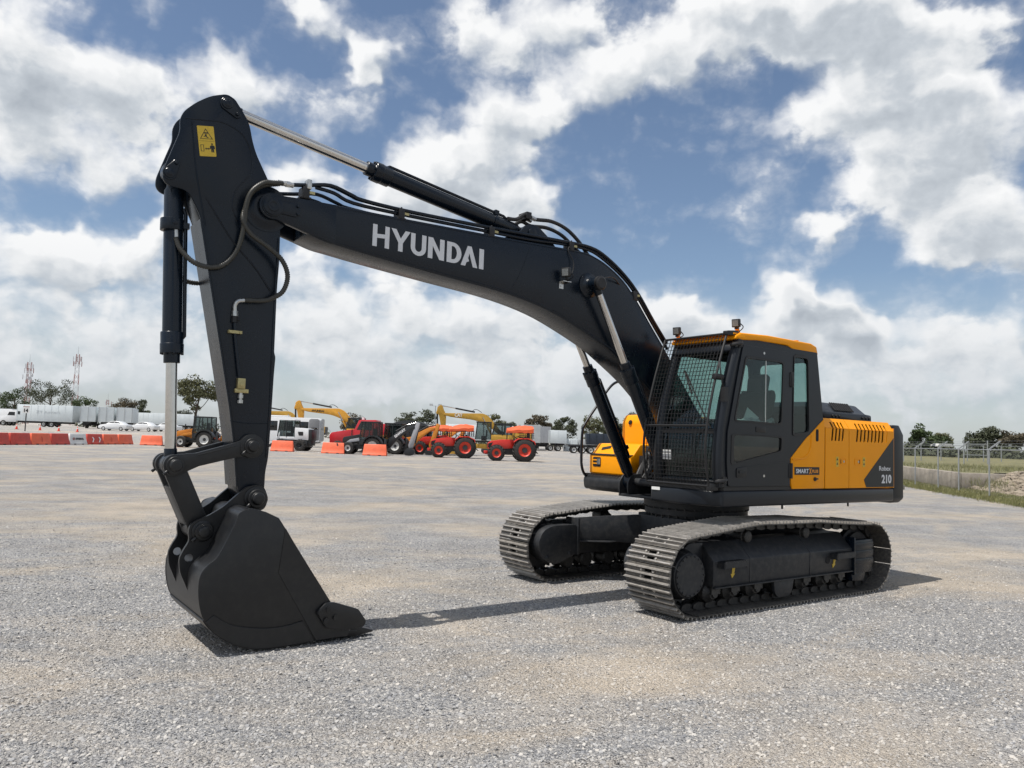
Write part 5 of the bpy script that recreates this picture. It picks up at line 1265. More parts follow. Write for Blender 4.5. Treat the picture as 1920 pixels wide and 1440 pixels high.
# lip and teeth
b = MB(); b.prism([(5.10, 0.036), (4.98, 0.045), (4.97, 0.075), (5.12, 0.085)], YR + 0.005, YK - 0.005); b.build('cutting_lip', M_BUCKET, bucket, bevel=0.004)
for k in range(5):
    y = YR + 0.08 + (YK - YR - 0.16) * k / 4
    b = MB()
    v = []
    for x, hw, z0, z1 in ((5.09, 0.062, 0.022, 0.125), (4.98, 0.055, 0.018, 0.110), (4.80, 0.042, 0.036, 0.050)):
        v += [(x, y - hw, z0), (x, y + hw, z0), (x, y + hw, z1), (x, y - hw, z1)]
    f = [(0, 1, 2, 3), (11, 10, 9, 8)] + [(a + k2, a + (k2 + 1) % 4, a + 4 + (k2 + 1) % 4, a + 4 + k2) for a in (0, 4) for k2 in range(4)]
    b.add(v, f)
    b.cyl((5.03, y - 0.066, 0.07), (5.03, y + 0.066, 0.07), 0.014, n=8)
    b.build('tooth', M_BUCKET, bucket, bevel=0.005)

# ---------------- cab
CL, CR = W, 0.345                                          # left and right faces
AP_ = [(1.145, 1.335), (1.165, 1.60), (1.145, 1.92), (1.07, 2.30), (0.945, 2.70), (0.845, 2.985)]   # front edge
b = MB()
DOOR = [(0.785, 2.935), (-0.06, 2.93), (-0.115, 2.885), (-0.10, 1.62), (-0.10, 1.345), (1.015, 1.345), (1.045, 1.62), (1.035, 1.945)]
DWIN = fillet([(0.745, 2.812), (0.03, 2.806), (0.058, 2.05), (0.935, 2.064)], 0.05, 4)
DWIN2 = fillet([(0.975, 1.923), (0.018, 1.918), (0.03, 1.745), (0.98, 1.577)], 0.045, 4)
QWIN = fillet([(-0.18, 2.915), (-0.475, 2.917), (-0.512, 1.958), (-0.165, 1.925)], 0.06, 4)
sideL = AP_ + [(-0.665, 2.975), (-0.735, 2.56), (-0.805, 2.15), (-0.80, 2.12), (-0.52, 1.94), (-0.13, 1.66), (-0.13, 1.335)]
doorhole = fillet([(0.77, 2.915), (-0.045, 2.91), (-0.08, 1.36), (1.0, 1.36), (1.02, 1.945)], 0.03, 3)
b.plate(sideL, [doorhole, QWIN], CL - 0.045, CL - 0.012)
sideR = AP_ + [(-0.665, 2.975), (-0.805, 2.15), (-0.83, 1.335)]
b.plate(sideR, [fillet([(0.80, 2.87), (-0.58, 2.87), (-0.66, 2.05), (0.98, 2.05)], 0.06, 4)], CR, CR + 0.03)
# front pillars, header, sill, rear wall, floor
for y in (CL - 0.062, CR + 0.05):
    b.tube([(x - 0.045, y, z) for x, z in dense(AP_, 4)], 0.062, 12)
b.prism([(0.70, 2.965), (0.86, 2.965), (0.90, 2.86), (0.86, 2.84), (0.72, 2.93)], CR + 0.03, CL - 0.05)
b.prism([(1.05, 1.335), (1.165, 1.335), (1.175, 1.40), (1.06, 1.42)], CR + 0.03, CL - 0.05)
b.prism([(-0.78, 1.335), (1.05, 1.335), (1.05, 1.38), (-0.78, 1.38)], CR + 0.031, CL - 0.046)
rear = lambda u, v_, w: (-0.80 + (v_ - 2.15) * 0.165 + w, u, v_)
b.plate([(CR + 0.03, 1.335), (CL - 0.046, 1.335), (CL - 0.046, 2.972), (CR + 0.03, 2.972)], [fillet([(CR + 0.12, 2.22), (CL - 0.14, 2.22), (CL - 0.14, 2.86), (CR + 0.12, 2.86)], 0.08, 5)], 0.0, 0.04, rear)
cab = b.build('cab', M_CHAR2, EXC, bevel=0.004, seg=1)
# roof
b = MB()
b.prism([(0.90, 2.99), (0.885, 3.035), (0.80, 3.072), (0.3, 3.092), (-0.55, 3.082), (-0.665, 3.05), (-0.70, 2.95), (-0.68, 2.945), (-0.30, 2.952), (-0.17, 2.975), (-0.07, 3.012), (0.5, 3.012), (0.76, 2.99)], CR + 0.0, CL - 0.018)
roof = b.build('roof', M_YEL, cab, bevel=0.022, seg=3)
b = MB(); b.prism([(0.84, 2.978), (-0.655, 2.972), (-0.655, 2.985), (0.5, 3.018), (0.80, 3.0)], CR + 0.02, CL - 0.03); b.build('roof_lining', M_BLACK, cab)
b = MB(); b.cyl((-0.42, 1.18, 3.08), (-0.42, 1.18, 3.115), 0.035, n=12); b.build('roof_stud', M_YEL, cab)
b = MB(); b.prism(fillet([(0.70, 0.38), (0.92, 0.38), (0.92, 1.30), (0.70, 1.30)], 0.03), 3.045, 3.062, 'z'); b.build('roof_lip', M_YEL, cab)
# door
b = MB()
b.plate(fillet(DOOR, 0.035, 3), [DWIN, DWIN2], CL - 0.011, CL + 0.006)
door = b.build('door', M_CHAR2, cab, bevel=0.003, seg=1)
def frame_of(loop, k, y0, y1, m, name, parent):
    cx = sum(p[0] for p in loop) / len(loop); cz = sum(p[1] for p in loop) / len(loop)
    inner = []
    for x, z in loop:
        d = Vector((cx - x, cz - z)); d.normalize(); inner.append((x + d.x * k, z + d.y * k))
    b = MB(); b.plate(loop, [inner], y0, y1); b.build(name, m, parent)
frame_of([(x * 1.0, z) for x, z in DWIN], 0.028, CL - 0.006, CL + 0.011, M_BLACK, 'window_seal', door)
frame_of(DWIN2, 0.048, CL - 0.006, CL + 0.011, M_BLACK, 'window_seal', door)
frame_of(QWIN, 0.035, CL - 0.03, CL - 0.004, M_BLACK, 'window_seal', cab)
def pane(loop, y, m, parent, name='pane'):
    b = MB(); b.prism(loop, y, y + 0.004); return b.build(name, m, parent)
pane(DWIN, CL - 0.009, M_GLASS, door); pane(DWIN2, CL - 0.009, M_GLASSD, door); pane(QWIN, CL - 0.032, M_GLASS, cab)
pane([(0.80, 2.87), (-0.58, 2.87), (-0.66, 2.05), (0.98, 2.05)], CR + 0.01, M_GLASS, cab)
b = MB(); b.add([rear(u, v_, 0.018) for u, v_ in ((CR + 0.10, 2.20), (CL - 0.12, 2.20), (CL - 0.12, 2.88), (CR + 0.10, 2.88))] + [rear(u, v_, 0.022) for u, v_ in ((CR + 0.10, 2.20), (CL - 0.12, 2.20), (CL - 0.12, 2.88), (CR + 0.10, 2.88))], [(0, 1, 2, 3), (7, 6, 5, 4), (0, 4, 5, 1), (1, 5, 6, 2), (2, 6, 7, 3), (3, 7, 4, 0)]); b.build('rear_pane', M_GLASS, cab)
b = MB(); b.box(0.358, 0.370, CL - 0.012, CL + 0.0, 2.06, 2.81); b.build('sliding_pane_bar', M_ZINC, door)
b = MB(); b.prism(fillet([(0.885, 1.44), (0.712, 1.45), (0.716, 1.565), (0.885, 1.545)], 0.02), CL + 0.004, CL + 0.016); o = b.build('door_handle', M_BLACK, door, bevel=0.003)
b = MB(); b.box(0.75, 0.85, CL + 0.016, CL + 0.026, 1.49, 1.515); b.build('handle_lever', M_CHAR2, door)
b = MB(); b.prism(fillet([(0.55, 1.955), (0.37, 1.955), (0.37, 2.02), (0.55, 2.02)], 0.015), CL + 0.004, CL + 0.012); b.build('window_latch', M_BLACK, door, bevel=0.002)
for x, z in ((0.41, 2.87), (0.39, 1.46)):
    b = MB(); b.cyl((x, CL + 0.004, z), (x, CL + 0.009, z), 0.016, n=12); b.build('door_stud', M_ZINC, door)
for z in (2.60, 1.52):
    b = MB(); b.cyl((-0.118, CL + 0.008, z - 0.09), (-0.118, CL + 0.008, z + 0.09), 0.022, n=12); b.box(-0.15, -0.075, CL - 0.012, CL + 0.012, z - 0.08, z + 0.08); b.build('hinge', M_BLACK, cab, bevel=0.003)
b = MB(); b.prism([(0.80, 1.62), (0.45, 1.66), (-0.05, 1.70), (-0.05, 1.69), (0.45, 1.648), (0.80, 1.606)], CL + 0.004, CL + 0.009)
o = b.build('door_crease', M_CHAR2, door); o.location.z = -0.07
for z in (1.42, 2.95):
    b = MB(); b.tube(catmull([(1.04, CL - 0.01, z), (1.09, CL + 0.02, z - 0.01), (1.15, CL - 0.01, z - 0.02), (1.17, CL - 0.06, z - 0.03)], 4), 0.022, 8); b.cyl((1.08, CL + 0.0, z - 0.05), (1.08, CL + 0.0, z + 0.03), 0.028, n=10)
    o = b.build('guard_hinge', M_BLACK, cab)
    if z > 2: o.location.x = -0.24
# windscreen
scr = dense([(1.115, 1.43), (1.125, 1.62), (1.105, 1.92), (1.03, 2.30), (0.905, 2.68), (0.835, 2.87)], 3)
b = MB(); n = len(scr)
v = [(x, CR + 0.08, z) for x, z in scr] + [(x, CL - 0.10, z) for x, z in scr] + [(x - 0.004, CR + 0.08, z) for x, z in scr] + [(x - 0.004, CL - 0.10, z) for x, z in scr]
f = [(i, i + 1, n + i + 1, n + i) for i in range(n - 1)] + [(2 * n + i, 3 * n + i, 3 * n + i + 1, 2 * n + i + 1) for i in range(n - 1)]
b.add(v, f); b.build('windscreen', M_GLASS, cab)
b = MB(); b.prism([(1.09, 1.92), (1.125, 1.92), (1.118, 1.97), (1.085, 1.97)], CR + 0.06, CL - 0.08); b.build('screen_divider', M_BLACK, cab)
for y in (CR + 0.09, CL - 0.11):
    b = MB(); b.tube([(x - 0.012, y, z) for x, z in scr], 0.018, 8); b.build('screen_seal', M_BLACK, cab)
b = MB(); b.tube(catmull([(1.10, 1.15, 1.98), (1.06, 0.95, 2.25), (0.98, 0.72, 2.55), (0.95, 0.66, 2.62)], 5), 0.008, 6); b.tube([(1.02, 0.80, 2.38), (0.95, 0.62, 2.66)], 0.012, 6); b.tube([(1.13, 1.12, 1.99), (1.14, 0.95, 1.90), (1.15, 0.93, 1.62)], 0.006, 6); b.build('wiper', M_BLACK, cab)
# interior
b = MB()
b.prism(fillet([(0.52, 1.75), (-0.02, 1.72), (-0.02, 1.86), (0.20, 1.88), (0.52, 1.87)], 0.05), 0.58, 1.06)
b.box(-0.02, 0.45, 0.62, 1.02, 1.40, 1.74)
seat = b.build('seat', M_SEAT, cab, bevel=0.03, seg=3)
b = MB(); b.prism(fillet([(0.08, 1.85), (-0.06, 1.83), (-0.24, 2.42), (-0.20, 2.50), (-0.10, 2.46), (0.02, 2.05)], 0.06), 0.60, 1.04); b.prism(fillet([(-0.10, 2.46), (-0.22, 2.48), (-0.26, 2.66), (-0.18, 2.70), (-0.12, 2.64)], 0.03), 0.70, 0.94); b.build('backrest', M_SEAT, cab, bevel=0.03, seg=3)
for y0, y1 in ((0.46, 0.56), (1.08, 1.18)):
    b = MB(); b.prism(fillet([(0.62, 1.60), (-0.10, 1.60), (-0.10, 1.98), (0.45, 2.02), (0.62, 1.94)], 0.05), y0, y1); b.cyl((0.52, (y0 + y1) / 2, 2.0), (0.55, (y0 + y1) / 2, 2.16), 0.022, n=10); b.build('console', M_BLACK, cab, bevel=0.015)
b = MB(); b.beam((0.34, 1.19, 2.06), (0.55, 1.19, 2.17), 0.005, 0.16); o = b.build('instruction_card', M_PAPER, cab)
b = MB(); b.tube(catmull([(0.72, 1.16, 2.05), (0.45, 1.20, 2.09), (0.2, 1.19, 2.05), (0.05, 1.18, 2.10), (0.02, 1.16, 2.02)], 5), 0.035, 8, ring=0.2); b.build('plastic_wrap', M_WRAP, cab)
b = MB()
for y in (0.70, 0.90): b.tube([(0.80, y, 1.42), (0.86, y, 1.70), (0.80, y, 2.0)], 0.014, 8); b.box(0.82, 0.95, y - 0.06, y + 0.06, 1.50, 1.52)
b.box(0.86, 1.0, 0.42, 0.54, 1.40, 2.18); b.build('pedals', M_BLACK, cab)
b = MB(); b.box(1.128, 1.133, 0.47, 0.60, 1.61, 1.72); b.build('screen_label', M_PAPER, cab)
b = MB(); b.box(1.23, 1.236, 0.40, 0.53, 1.25, 1.285); b.build('number_plate', M_PAPER, deck)

# mesh guard over the windscreen
GP = dense([(0.985, 3.045), (1.075, 2.80), (1.165, 2.53), (1.25, 2.22), (1.293, 2.00), (1.315, 1.76), (1.29, 1.52), (1.245, 1.345)], 5)
def gpt(t):                                               # t in 0..1 by arc length
    L = [0]
    for a, c in zip(GP[:-1], GP[1:]): L.append(L[-1] + math.dist(a, c))
    d = t * L[-1]
    for i in range(len(GP) - 1):
        if d <= L[i + 1] or i == len(GP) - 2:
            k = (d - L[i]) / (L[i + 1] - L[i]); return (GP[i][0] + (GP[i + 1][0] - GP[i][0]) * k, GP[i][1] + (GP[i + 1][1] - GP[i][1]) * k)
GY0, GY1 = 0.335, 1.262
b = MB()
for y in (GY0, GY1): b.tube([(x, y, z) for x, z in GP], 0.014, 8)
for t in (0.0, 1.0, 0.62):
    x, z = gpt(t); b.tube([(x, GY0, z), (x, GY1, z)], 0.013, 8)
guard = b.build('screen_guard', M_BLACK, cab)
b = MB()
nv = 19
for k in range(1, nv):
    y = GY0 + (GY1 - GY0) * k / nv
    b.tube([(x + 0.003, y, z) for x, z in GP[::2] + GP[-1:]], 0.0042, 4)
nh = 35
for k in range(1, nh):
    x, z = gpt(k / nh)
    b.tube([(x - 0.003, GY0, z), (x - 0.003, GY1, z)], 0.0042, 4)
b.build('guard_wire', M_BLACK, guard)
x, z = gpt(0.0)
b = MB(); b.prism(fillet([(x - 0.20, z + 0.0), (x + 0.03, z - 0.02), (x + 0.03, z + 0.03), (x - 0.16, z + 0.05)], 0.015), GY1 - 0.03, GY1 + 0.03); b.build('guard_mount', M_BLACK, guard, bevel=0.006)
x, z = gpt(1.0); b = MB(); b.box(x - 0.12, x + 0.01, GY1 - 0.03, GY1 + 0.03, z - 0.05, z + 0.03); b.build('guard_mount', M_BLACK, guard, bevel=0.006)
x, z = gpt(0.3); b = MB(); b.cyl((x - 0.10, GY1, z), (x + 0.03, GY1, z), 0.035, n=10); b.build('guard_mount', M_BLACK, guard, bevel=0.006)
b = MB(); b.tube(catmull([(1.14, 1.30, 2.70), (1.18, 1.34, 2.62), (1.16, 1.345, 2.50), (1.12, 1.335, 2.42)], 5), 0.008, 6); b.box(1.09, 1.15, CL - 0.01, CL + 0.05, 2.27, 2.43); b.build('pillar_light', M_BLACK, cab)
# lamps on the roof
for p, foot in (((0.70, 1.16, 3.205), (0.64, 1.16, 3.065)), ((0.86, 0.40, 3.165), (0.80, 0.41, 3.065))):
    o, Mm, h = work_lamp('roof_lamp', p, (0.97, 0.20, -0.10), cab, 0.86)
    b = MB(); b.box(-h * 0.75, h * 0.75, 0.36 * h, 0.44 * h, -h * 0.75, h * 0.75, Mm); b.box(-h * 0.4, h * 0.4, -h * 0.9, 0.1 * h, -h * 1.5, -h * 0.8, Mm)
    b.mi = [0] * 6 + [1] * 6; b.build('lens', [M_LENS, M_BLACK], cab)
    b = MB(); b.beam(Mm @ Vector((0, -h * 0.4, -h * 1.3)), foot, 0.03, 0.035); b.build('lamp_foot', M_YEL, cab)
    b = MB(); b.tube(catmull([Mm @ Vector((-h * 0.6, -h * 0.9, 0)), Mm @ Vector((-h * 1.5, -h * 0.6, -h * 1.2)), Vector(foot) + Vector((0.02, -0.05, 0.01))], 6), 0.006, 6); b.build('lamp_cable', M_RUBBER, cab)

# ================================================================== background materials
M_TYRE = mat('tyre_rubber', (0.014, 0.014, 0.015), 0.85, var=0.3, scale=8, dust=0.25)
M_RED = mat('tractor_red', (0.60, 0.028, 0.016), 0.35, var=0.05, coat=0.2)
M_RIM = mat('red_rim', (0.62, 0.045, 0.02), 0.45, var=0.1)
M_TARP = mat('orange_canopy', (0.66, 0.105, 0.03), 0.6, var=0.15, scale=4)
M_BARO = mat('barrier_orange', (0.78, 0.135, 0.055), 0.5, var=0.10, scale=2.5, dust=0.15, dustcol=(0.5, 0.3, 0.22))
M_BARR = mat('barrier_red', (0.52, 0.05, 0.03), 0.5, var=0.14, scale=2.5, dust=0.15, dustcol=(0.4, 0.25, 0.2))
M_BARW = mat('barrier_white', (0.66, 0.66, 0.65), 0.5, var=0.08, scale=2.5)
M_CONE = mat('cone_red', (0.70, 0.06, 0.03), 0.5)
M_TRW = mat('trailer_white', (0.62, 0.67, 0.69), 0.45, var=0.07, scale=0.6, dust=0.15, dustcol=(0.45, 0.45, 0.43))
M_TRG = mat('trailer_grey', (0.40, 0.42, 0.43), 0.5, var=0.12, scale=0.8)
M_STEELD = mat('dark_steel', (0.03, 0.03, 0.032), 0.55, var=0.2)
M_CARW = mat('white_car_paint', (0.72, 0.73, 0.74), 0.25, coat=0.5, var=0.02)
M_WINB = mat('dark_window', (0.012, 0.014, 0.015), 0.08, spec=0.6)
M_RIMW = mat('white_rim', (0.62, 0.62, 0.60), 0.45, var=0.1)
M_EXY = mat('old_yellow_paint', (0.62, 0.30, 0.03), 0.5, var=0.12, scale=2)
M_EXO = mat('mustard_paint', (0.47, 0.27, 0.035), 0.5, var=0.12, scale=2)
M_BHO = mat('backhoe_orange', (0.56, 0.20, 0.02), 0.45, var=0.12, scale=2)
M_BHK = mat('backhoe_black', (0.016, 0.018, 0.02), 0.45, var=0.1)
M_BHG = mat('backhoe_grey', (0.33, 0.34, 0.36), 0.45, var=0.08)
M_TRUCKR = mat('truck_red', (0.55, 0.02, 0.03), 0.3, coat=0.3, var=0.04)
M_CABG = glass_mat('cab_glass', (0.42, 0.48, 0.47))
M_LATR = mat('tower_red', (0.30, 0.15, 0.14), 0.7)
M_LATW = mat('tower_white', (0.55, 0.56, 0.58), 0.6)
M_GALV = mat('galvanised', (0.30, 0.315, 0.325), 0.5, metal=0.3, var=0.15, scale=5)
M_CONC = mat('weathered_concrete', (0.30, 0.265, 0.225), 0.9, var=0.25, scale=1.5, dust=0.7, dustcol=(0.17, 0.145, 0.115), bump=0.3, bscale=8)
M_ROCK = mat('rubble_stone', (0.26, 0.215, 0.165), 0.95, var=0.35, scale=1.2, dust=0.4, dustcol=(0.2, 0.17, 0.12))
M_BARK = mat('bark', (0.075, 0.058, 0.042), 0.9, var=0.3, scale=3)
def leaf_mat(name, c):  # base tones raised and greyed, distance haze put into the leaf colour
    m = mat(name, c, 0.75, var=0.45, scale=0.55, spec=0.2); return m
M_LEAFA = leaf_mat('leaf_dark', (0.062, 0.070, 0.042))
M_LEAFB = leaf_mat('leaf_olive', (0.095, 0.098, 0.050))
M_LEAFC = leaf_mat('leaf_green', (0.058, 0.080, 0.036))
M_LEAFD = leaf_mat('leaf_brown', (0.090, 0.076, 0.050))
def gz(x, y): return terrain(x, y)
def root(name, x, y, rz, label, cat, group=None): return empty(name, (x, y, gz(x, y)), rz, label, cat, group)

# ------------------------------------------------------------------ builders
def wheel(par, x, y, r, w, rim=M_RIMW, rr=0.55, lugs=0, z=None, out=1):
    z = r if z is None else z
    b = MB()
    b.lathe((x, y - w / 2, z), (0, 1, 0), [(0, r * rr), (0.02 * w, r * 0.86), (0.16 * w, r * 0.96), (0.3 * w, r), (0.7 * w, r), (0.84 * w, r * 0.96), (0.98 * w, r * 0.86), (w, r * rr), (0.5 * w, r * rr * 0.97), (0, r * rr)], 28, caps=False)
    for k in range(lugs):
        a = 2 * math.pi * k / lugs
        for s in (-1, 1):
            a2 = a + s * 0.09
            c = Vector((x + math.cos(a2) * r * 1.0, y + s * w * 0.24, z + math.sin(a2) * r * 1.0))
            t = Vector((-math.sin(a2), 0, math.cos(a2))); n_ = Vector((math.cos(a2), 0, math.sin(a2)))
            d = (Vector((0, s, 0)) + t * 0.6).normalized()
            b.beam(c - d * w * 0.26, c + d * w * 0.26, 0.05, 0.075, up=n_)
    o = b.build('wheel', M_TYRE, par)
    b = MB()
    b.lathe((x, y - w * 0.42, z), (0, 1, 0), [(0, r * rr * 0.98), (0.10 * w, r * rr * 0.90), (0.22 * w, r * rr * 0.45), (0.24 * w, r * 0.18), (0.60 * w, r * 0.18), (0.62 * w, r * rr * 0.45), (0.74 * w, r * rr * 0.90), (0.84 * w, r * rr * 0.98)], 24, caps=False)
    b.build('rim', rim, o)
    b = MB(); b.cyl((x, y - w * 0.36, z), (x, y + w * 0.36, z), r * rr * (0.42 if rim is M_RIM else 0.25), n=14); b.build('hub', M_STEELD, o)
    return o

def glazed_cab(par, x0, x1, y0, y1, z0, z1, fr, roofm, lean=0.15, name='cab_frame', post=0.05):
    """four posts, belt rail, roof and panes"""
    b = MB()
    c0 = [(x1, y0), (x1, y1), (x0, y1), (x0, y0)]
    c1 = [(x1 - lean, y0 + 0.05), (x1 - lean, y1 - 0.05), (x0 + lean * 0.3, y1 - 0.05), (x0 + lean * 0.3, y0 + 0.05)]
    for (a, c), (d, e) in zip(c0, c1): b.beam((a, c, z0), (d, e, z1), post * 1.6, post * 1.6)
    xm = (x0 + x1) / 2
    for y, yy in ((y0, y0 + 0.05), (y1, y1 - 0.05)): b.beam((xm, y, z0), (xm, yy, z1), post * 1.4, post * 1.4)
    o = b.build(name, fr, par)
    b = MB(); b.prism(fillet([(x0 - 0.02, y0 - 0.02), (x1 - lean + 0.12, y0 - 0.02), (x1 - lean + 0.12, y1 + 0.02), (x0 - 0.02, y1 + 0.02)], 0.12), z1, z1 + 0.11, 'z'); b.build('cab_roof', roofm, o, bevel=0.03)
    def quad(p): 
        b = MB(); b.add(p, [(0, 1, 2, 3)]); b.build('pane', M_CABG, o)
    for i in range(4):
        j = (i + 1) % 4
        quad([(c0[i][0], c0[i][1], z0), (c0[j][0], c0[j][1], z0), (c1[j][0], c1[j][1], z1), (c1[i][0], c1[i][1], z1)])
    b = MB(); b.box(xm - 0.35, xm + 0.2, -0.28, 0.28, z0 - 0.1, z0 + 0.35); b.box(xm - 0.4, xm - 0.25, -0.27, 0.27, z0 + 0.3, z0 + 0.95); b.build('seat', M_BLACK, o, bevel=0.03)
    return o

def backhoe(name, x, y, rz, label, body, loader, boomc, dipc, dip=True, group=None, hoodm=None, lettering=None):
    t = root(name, x, y, rz, label, 'backhoe loader', group)
    b = MB(); b.box(-1.5, 1.75, -0.42, 0.42, 0.45, 0.85); b.box(-1.95, -1.5, -0.95, 0.95, 0.35, 0.75); b.build('chassis', M_BHK, t, bevel=0.03)
    b = MB(); b.prism(fillet([(0.45, 0.85), (1.9, 0.85), (1.95, 1.25), (1.85, 1.45), (0.45, 1.72)], 0.08), -0.42, 0.42); hd = b.build('hood', hoodm or body, t, bevel=0.03)
    b = MB(); b.box(1.93, 1.965, -0.32, 0.32, 0.92, 1.28); b.build('grille', M_BLACK, hd)
    b = MB(); b.cyl((1.2, 0.25, 1.5), (1.2, 0.25, 2.1), 0.045, n=10); b.build('exhaust_pipe', M_BLACK, hd)
    for s in (-1, 1): wheel(t, 1.35, s * 0.82, 0.52, 0.36, M_RIMW, 0.5)
    for s in (-1, 1): wheel(t, -0.75, s * 0.82, 0.76, 0.48, M_RIMW, 0.55, lugs=18)
    for s in (-1, 1):
        b = MB(); pts = circle2(-0.75, 0.76, 0.90, 12, R(15), R(165)) + list(reversed(circle2(-0.75, 0.76, 0.80, 12, R(15), R(165))))
        b.prism(pts, s * 0.82 - 0.28, s * 0.82 + 0.28); b.build('fender', M_BHK, t)
    b = MB(); b.box(-1.2, 0.45, -0.70, 0.70, 0.80, 1.30); b.build('cab_floor', M_BHK, t, bevel=0.04)
    glazed_cab(t, -1.25, 0.42, -0.72, 0.72, 1.30, 2.72, M_BHK, M_BHK)
    for s in (-1, 1):
        b = MB(); b.prism(fillet([(-0.05, 1.25), (0.15, 1.48), (1.25, 1.25), (2.15, 0.55), (2.25, 0.30), (2.05, 0.28), (1.85, 0.55), (1.1, 1.02), (0.1, 1.2)], 0.05), s * 0.60 - 0.06, s * 0.60 + 0.06); b.build('loader_arm', loader, t, bevel=0.012)
        b = MB(); b.cyl((0.6, s * 0.58, 0.85), (1.5, s * 0.58, 1.02), 0.05, n=10); b.build('lift_cylinder', M_STEELD, t)
    b = MB(); b.prism(fillet([(2.05, 0.08), (2.95, 0.06), (2.98, 0.11), (2.35, 0.25), (2.18, 0.45), (2.28, 0.90), (2.18, 0.92), (2.02, 0.5)], 0.03), -1.12, 1.12); b.build('loader_bucket', M_STEELD, t, bevel=0.01)
    b = MB()
    for s in (-1, 1): b.box(-1.95, -1.75, s * 0.92 - 0.1, s * 0.92 + 0.1, 0.2, 1.4)
    b.build('stabiliser', M_BHK, t, bevel=0.02)
    if dip:
        b = MB(); b.prism(fillet([(-1.80, 0.70), (-2.10, 0.60), (-2.75, 1.42), (-3.70, 2.18), (-4.22, 2.36), (-4.18, 2.58), (-3.62, 2.54), (-2.62, 2.02), (-2.05, 1.35)], 0.08), -0.14, 0.14); bo = b.build('digging_boom', boomc, t, bevel=0.02)
        if lettering: put_text(lettering, 0.22, 1.15, (-2.55, 0.145, 1.50), (-0.76, 0, 0.62), (0.62, 0, 0.76), M_WHITE, bo, 0.004, offset=0.01)
        b = MB(); b.prism(fillet([(-4.32, 2.92), (-4.62, 2.84), (-4.52, 2.35), (-4.08, 0.72), (-3.76, 0.60), (-3.68, 0.92), (-3.92, 1.7), (-4.12, 2.35)], 0.07), -0.12, 0.12); dpr = b.build('dipper_arm', dipc, t, bevel=0.02)
        b = MB(); b.cyl((-2.55, 0, 2.08), (-3.5, 0, 2.66), 0.06, n=12); dcy = b.build('dipper_cylinder', M_STEELD, t)
        b = MB(); b.cyl((-3.5, 0, 2.66), (-4.4, 0, 2.88), 0.035, n=10); b.build('rod', M_CHROME, dcy)
        b = MB(); b.cyl((-4.5, 0, 2.3), (-4.25, 0, 1.05), 0.05, n=10); b.build('bucket_cylinder', M_STEELD, t)
        b = MB(); b.prism(fillet([(-3.62, 0.64), (-3.98, 0.70), (-4.25, 0.48), (-4.22, 0.15), (-3.92, 0.03), (-3.48, 0.05), (-3.30, 0.24)], 0.08), -0.34, 0.34); b.build('digging_bucket', M_BHK, t, bevel=0.015)
    return t

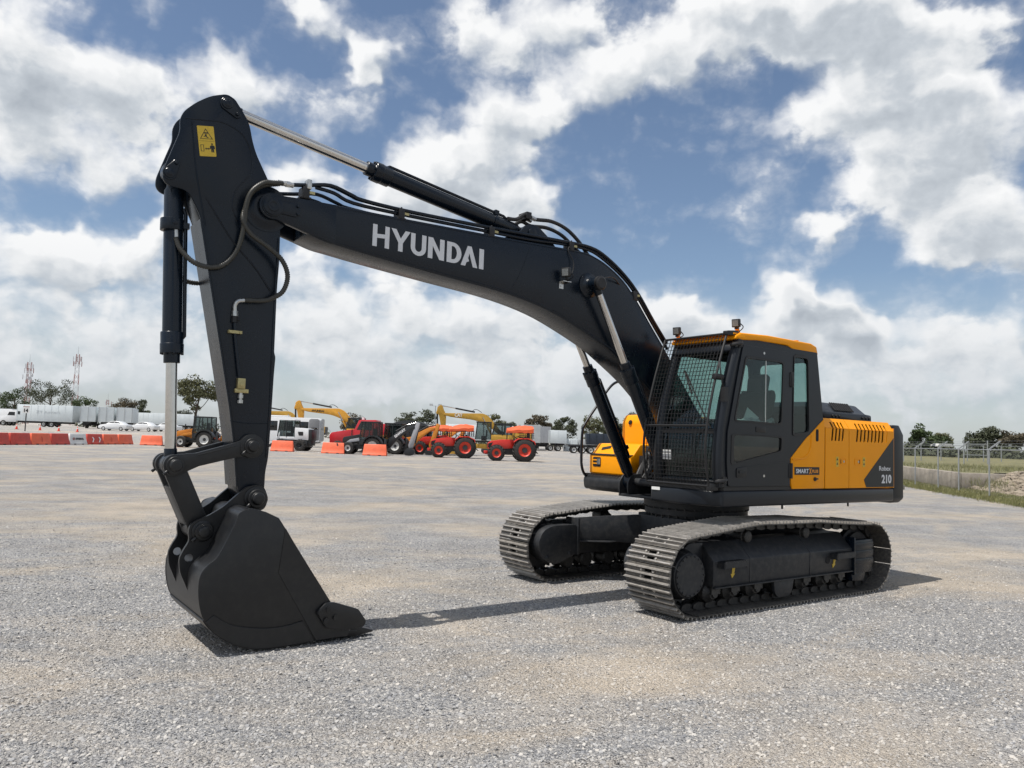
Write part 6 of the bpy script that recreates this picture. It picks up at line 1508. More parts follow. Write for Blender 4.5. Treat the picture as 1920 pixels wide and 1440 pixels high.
def tractor(x, y, rz, label, canopy=True):
    t = root('tractor', x, y, rz, label, 'tractor', 'red farm tractors'); t.scale = (1.07, 1.07, 1.07)
    b = MB(); b.box(-0.9, 1.75, -0.22, 0.22, 0.5, 0.95); b.box(1.2, 1.5, -0.75, 0.75, 0.42, 0.56); b.box(-0.85, -0.55, -0.8, 0.8, 0.68, 0.92); b.build('chassis', M_STEELD, t, bevel=0.03)
    b = MB(); b.prism(fillet([(0.10, 0.95), (1.88, 0.80), (2.02, 0.95), (1.98, 1.30), (1.75, 1.45), (0.9, 1.58), (0.10, 1.60)], 0.09), -0.32, 0.32); hd = b.build('hood', M_RED, t, bevel=0.05)
    b = MB(); b.prism([(1.62, 1.35), (1.95, 1.26), (1.98, 1.0), (1.80, 0.92)], -0.325, 0.325); b.build('hood_intake', M_BLACK, hd)
    b = MB(); b.box(1.985, 2.03, -0.24, 0.24, 0.92, 1.24); b.build('grille', M_BLACK, hd)
    b = MB(); b.box(1.98, 2.25, -0.25, 0.25, 0.50, 0.72); b.build('front_weights', M_RED, t, bevel=0.02)
    b = MB(); b.cyl((0.55, -0.30, 1.5), (0.55, -0.30, 2.05), 0.04, n=10); b.build('exhaust_pipe', M_BLACK, t)
    for s in (-1, 1): wheel(t, 1.35, s * 0.76, 0.58, 0.34, M_RIM, 0.58, lugs=16)
    for s in (-1, 1): wheel(t, -0.70, s * 0.84, 0.84, 0.46, M_RIM, 0.56, lugs=20)
    for s in (-1, 1):
        b = MB(); pts = [(-1.5, 1.25), (-1.45, 1.50), (-0.95, 1.72), (-0.2, 1.70), (0.12, 1.45), (0.12, 1.38), (-0.25, 1.62), (-0.95, 1.64), (-1.38, 1.44), (-1.44, 1.25)]
        b.prism(pts, s * 0.40, s * 1.05); b.prism([(-1.45, 1.2), (-1.38, 1.46), (-0.95, 1.66), (-0.25, 1.64), (0.08, 1.4), (0.08, 0.9), (-1.4, 0.95)], s * 0.38, s * 0.44); b.build('fender', M_RED, t, bevel=0.02)
    b = MB(); b.box(-0.75, -0.25, -0.26, 0.26, 1.25, 1.42); b.box(-0.85, -0.72, -0.25, 0.25, 1.40, 1.85); b.build('seat', M_BLACK, t, bevel=0.04)
    b = MB(); b.cyl((0.12, 0, 1.5), (-0.05, 0, 1.78), 0.025, n=8); b.lathe((-0.03, 0, 1.76), (-0.5, 0, 0.85), [(0, 0.19), (0.02, 0.205), (0.04, 0.19)], 18); b.build('steering_wheel', M_BLACK, t)
    b = MB()
    for s in (-1, 1):
        b.beam((-0.95, s * 0.55, 1.0), (-1.0, s * 0.55, 2.35), 0.07, 0.09); b.tube([(0.05, s * 0.5, 1.55), (0.0, s * 0.52, 2.3)], 0.022, 8); b.tube([(-1.0, s * 0.58, 1.65), (-0.2, s * 0.75, 1.85), (-0.15, s * 0.75, 1.65)], 0.02, 8)
        b.tube([(-1.45, s * 0.3, 0.9), (-1.75, s * 0.33, 0.62)], 0.03, 8)
    b.beam((-1.0, -0.55, 2.35), (-1.0, 0.55, 2.35), 0.09, 0.07); b.box(-1.55, -1.1, -0.3, 0.3, 0.6, 0.66); b.build('roll_bar', M_BLACK, t)
    b = MB()
    for k in range(7): b.beam((-1.35 + 0.16 * k, 0.6, 1.72), (-1.35 + 0.16 * k, 0.6, 2.12), 0.03, 0.03); b.beam((-1.35 + 0.16 * k, -0.6, 1.72), (-1.35 + 0.16 * k, -0.6, 2.12), 0.03, 0.03)
    for z in (1.75, 1.92, 2.1): b.beam((-1.4, 0.6, z), (-0.35, 0.6, z), 0.03, 0.03); b.beam((-1.4, -0.6, z), (-0.35, -0.6, z), 0.03, 0.03); b.beam((-1.4, -0.6, z), (-1.4, 0.6, z), 0.03, 0.03)
    b.build('rear_rack', M_STEELD, t)
    if canopy:
        b = MB(); rnd = random.Random(int(x * 100)); nx, ny = 9, 5; v = []
        for i in range(nx + 1):
            for j in range(ny + 1):
                u, w = i / nx, j / ny
                xx = -1.35 + 1.95 * u; yy = -0.72 + 1.44 * w
                zz = 2.40 + 0.34 * (1 - (2 * w - 1) ** 2) * (0.55 + 0.45 * math.sin(math.pi * min(1, u * 1.1))) - 0.16 * u + rnd.uniform(-0.03, 0.03)
                v.append((xx, yy, zz))
        n = len(v); m = ny + 1
        f = [(i * m + j, i * m + j + 1, (i + 1) * m + j + 1, (i + 1) * m + j) for i in range(nx) for j in range(ny)]
        v += [(a, c, 2.12 + rnd.uniform(-0.06, 0.06) - 0.02 * (a > 0)) for a, c, _ in v]
        f += [tuple(k + n for k in reversed(q)) for q in f]
        edge = [j for j in range(m)] + [i * m + ny for i in range(1, nx + 1)] + [nx * m + j for j in range(ny - 1, -1, -1)] + [i * m for i in range(nx - 1, 0, -1)]
        for a, c in zip(edge, edge[1:] + edge[:1]): f.append((a, c, c + n, a + n))
        b.add(v, f); b.build('folded_canopy', M_TARP, t, ang=25)
    return t

def far_excavator(name, x, y, rz, label, paint, sc_=1.0, lettering=None, arm_tilt=0.0, letm=None):
    t = root(name, x, y, rz, label, 'excavator', 'yellow excavators in the far row')
    t.scale = (sc_, sc_, sc_)
    for s in (-1, 1):
        b = MB(); b.prism(fillet([(2.05, 0.1), (2.1, 0.45), (1.7, 0.85), (-1.7, 0.87), (-2.1, 0.45), (-2.05, 0.1), (-1.7, 0.0), (1.7, 0.0)], 0.2), s * 1.18 - 0.3, s * 1.18 + 0.3); b.build('track', M_STEELD, t, bevel=0.02)
    b = MB(); b.cyl((0, 0, 0.6), (0, 0, 1.15), 0.65, n=20); b.box(-0.7, 0.7, -1, 1, 0.5, 0.8); b.build('undercarriage', M_STEELD, t)
    b = MB(); b.prism(fillet([(1.1, 1.33), (-2.5, 1.33), (-2.8, 1.0), (-2.8, -1.0), (-2.5, -1.33), (0.7, -1.33), (0.7, 0.3), (1.1, 0.3)], 0.1), 1.12, 1.35, 'z'); b.box(-2.75, -0.8, -1.3, 1.3, 1.35, 2.15); bd = b.build('body', paint, t, bevel=0.05)
    b = MB(); b.prism(fillet([(-2.4, 1.33), (-2.75, 1.25), (-2.9, 0.5), (-2.9, -0.5), (-2.75, -1.25), (-2.4, -1.33)], 0.1), 1.1, 2.12, 'z'); b.build('counterweight', M_BHK, t, bevel=0.05)
    b = MB(); b.box(-0.8, 1.1, 0.34, 1.32, 1.35, 1.95); b.build('cab_base', paint, t, bevel=0.05)
    cb = glazed_cab(t, -0.78, 1.12, 0.34, 1.32, 1.9, 2.92, M_BHK, M_BHK, 0.25)
    b = MB(); b.prism([(q[0], q[1]) for q in BT] + [(q[0], q[1]) for q in BB] + circle2(5.80, 3.765, 0.13, 8, R(-80), R(80)), -0.22, 0.22); bo = b.build('boom', paint, t, bevel=0.02)
    if lettering: put_text(lettering, 0.20 if len(lettering) > 4 else 0.32, 1.25 if len(lettering) > 4 else 0.75, (4.85, 0.226, 3.57), (-1, 0, -0.02), (0, 0, 1), letm or M_DECAL_K, bo, 0.004, offset=0.012)
    b = MB(); b.prism(ARM, -0.16, 0.16); am = b.build('arm', paint, t, bevel=0.02)
    for rod, base, y_, ex in (((6.19, 4.61), (2.87, 4.08), 0, 1.4), ((6.47, 1.5), (6.58, 3.93), 0, 0.86), (BCT, BCB, 0.33, 1.0), (BCT, BCB, -0.33, 1.0)):
        a = Vector((rod[0], y_, rod[1])); c = Vector((base[0], y_, base[1])); d = (c - a).normalized()
        b = MB(); b.cyl(a + d * ex, c, 0.085, n=14); o = b.build('cylinder', paint if y_ else M_BHK, t)
        b = MB(); b.cyl(a, a + d * ex, 0.05, n=12); b.build('rod', M_CHROME, o)
    b = MB(); b.prism([(q[0], q[1]) for q in PL], -0.6, 0.6); b.build('bucket', M_BHK, t, bevel=0.02)
    b = MB(); b.tube(catmull([(3.1, 0.1, 4.2), (2.9, 0.1, 4.32), (2.6, 0.1, 4.30), (2.2, 0.1, 4.05)], 5), 0.03, 6); b.build('hose', M_RUBBER, t)
    return t

def box_trailer(name, x, y, rz, label, L_, w=2.6, h=2.75, z0=1.25, m=M_TRW, axles=2, cat='trailer', group='parked box trailers', door=False):
    t = root(name, x, y, rz, label, cat, group)
    b = MB(); b.box(0, L_, -w / 2, w / 2, z0, z0 + h); bx = b.build('box_body', m, t, bevel=0.04)
    n = max(1, int(L_ / 1.2))
    for k in range(n + 1):
        for s in (-1, 1):
            b = MB(); xx = 0.05 + (L_ - 0.1) * k / n; b.box(xx - 0.025, xx + 0.025, min(s * w / 2, s * (w / 2 + 0.02)), max(s * w / 2, s * (w / 2 + 0.02)), z0 + 0.08, z0 + h - 0.08); b.build('side_rib', m, bx)
    for xx, nm in ((-0.02, 'end_panel'), (L_ + 0.002, 'end_panel')):
        b = MB(); b.plate([(-w / 2 + 0.02, z0 + 0.02), (w / 2 - 0.02, z0 + 0.02), (w / 2 - 0.02, z0 + h - 0.02), (-w / 2 + 0.02, z0 + h - 0.02)], [], xx, xx + 0.018, lambda u, v_, q: (q, u, v_)); b.build(nm, m, bx)
        b = MB()
        for yy in (-w / 2 + 0.06, w / 2 - 0.06, 0): b.box(xx - 0.03, xx + 0.03, yy - 0.04, yy + 0.04, z0, z0 + h)
        b.build('corner_post', M_TRG, bx)
    b = MB(); b.box(0.3, L_ - 0.3, -0.5, 0.5, z0 - 0.3, z0); b.box(L_ * 0.35, L_ * 0.38, -w / 2 + 0.1, w / 2 - 0.1, z0 - 0.7, z0); b.box(L_ - 0.2, L_ - 0.1, -w / 2 + 0.1, w / 2 - 0.1, 0.5, 0.65); b.build('underframe', M_STEELD, t)
    for k in range(axles):
        for s in (-1, 1): wheel(t, L_ - 1.3 - k * 1.25, s * (w / 2 - 0.28), 0.5, 0.5, M_RIMW, 0.55)
    return t

def sedan(x, y, rz, label):
    t = root('car', x, y, rz, label, 'car', 'white cars by the trailers')
    b = MB()
    prof = [(-2.2, 0.35), (-2.25, 0.75), (-2.15, 0.95), (-1.6, 1.0), (-1.0, 1.38), (-0.3, 1.46), (0.35, 1.42), (1.05, 1.0), (1.9, 0.85), (2.2, 0.68), (2.25, 0.38), (1.9, 0.25), (-1.9, 0.25)]
    v = []; n = len(prof)
    for yy, k in ((-0.85, 0), (-0.72, 1), (0.72, 1), (0.85, 0)):
        for px_, pz in prof: v.append((px_, yy, pz if k else min(pz, 0.98)))
    f = [tuple(range(n)), tuple(range(3 * n, 4 * n))]
    for i in range(3): f += [(i * n + k, i * n + (k + 1) % n, (i + 1) * n + (k + 1) % n, (i + 1) * n + k) for k in range(n)]
    b.add(v, f); bd = b.build('body', M_CARW, t, bevel=0.04)
    b = MB()
    for s in (-1, 1): b.prism([(-1.35, 1.02), (-0.95, 1.30), (-0.32, 1.38), (-0.32, 1.02)], s * 0.745 - 0.05, s * 0.745 + 0.05); b.prism([(-0.24, 1.02), (-0.24, 1.38), (0.30, 1.34), (0.85, 1.02)], s * 0.745 - 0.05, s * 0.745 + 0.05)
    b.build('side_windows', M_WINB, bd)
    b = MB(); b.beam((0.42, 0, 1.40), (1.02, 0, 1.03), 1.35, 0.03); b.build('windscreen', M_WINB, bd)
    for xx in (-1.35, 1.4):
        for s in (-1, 1): wheel(t, xx, s * 0.76, 0.32, 0.22, M_RIMW, 0.62)
    return t

BAR = {}
def barrier_mesh(m):
    if m.name in BAR: return BAR[m.name]
    b = MB(); v = []
    for z, hw, hl in ((0.0, 0.27, 0.98), (0.10, 0.27, 0.985), (0.13, 0.25, 0.98), (0.45, 0.15, 0.955), (0.90, 0.095, 0.90), (0.93, 0.075, 0.88)):
        v += [(-hl, -hw, z), (hl, -hw, z), (hl, hw, z), (-hl, hw, z)]
    f = [(3, 2, 1, 0), (20, 21, 22, 23)] + [(a + k, a + (k + 1) % 4, a + 4 + (k + 1) % 4, a + 4 + k) for a in range(0, 20, 4) for k in range(4)]
    b.add(v, f)
    BAR[m.name] = b.mesh('barrier', m, bevel=0.02); return BAR[m.name]
def barrier(x, y, rz, m, label, mark=None):
    o = link('barrier', barrier_mesh(m)); o.location = (x, y, gz(x, y)); o.rotation_euler = (0, 0, rz)
    tag(o, label, 'barrier', 'water filled road barriers')
    b = MB()
    for xx in (-0.45, 0.45): b.box(xx - 0.12, xx + 0.12, -0.275, -0.255, 0.0, 0.075)
    b.build('forklift_slot', M_DARK, o)
    if mark == 'chev':
        for xx in (-0.42, 0.38):
            b = MB(); sl = lambda u, w_: (xx + u, -0.235 + (w_ - 0.2) * 0.27 - 0.008, w_)
            for q in ([(0, 0.20), (0.12, 0.20), (0.30, 0.48), (0.18, 0.48)], [(0.18, 0.48), (0.30, 0.48), (0.12, 0.76), (0, 0.76)]):
                b.add([sl(*p) for p in q] + [(sl(*p)[0], sl(*p)[1] - 0.006, sl(*p)[2]) for p in q], [(3, 2, 1, 0), (4, 5, 6, 7), (0, 1, 5, 4), (1, 2, 6, 5), (2, 3, 7, 6), (3, 0, 4, 7)])
            b.build('chevron', M_WHITE, o)
    if mark == 'print':
        put_text('BYNEROL', 0.17, 0.95, (-0.32, -0.192, 0.42), (1, 0, 0), (0, 0.27, 1), M_DECAL_K, o, 0.003, offset=0.008)
        b = MB(); b.prism(circle2(-0.55, 0.5, 0.12, 10), -0.205, -0.175); b.build('emblem', M_LATR, o)
    if mark == 'zig':
        b = MB(); sl = lambda u, w_: (u, -0.235 + (w_ - 0.2) * 0.27 - 0.008, w_)
        for q in ([(0, 0.20), (0.05, 0.20), (0.13, 0.48), (0.08, 0.48)], [(0.08, 0.48), (0.13, 0.48), (0.05, 0.80), (0, 0.80)]):
            b.add([sl(*p) for p in q] + [(sl(*p)[0], sl(*p)[1] - 0.006, sl(*p)[2]) for p in q], [(3, 2, 1, 0), (4, 5, 6, 7), (0, 1, 5, 4), (1, 2, 6, 5), (2, 3, 7, 6), (3, 0, 4, 7)])
        b.build('joint_mark', M_BARR, o)
    return o

def cone(x, y, label, s=1.0):
    t = root('traffic_cone', x, y, 0, label, 'traffic cone', 'red traffic cones'); t.scale = (s, s, s)
    b = MB(); b.box(-0.19, 0.19, -0.19, 0.19, 0, 0.035); b.build('base', M_CONE, t, bevel=0.01)
    b = MB(); b.lathe((0, 0, 0.035), (0, 0, 1), [(0, 0.145), (0.30, 0.088), (0.302, 0.087), (0.66, 0.022), (0.67, 0.015)], 18); c = b.build('body', M_CONE, t)
    b = MB(); b.lathe((0, 0, 0.40), (0, 0, 1), [(0, 0.082), (0.12, 0.060)], 18); b.build('reflective_band', M_WHITE, c)

# ------------------------------------------------------------------ barriers, cones, sign
A_, B_ = Vector((-38.44, 59.78)), Vector((-36.33, 74.9))
dv = (B_ - A_) / 7; ang = math.atan2(dv.y, dv.x)
rowl = [(-1, M_BARR, None, 'dark red road barrier at the left edge of the row, cut by the picture frame'),
        (0, M_BARR, None, 'dark red road barrier second from the left end of the row'),
        (1, M_BARO, 'zig', 'orange road barrier with a dark zigzag joint mark, left of the white barrier'),
        (2, M_BARR, None, 'plain dark red road barrier just left of the white printed one'),
        (3, M_BARW, 'print', 'white road barrier with dark printed lettering in the long row'),
        (4, M_BARR, 'chev', 'dark red road barrier with two white chevrons'),
        (5, M_BARO, 'zig', 'orange road barrier with a zigzag mark, right of the chevron barrier'),
        (6, M_BARO, None, 'orange road barrier closing the right end of the long row')]
for k, m, mk, lb in rowl:
    c = A_ + dv * (k + 0.5); o = barrier(c.x, c.y, ang, m, lb, mk); o.scale = (1.09, 1, 1)
for x, y, rz, lb in ((-33.73, 73.5, 8, 'single orange road barrier just left of the bucket cylinder rod'), (-27.2, 70.9, -4, 'orange road barrier in front of the orange backhoe, partly behind the arm'),
                     (-19.68, 67.6, -3, 'orange road barrier before the white cabbed machine, right of the arm'), (-14.98, 66.3, -3, 'orange road barrier in front of the red truck nose'), (-11.07, 64.2, -3, 'nearest orange road barrier with a pale scuff, before the black backhoe')):
    barrier(x, y, R(rz), M_BARO, lb)
for x, y, lb in ((-66.48, 105, 'red traffic cone leftmost behind the barrier row'), (-63.32, 105, 'red traffic cone second from the left behind the barriers'), (-60.8, 105, 'red traffic cone third from the left behind the barriers'), (-58.28, 105, 'red traffic cone behind the white printed barrier'), (-29.56, 70, 'red traffic cone at the front wheel of the orange backhoe')):
    cone(x, y, lb, 1.05)
t = root('lane_sign', -62.22, 100, 0, 'white board reading 14 on a dark post beside the box truck', 'sign')
b = MB(); b.box(-0.05, 0.05, -0.05, 0.05, 0, 2.3); b.build('post', M_STEELD, t)
b = MB(); b.box(-0.42, 0.42, -0.07, -0.05, 2.3, 3.2); bd = b.build('board', M_BARW, t)
put_text('14', 0.42, 0.55, (-0.28, -0.075, 2.45), (1, 0, 0), (0, 0, 1), M_DECAL_K, bd, 0.003, offset=0.03)
b = MB(); b.box(-0.42, 0.42, -0.076, -0.071, 3.10, 3.17); b.build('stripe', M_LATR, bd)

# ------------------------------------------------------------------ trucks and trailers on the left
t = root('box_truck', -92.2, 146, R(1.5), 'white box truck with a long pale body, cab facing left', 'truck')
b = MB(); b.box(0.3, 10.6, -1.3, 1.3, 1.0, 4.05); bx = b.build('box_body', M_TRW, t, bevel=0.05)
for k in range(9):
    b = MB(); xx = 0.4 + 10.0 * k / 8; b.box(xx - 0.03, xx + 0.03, -1.325, -1.30, 1.1, 3.95); b.build('side_rib', M_TRW, bx)
b = MB(); b.box(10.602, 10.66, -1.25, 1.25, 1.05, 4.0); b.build('rear_door', M_TRG, bx)
put_text('ZT Austers', 0.42, 4.4, (3.9, -1.335, 2.6), (1, 0, 0), (0, 0, 1), mat('faded_lettering', (0.46, 0.50, 0.53), 0.6), bx, 0.003)
b = MB(); b.box(0.55, 0.95, -1.332, -1.30, 2.2, 2.75); b.build('side_hatch', M_WINB, bx)
b = MB(); b.prism(fillet([(0.2, 0.75), (0.2, 2.85), (-0.6, 2.9), (-1.25, 2.75), (-1.6, 1.95), (-2.9, 1.75), (-3.1, 1.35), (-3.1, 0.7)], 0.12), -1.1, 1.1); cb = b.build('cab', M_CARW, t, bevel=0.06)
b = MB(); b.prism([(-0.1, 1.95), (-0.1, 2.6), (-1.15, 2.6), (-1.45, 1.98)], -1.115, 1.115); b.build('cab_window', M_WINB, cb)
b = MB(); b.box(-3.25, -3.05, -1.15, 1.15, 0.5, 0.85); b.box(-1.0, 10.2, -0.5, 0.5, 0.65, 1.0); b.build('underframe', M_STEELD, t)
for xx in (-2.1, 5.3, 6.75):
    for s in (-1, 1): wheel(t, xx, s * 0.95, 0.52, 0.5, M_RIMW, 0.55)
for x, y, rz, lb in ((-77.36, 142.5, 113, 'pale box trailer end-on directly right of the long truck body'), (-73.77, 142, 112, 'pale box trailer end-on, middle one of three side by side'), (-70.46, 142, 111, 'pale box trailer end-on, rightmost of three side by side')):
    box_trailer('box_trailer', x, y, R(rz), lb, 12.0)
box_trailer('box_trailer', -90.4, 190, R(2), 'long pale trailer seen side-on behind the white cars', 13.6)
t = root('truck_tractor', -93.4, 190, R(182), 'white tractor unit coupled to the long pale trailer', 'truck')
b = MB(); b.prism(fillet([(-1.6, 0.9), (-1.6, 3.3), (0.2, 3.4), (0.8, 2.3), (2.2, 1.9), (2.3, 0.8)], 0.15), -1.1, 1.1); cb = b.build('cab', M_CARW, t, bevel=0.06)
b = MB(); b.prism([(-0.9, 2.1), (-0.9, 2.9), (0.3, 2.9), (0.6, 2.1)], -1.12, 1.12); b.build('cab_window', M_WINB, cb)
for xx in (1.3, -2.2):
    for s in (-1, 1): wheel(t, xx, s * 0.95, 0.5, 0.4)
t = root('parked_lorry', -99.5, 152, R(178), 'white lorry cut off by the left picture edge', 'truck')
b = MB(); b.prism(fillet([(-3.0, 0.8), (-3.0, 3.2), (0.6, 3.2), (1.0, 2.0), (1.6, 1.7), (1.6, 0.7)], 0.12), -1.1, 1.1); cb = b.build('cab', M_CARW, t, bevel=0.05)
b = MB(); b.prism([(-0.4, 2.0), (-0.4, 2.8), (0.4, 2.8), (0.7, 2.0)], -1.12, 1.12); b.build('cab_window', M_WINB, cb)
for xx in (0.9, -2.0):
    for s in (-1, 1): wheel(t, xx, s * 0.95, 0.48, 0.4)
sedan(-60.3, 119, R(176), 'nearest white sedan, leftmost of the three parked cars')
sedan(-57.6, 122.5, R(172), 'silver white car parked behind the rear of the first sedan')
sedan(-56.0, 127, R(174), 'rearmost white car, rightmost of the three parked cars')

# ------------------------------------------------------------------ row of machines
backhoe('backhoe_loader', -28.2, 70.8, R(183), 'orange and black backhoe loader behind the bucket arm of the big excavator', M_BHO, M_BHO, M_BHO, M_BHO)
t = root('bus', -27.2, 90.5, R(4), 'white bus with dark windows and a grey rear end', 'bus')
b = MB(); b.prism(fillet([(-3.5, 0.55), (5.2, 0.55), (5.2, 3.15), (5.0, 3.3), (-3.5, 3.3)], 0.15), -1.25, 1.25); bd = b.build('body', M_CARW, t, bevel=0.08)
for k in range(4):
    b = MB(); x0 = -2.9 + k * 1.75; b.box(x0, x0 + 1.55, -1.265, -1.24, 1.75, 2.85); b.build('window', M_WINB, bd, bevel=0.01)
b = MB(); b.prism(fillet([(-1.15, 0.7), (1.15, 0.7), (1.15, 3.1), (0.9, 3.25), (-0.9, 3.25), (-1.15, 3.1)], 0.15), 5.18, 5.32, 'x'); rp = b.build('rear_panel', M_TRG, t, bevel=0.05)
b = MB(); b.box(5.32, 5.34, -0.75, 0.75, 1.95, 2.2); b.build('rear_vent', M_WINB, rp)
M_BUSG = mat('bus_grey', (0.20, 0.205, 0.215), 0.5, var=0.08)
b = MB(); b.prism(fillet([(3.95, 0.75), (5.15, 0.75), (5.15, 3.05), (4.95, 3.22), (4.15, 3.22), (3.95, 3.05)], 0.1), -1.285, -1.24); sp_ = b.build('engine_side_panel', M_BUSG, t, bevel=0.02)
b = MB(); b.prism(fillet([(4.2, 1.95), (4.95, 1.95), (4.95, 2.2), (4.2, 2.2)], 0.1), -1.295, -1.28); b.build('side_vent', M_WINB, sp_)
b = MB(); b.box(-2.0, 1.5, -0.7, 0.7, 3.3, 3.5); b.build('roof_unit', M_CARW, t, bevel=0.1)
for xx in (-1.6, 3.2):
    for s in (-1, 1): wheel(t, xx, s * 1.05, 0.5, 0.35, M_STEELD)
t = root('wheeled_loader', -20.1, 72.0, R(176), 'white compact wheeled machine with a dark glazed cab and boxy rear hood', 'loader')
b = MB(); b.box(-2.0, 1.2, -0.6, 0.6, 0.5, 1.0); b.box(-1.7, 0.2, -0.85, 0.85, 0.35, 0.9); b.build('chassis', M_BHK, t, bevel=0.04)
b = MB(); b.prism(fillet([(-0.45, 1.0), (-1.75, 1.0), (-1.75, 2.05), (-0.45, 2.12)], 0.08), -0.75, 0.75); hd = b.build('engine_hood', M_CARW, t, bevel=0.04)
b = MB(); b.prism(fillet([(-0.85, 1.4), (-1.25, 1.4), (-1.25, 1.75), (-0.75, 1.75)], 0.05), 0.752, 0.765); b.build('hood_vent', M_BLACK, hd)
b = MB(); b.box(-2.05, -1.76, -0.72, 0.72, 0.95, 2.0); b.build('radiator', M_BHK, t, bevel=0.03)
b = MB(); b.box(-0.45, 0.95, -0.72, 0.72, 1.0, 1.28); b.prism([(0.95, 1.0), (1.35, 1.0), (1.25, 1.28), (0.95, 1.75)], -0.72, 0.72); b.build('cab_base', M_CARW, t, bevel=0.04)
glazed_cab(t, -0.45, 1.15, -0.72, 0.72, 1.28, 2.75, M_BHK, M_CARW)
for xx in (-1.05, 0.75):
    for s in (-1, 1): wheel(t, xx, s * 0.88, 0.52, 0.4, M_BHK, 0.5, lugs=14)
b = MB(); b.prism(fillet([(1.3, 0.9), (2.2, 0.4), (2.4, 0.3), (2.35, 0.2), (1.2, 0.7)], 0.04), -0.5, 0.5); b.build('lift_arm', M_BHK, t, bevel=0.02)
far_excavator('parked_excavator', -29.6, 112, R(186), 'yellow excavator boom rising behind the white bus, left of the lettered one', M_EXO, 1.12)
far_excavator('parked_excavator', -19.3, 99, R(183), 'bright yellow excavator with dark lettering on its boom, behind the red truck', M_EXY, 1.22, 'HYUNDAI')
t = root('red_truck', -14.3, 74.5, R(177), 'red bonneted truck behind the black backhoe loader', 'truck')
b = MB(); b.prism(fillet([(0.3, 0.95), (2.7, 0.80), (2.75, 1.55), (2.55, 1.80), (0.3, 2.20)], 0.1), -0.95, 0.95); hd = b.build('bonnet', M_TRUCKR, t, bevel=0.05)
b = MB(); b.box(2.74, 2.78, -0.7, 0.7, 0.9, 1.5); b.build('grille', M_BLACK, hd)
b = MB(); b.prism(fillet([(0.35, 0.9), (0.35, 2.15), (-0.05, 3.05), (-1.7, 3.1), (-1.7, 0.9)], 0.1), -1.05, 1.05); cb = b.build('cab', M_TRUCKR, t, bevel=0.05)
for s in (-1, 1):
    b = MB(); b.prism(fillet([(0.15, 2.12), (-0.2, 2.85), (-1.3, 2.85), (-1.3, 2.12)], 0.06), s * 1.052 - 0.01, s * 1.052 + 0.01); b.build('side_window', M_WINB, cb)
b = MB(); b.box(-0.3, -0.1, -0.2, 0.2, 3.1, 3.3); b.build('roof_beacon', M_WHITE, cb)
b = MB(); b.box(-5.5, 2.4, -0.45, 0.45, 0.6, 0.95); b.build('underframe', M_STEELD, t)
b = MB(); b.box(-2.6, -1.9, -1.15, 1.15, 1.0, 2.75); b.build('red_body', M_TRUCKR, t, bevel=0.05)
for xx in (1.9, -3.2, -4.4):
    for s in (-1, 1): wheel(t, xx, s * 0.95, 0.52, 0.4)
backhoe('backhoe_loader', -12.4, 67.2, R(178), 'black backhoe loader with grey loader arms and white lettered digging boom', M_BHK, M_BHG, M_BHK, M_BHG, lettering='SINWAY')
backhoe('backhoe_loader', -11.0, 71.5, R(172), 'orange backhoe loader whose digging arm rises just behind the black one', M_BHO, M_BHO, M_BHO, M_BHO)
backhoe('backhoe_loader', -9.0, 79.0, R(170), 'farthest orange backhoe loader with only its curved arm top showing', M_BHO, M_BHO, M_BHO, M_BHO)
t = root('arched_hood_machine', -11.8, 84.0, R(178), 'machine with a dark arched roof standing behind the backhoe loaders', 'machine')
b = MB(); b.prism(fillet([(-3.3, 2.7)] + [(-3.3 + 4.6 * k / 8, 2.7 + 0.66 * math.sin(math.pi * k / 8) ** 0.8) for k in range(1, 8)] + [(1.3, 2.7)], 0.05), -1.0, 1.0); b.build('arched_roof', M_BHK, t, bevel=0.04)
b = MB(); b.box(-2.8, 1.0, -0.95, 0.95, 0.7, 2.9); b.build('body', M_BHK, t, bevel=0.05)
for xx in (-1.8, 1.6):
    for s in (-1, 1): wheel(t, xx, s * 0.9, 0.6, 0.4)
far_excavator('parked_excavator', -0.8, 86.5, R(184), 'mustard excavator with a white three letter mark on its boom, behind the tractors', M_EXO, 1.12, 'CAT', letm=M_WHITE)
tractor(-4.55, 66.0, R(184), 'red tractor with folded orange canopy, left one of the two in front')
tractor(0.35, 62.0, R(184), 'nearest red tractor with folded orange canopy, right of the other tractors')
tractor(-7.0, 73.5, R(183), 'red tractor farther back, orange canopy showing beside the black backhoe')
t = root('wheel_loader', -2.7, 77.5, R(182), 'mustard wheel loader with a black glazed cab behind the two tractors', 'loader')
b = MB(); b.prism(fillet([(-2.6, 1.0), (-2.6, 1.9), (-0.8, 2.05), (-0.8, 1.0)], 0.1), -0.9, 0.9); b.build('engine_hood', M_EXO, t, bevel=0.05)
b = MB(); b.box(-2.4, 2.2, -0.55, 0.55, 0.7, 1.15); b.prism(fillet([(0.8, 1.1), (1.6, 1.75), (2.2, 1.75), (2.7, 0.8), (2.0, 0.7)], 0.08), -0.8, 0.8); b.build('chassis', M_EXO, t, bevel=0.05)
glazed_cab(t, -0.8, 0.75, -0.72, 0.72, 1.6, 3.25, M_BHK, M_BHK)
for xx in (-1.6, 1.6):
    for s in (-1, 1): wheel(t, xx, s * 0.95, 0.72, 0.5, M_EXO, 0.5, lugs=16)
b = MB(); b.prism(fillet([(2.6, 0.1), (3.6, 0.08), (3.5, 0.2), (2.9, 0.5), (2.8, 1.0), (2.6, 0.9)], 0.05), -1.3, 1.3); b.build('bucket', M_EXO, t, bevel=0.02)

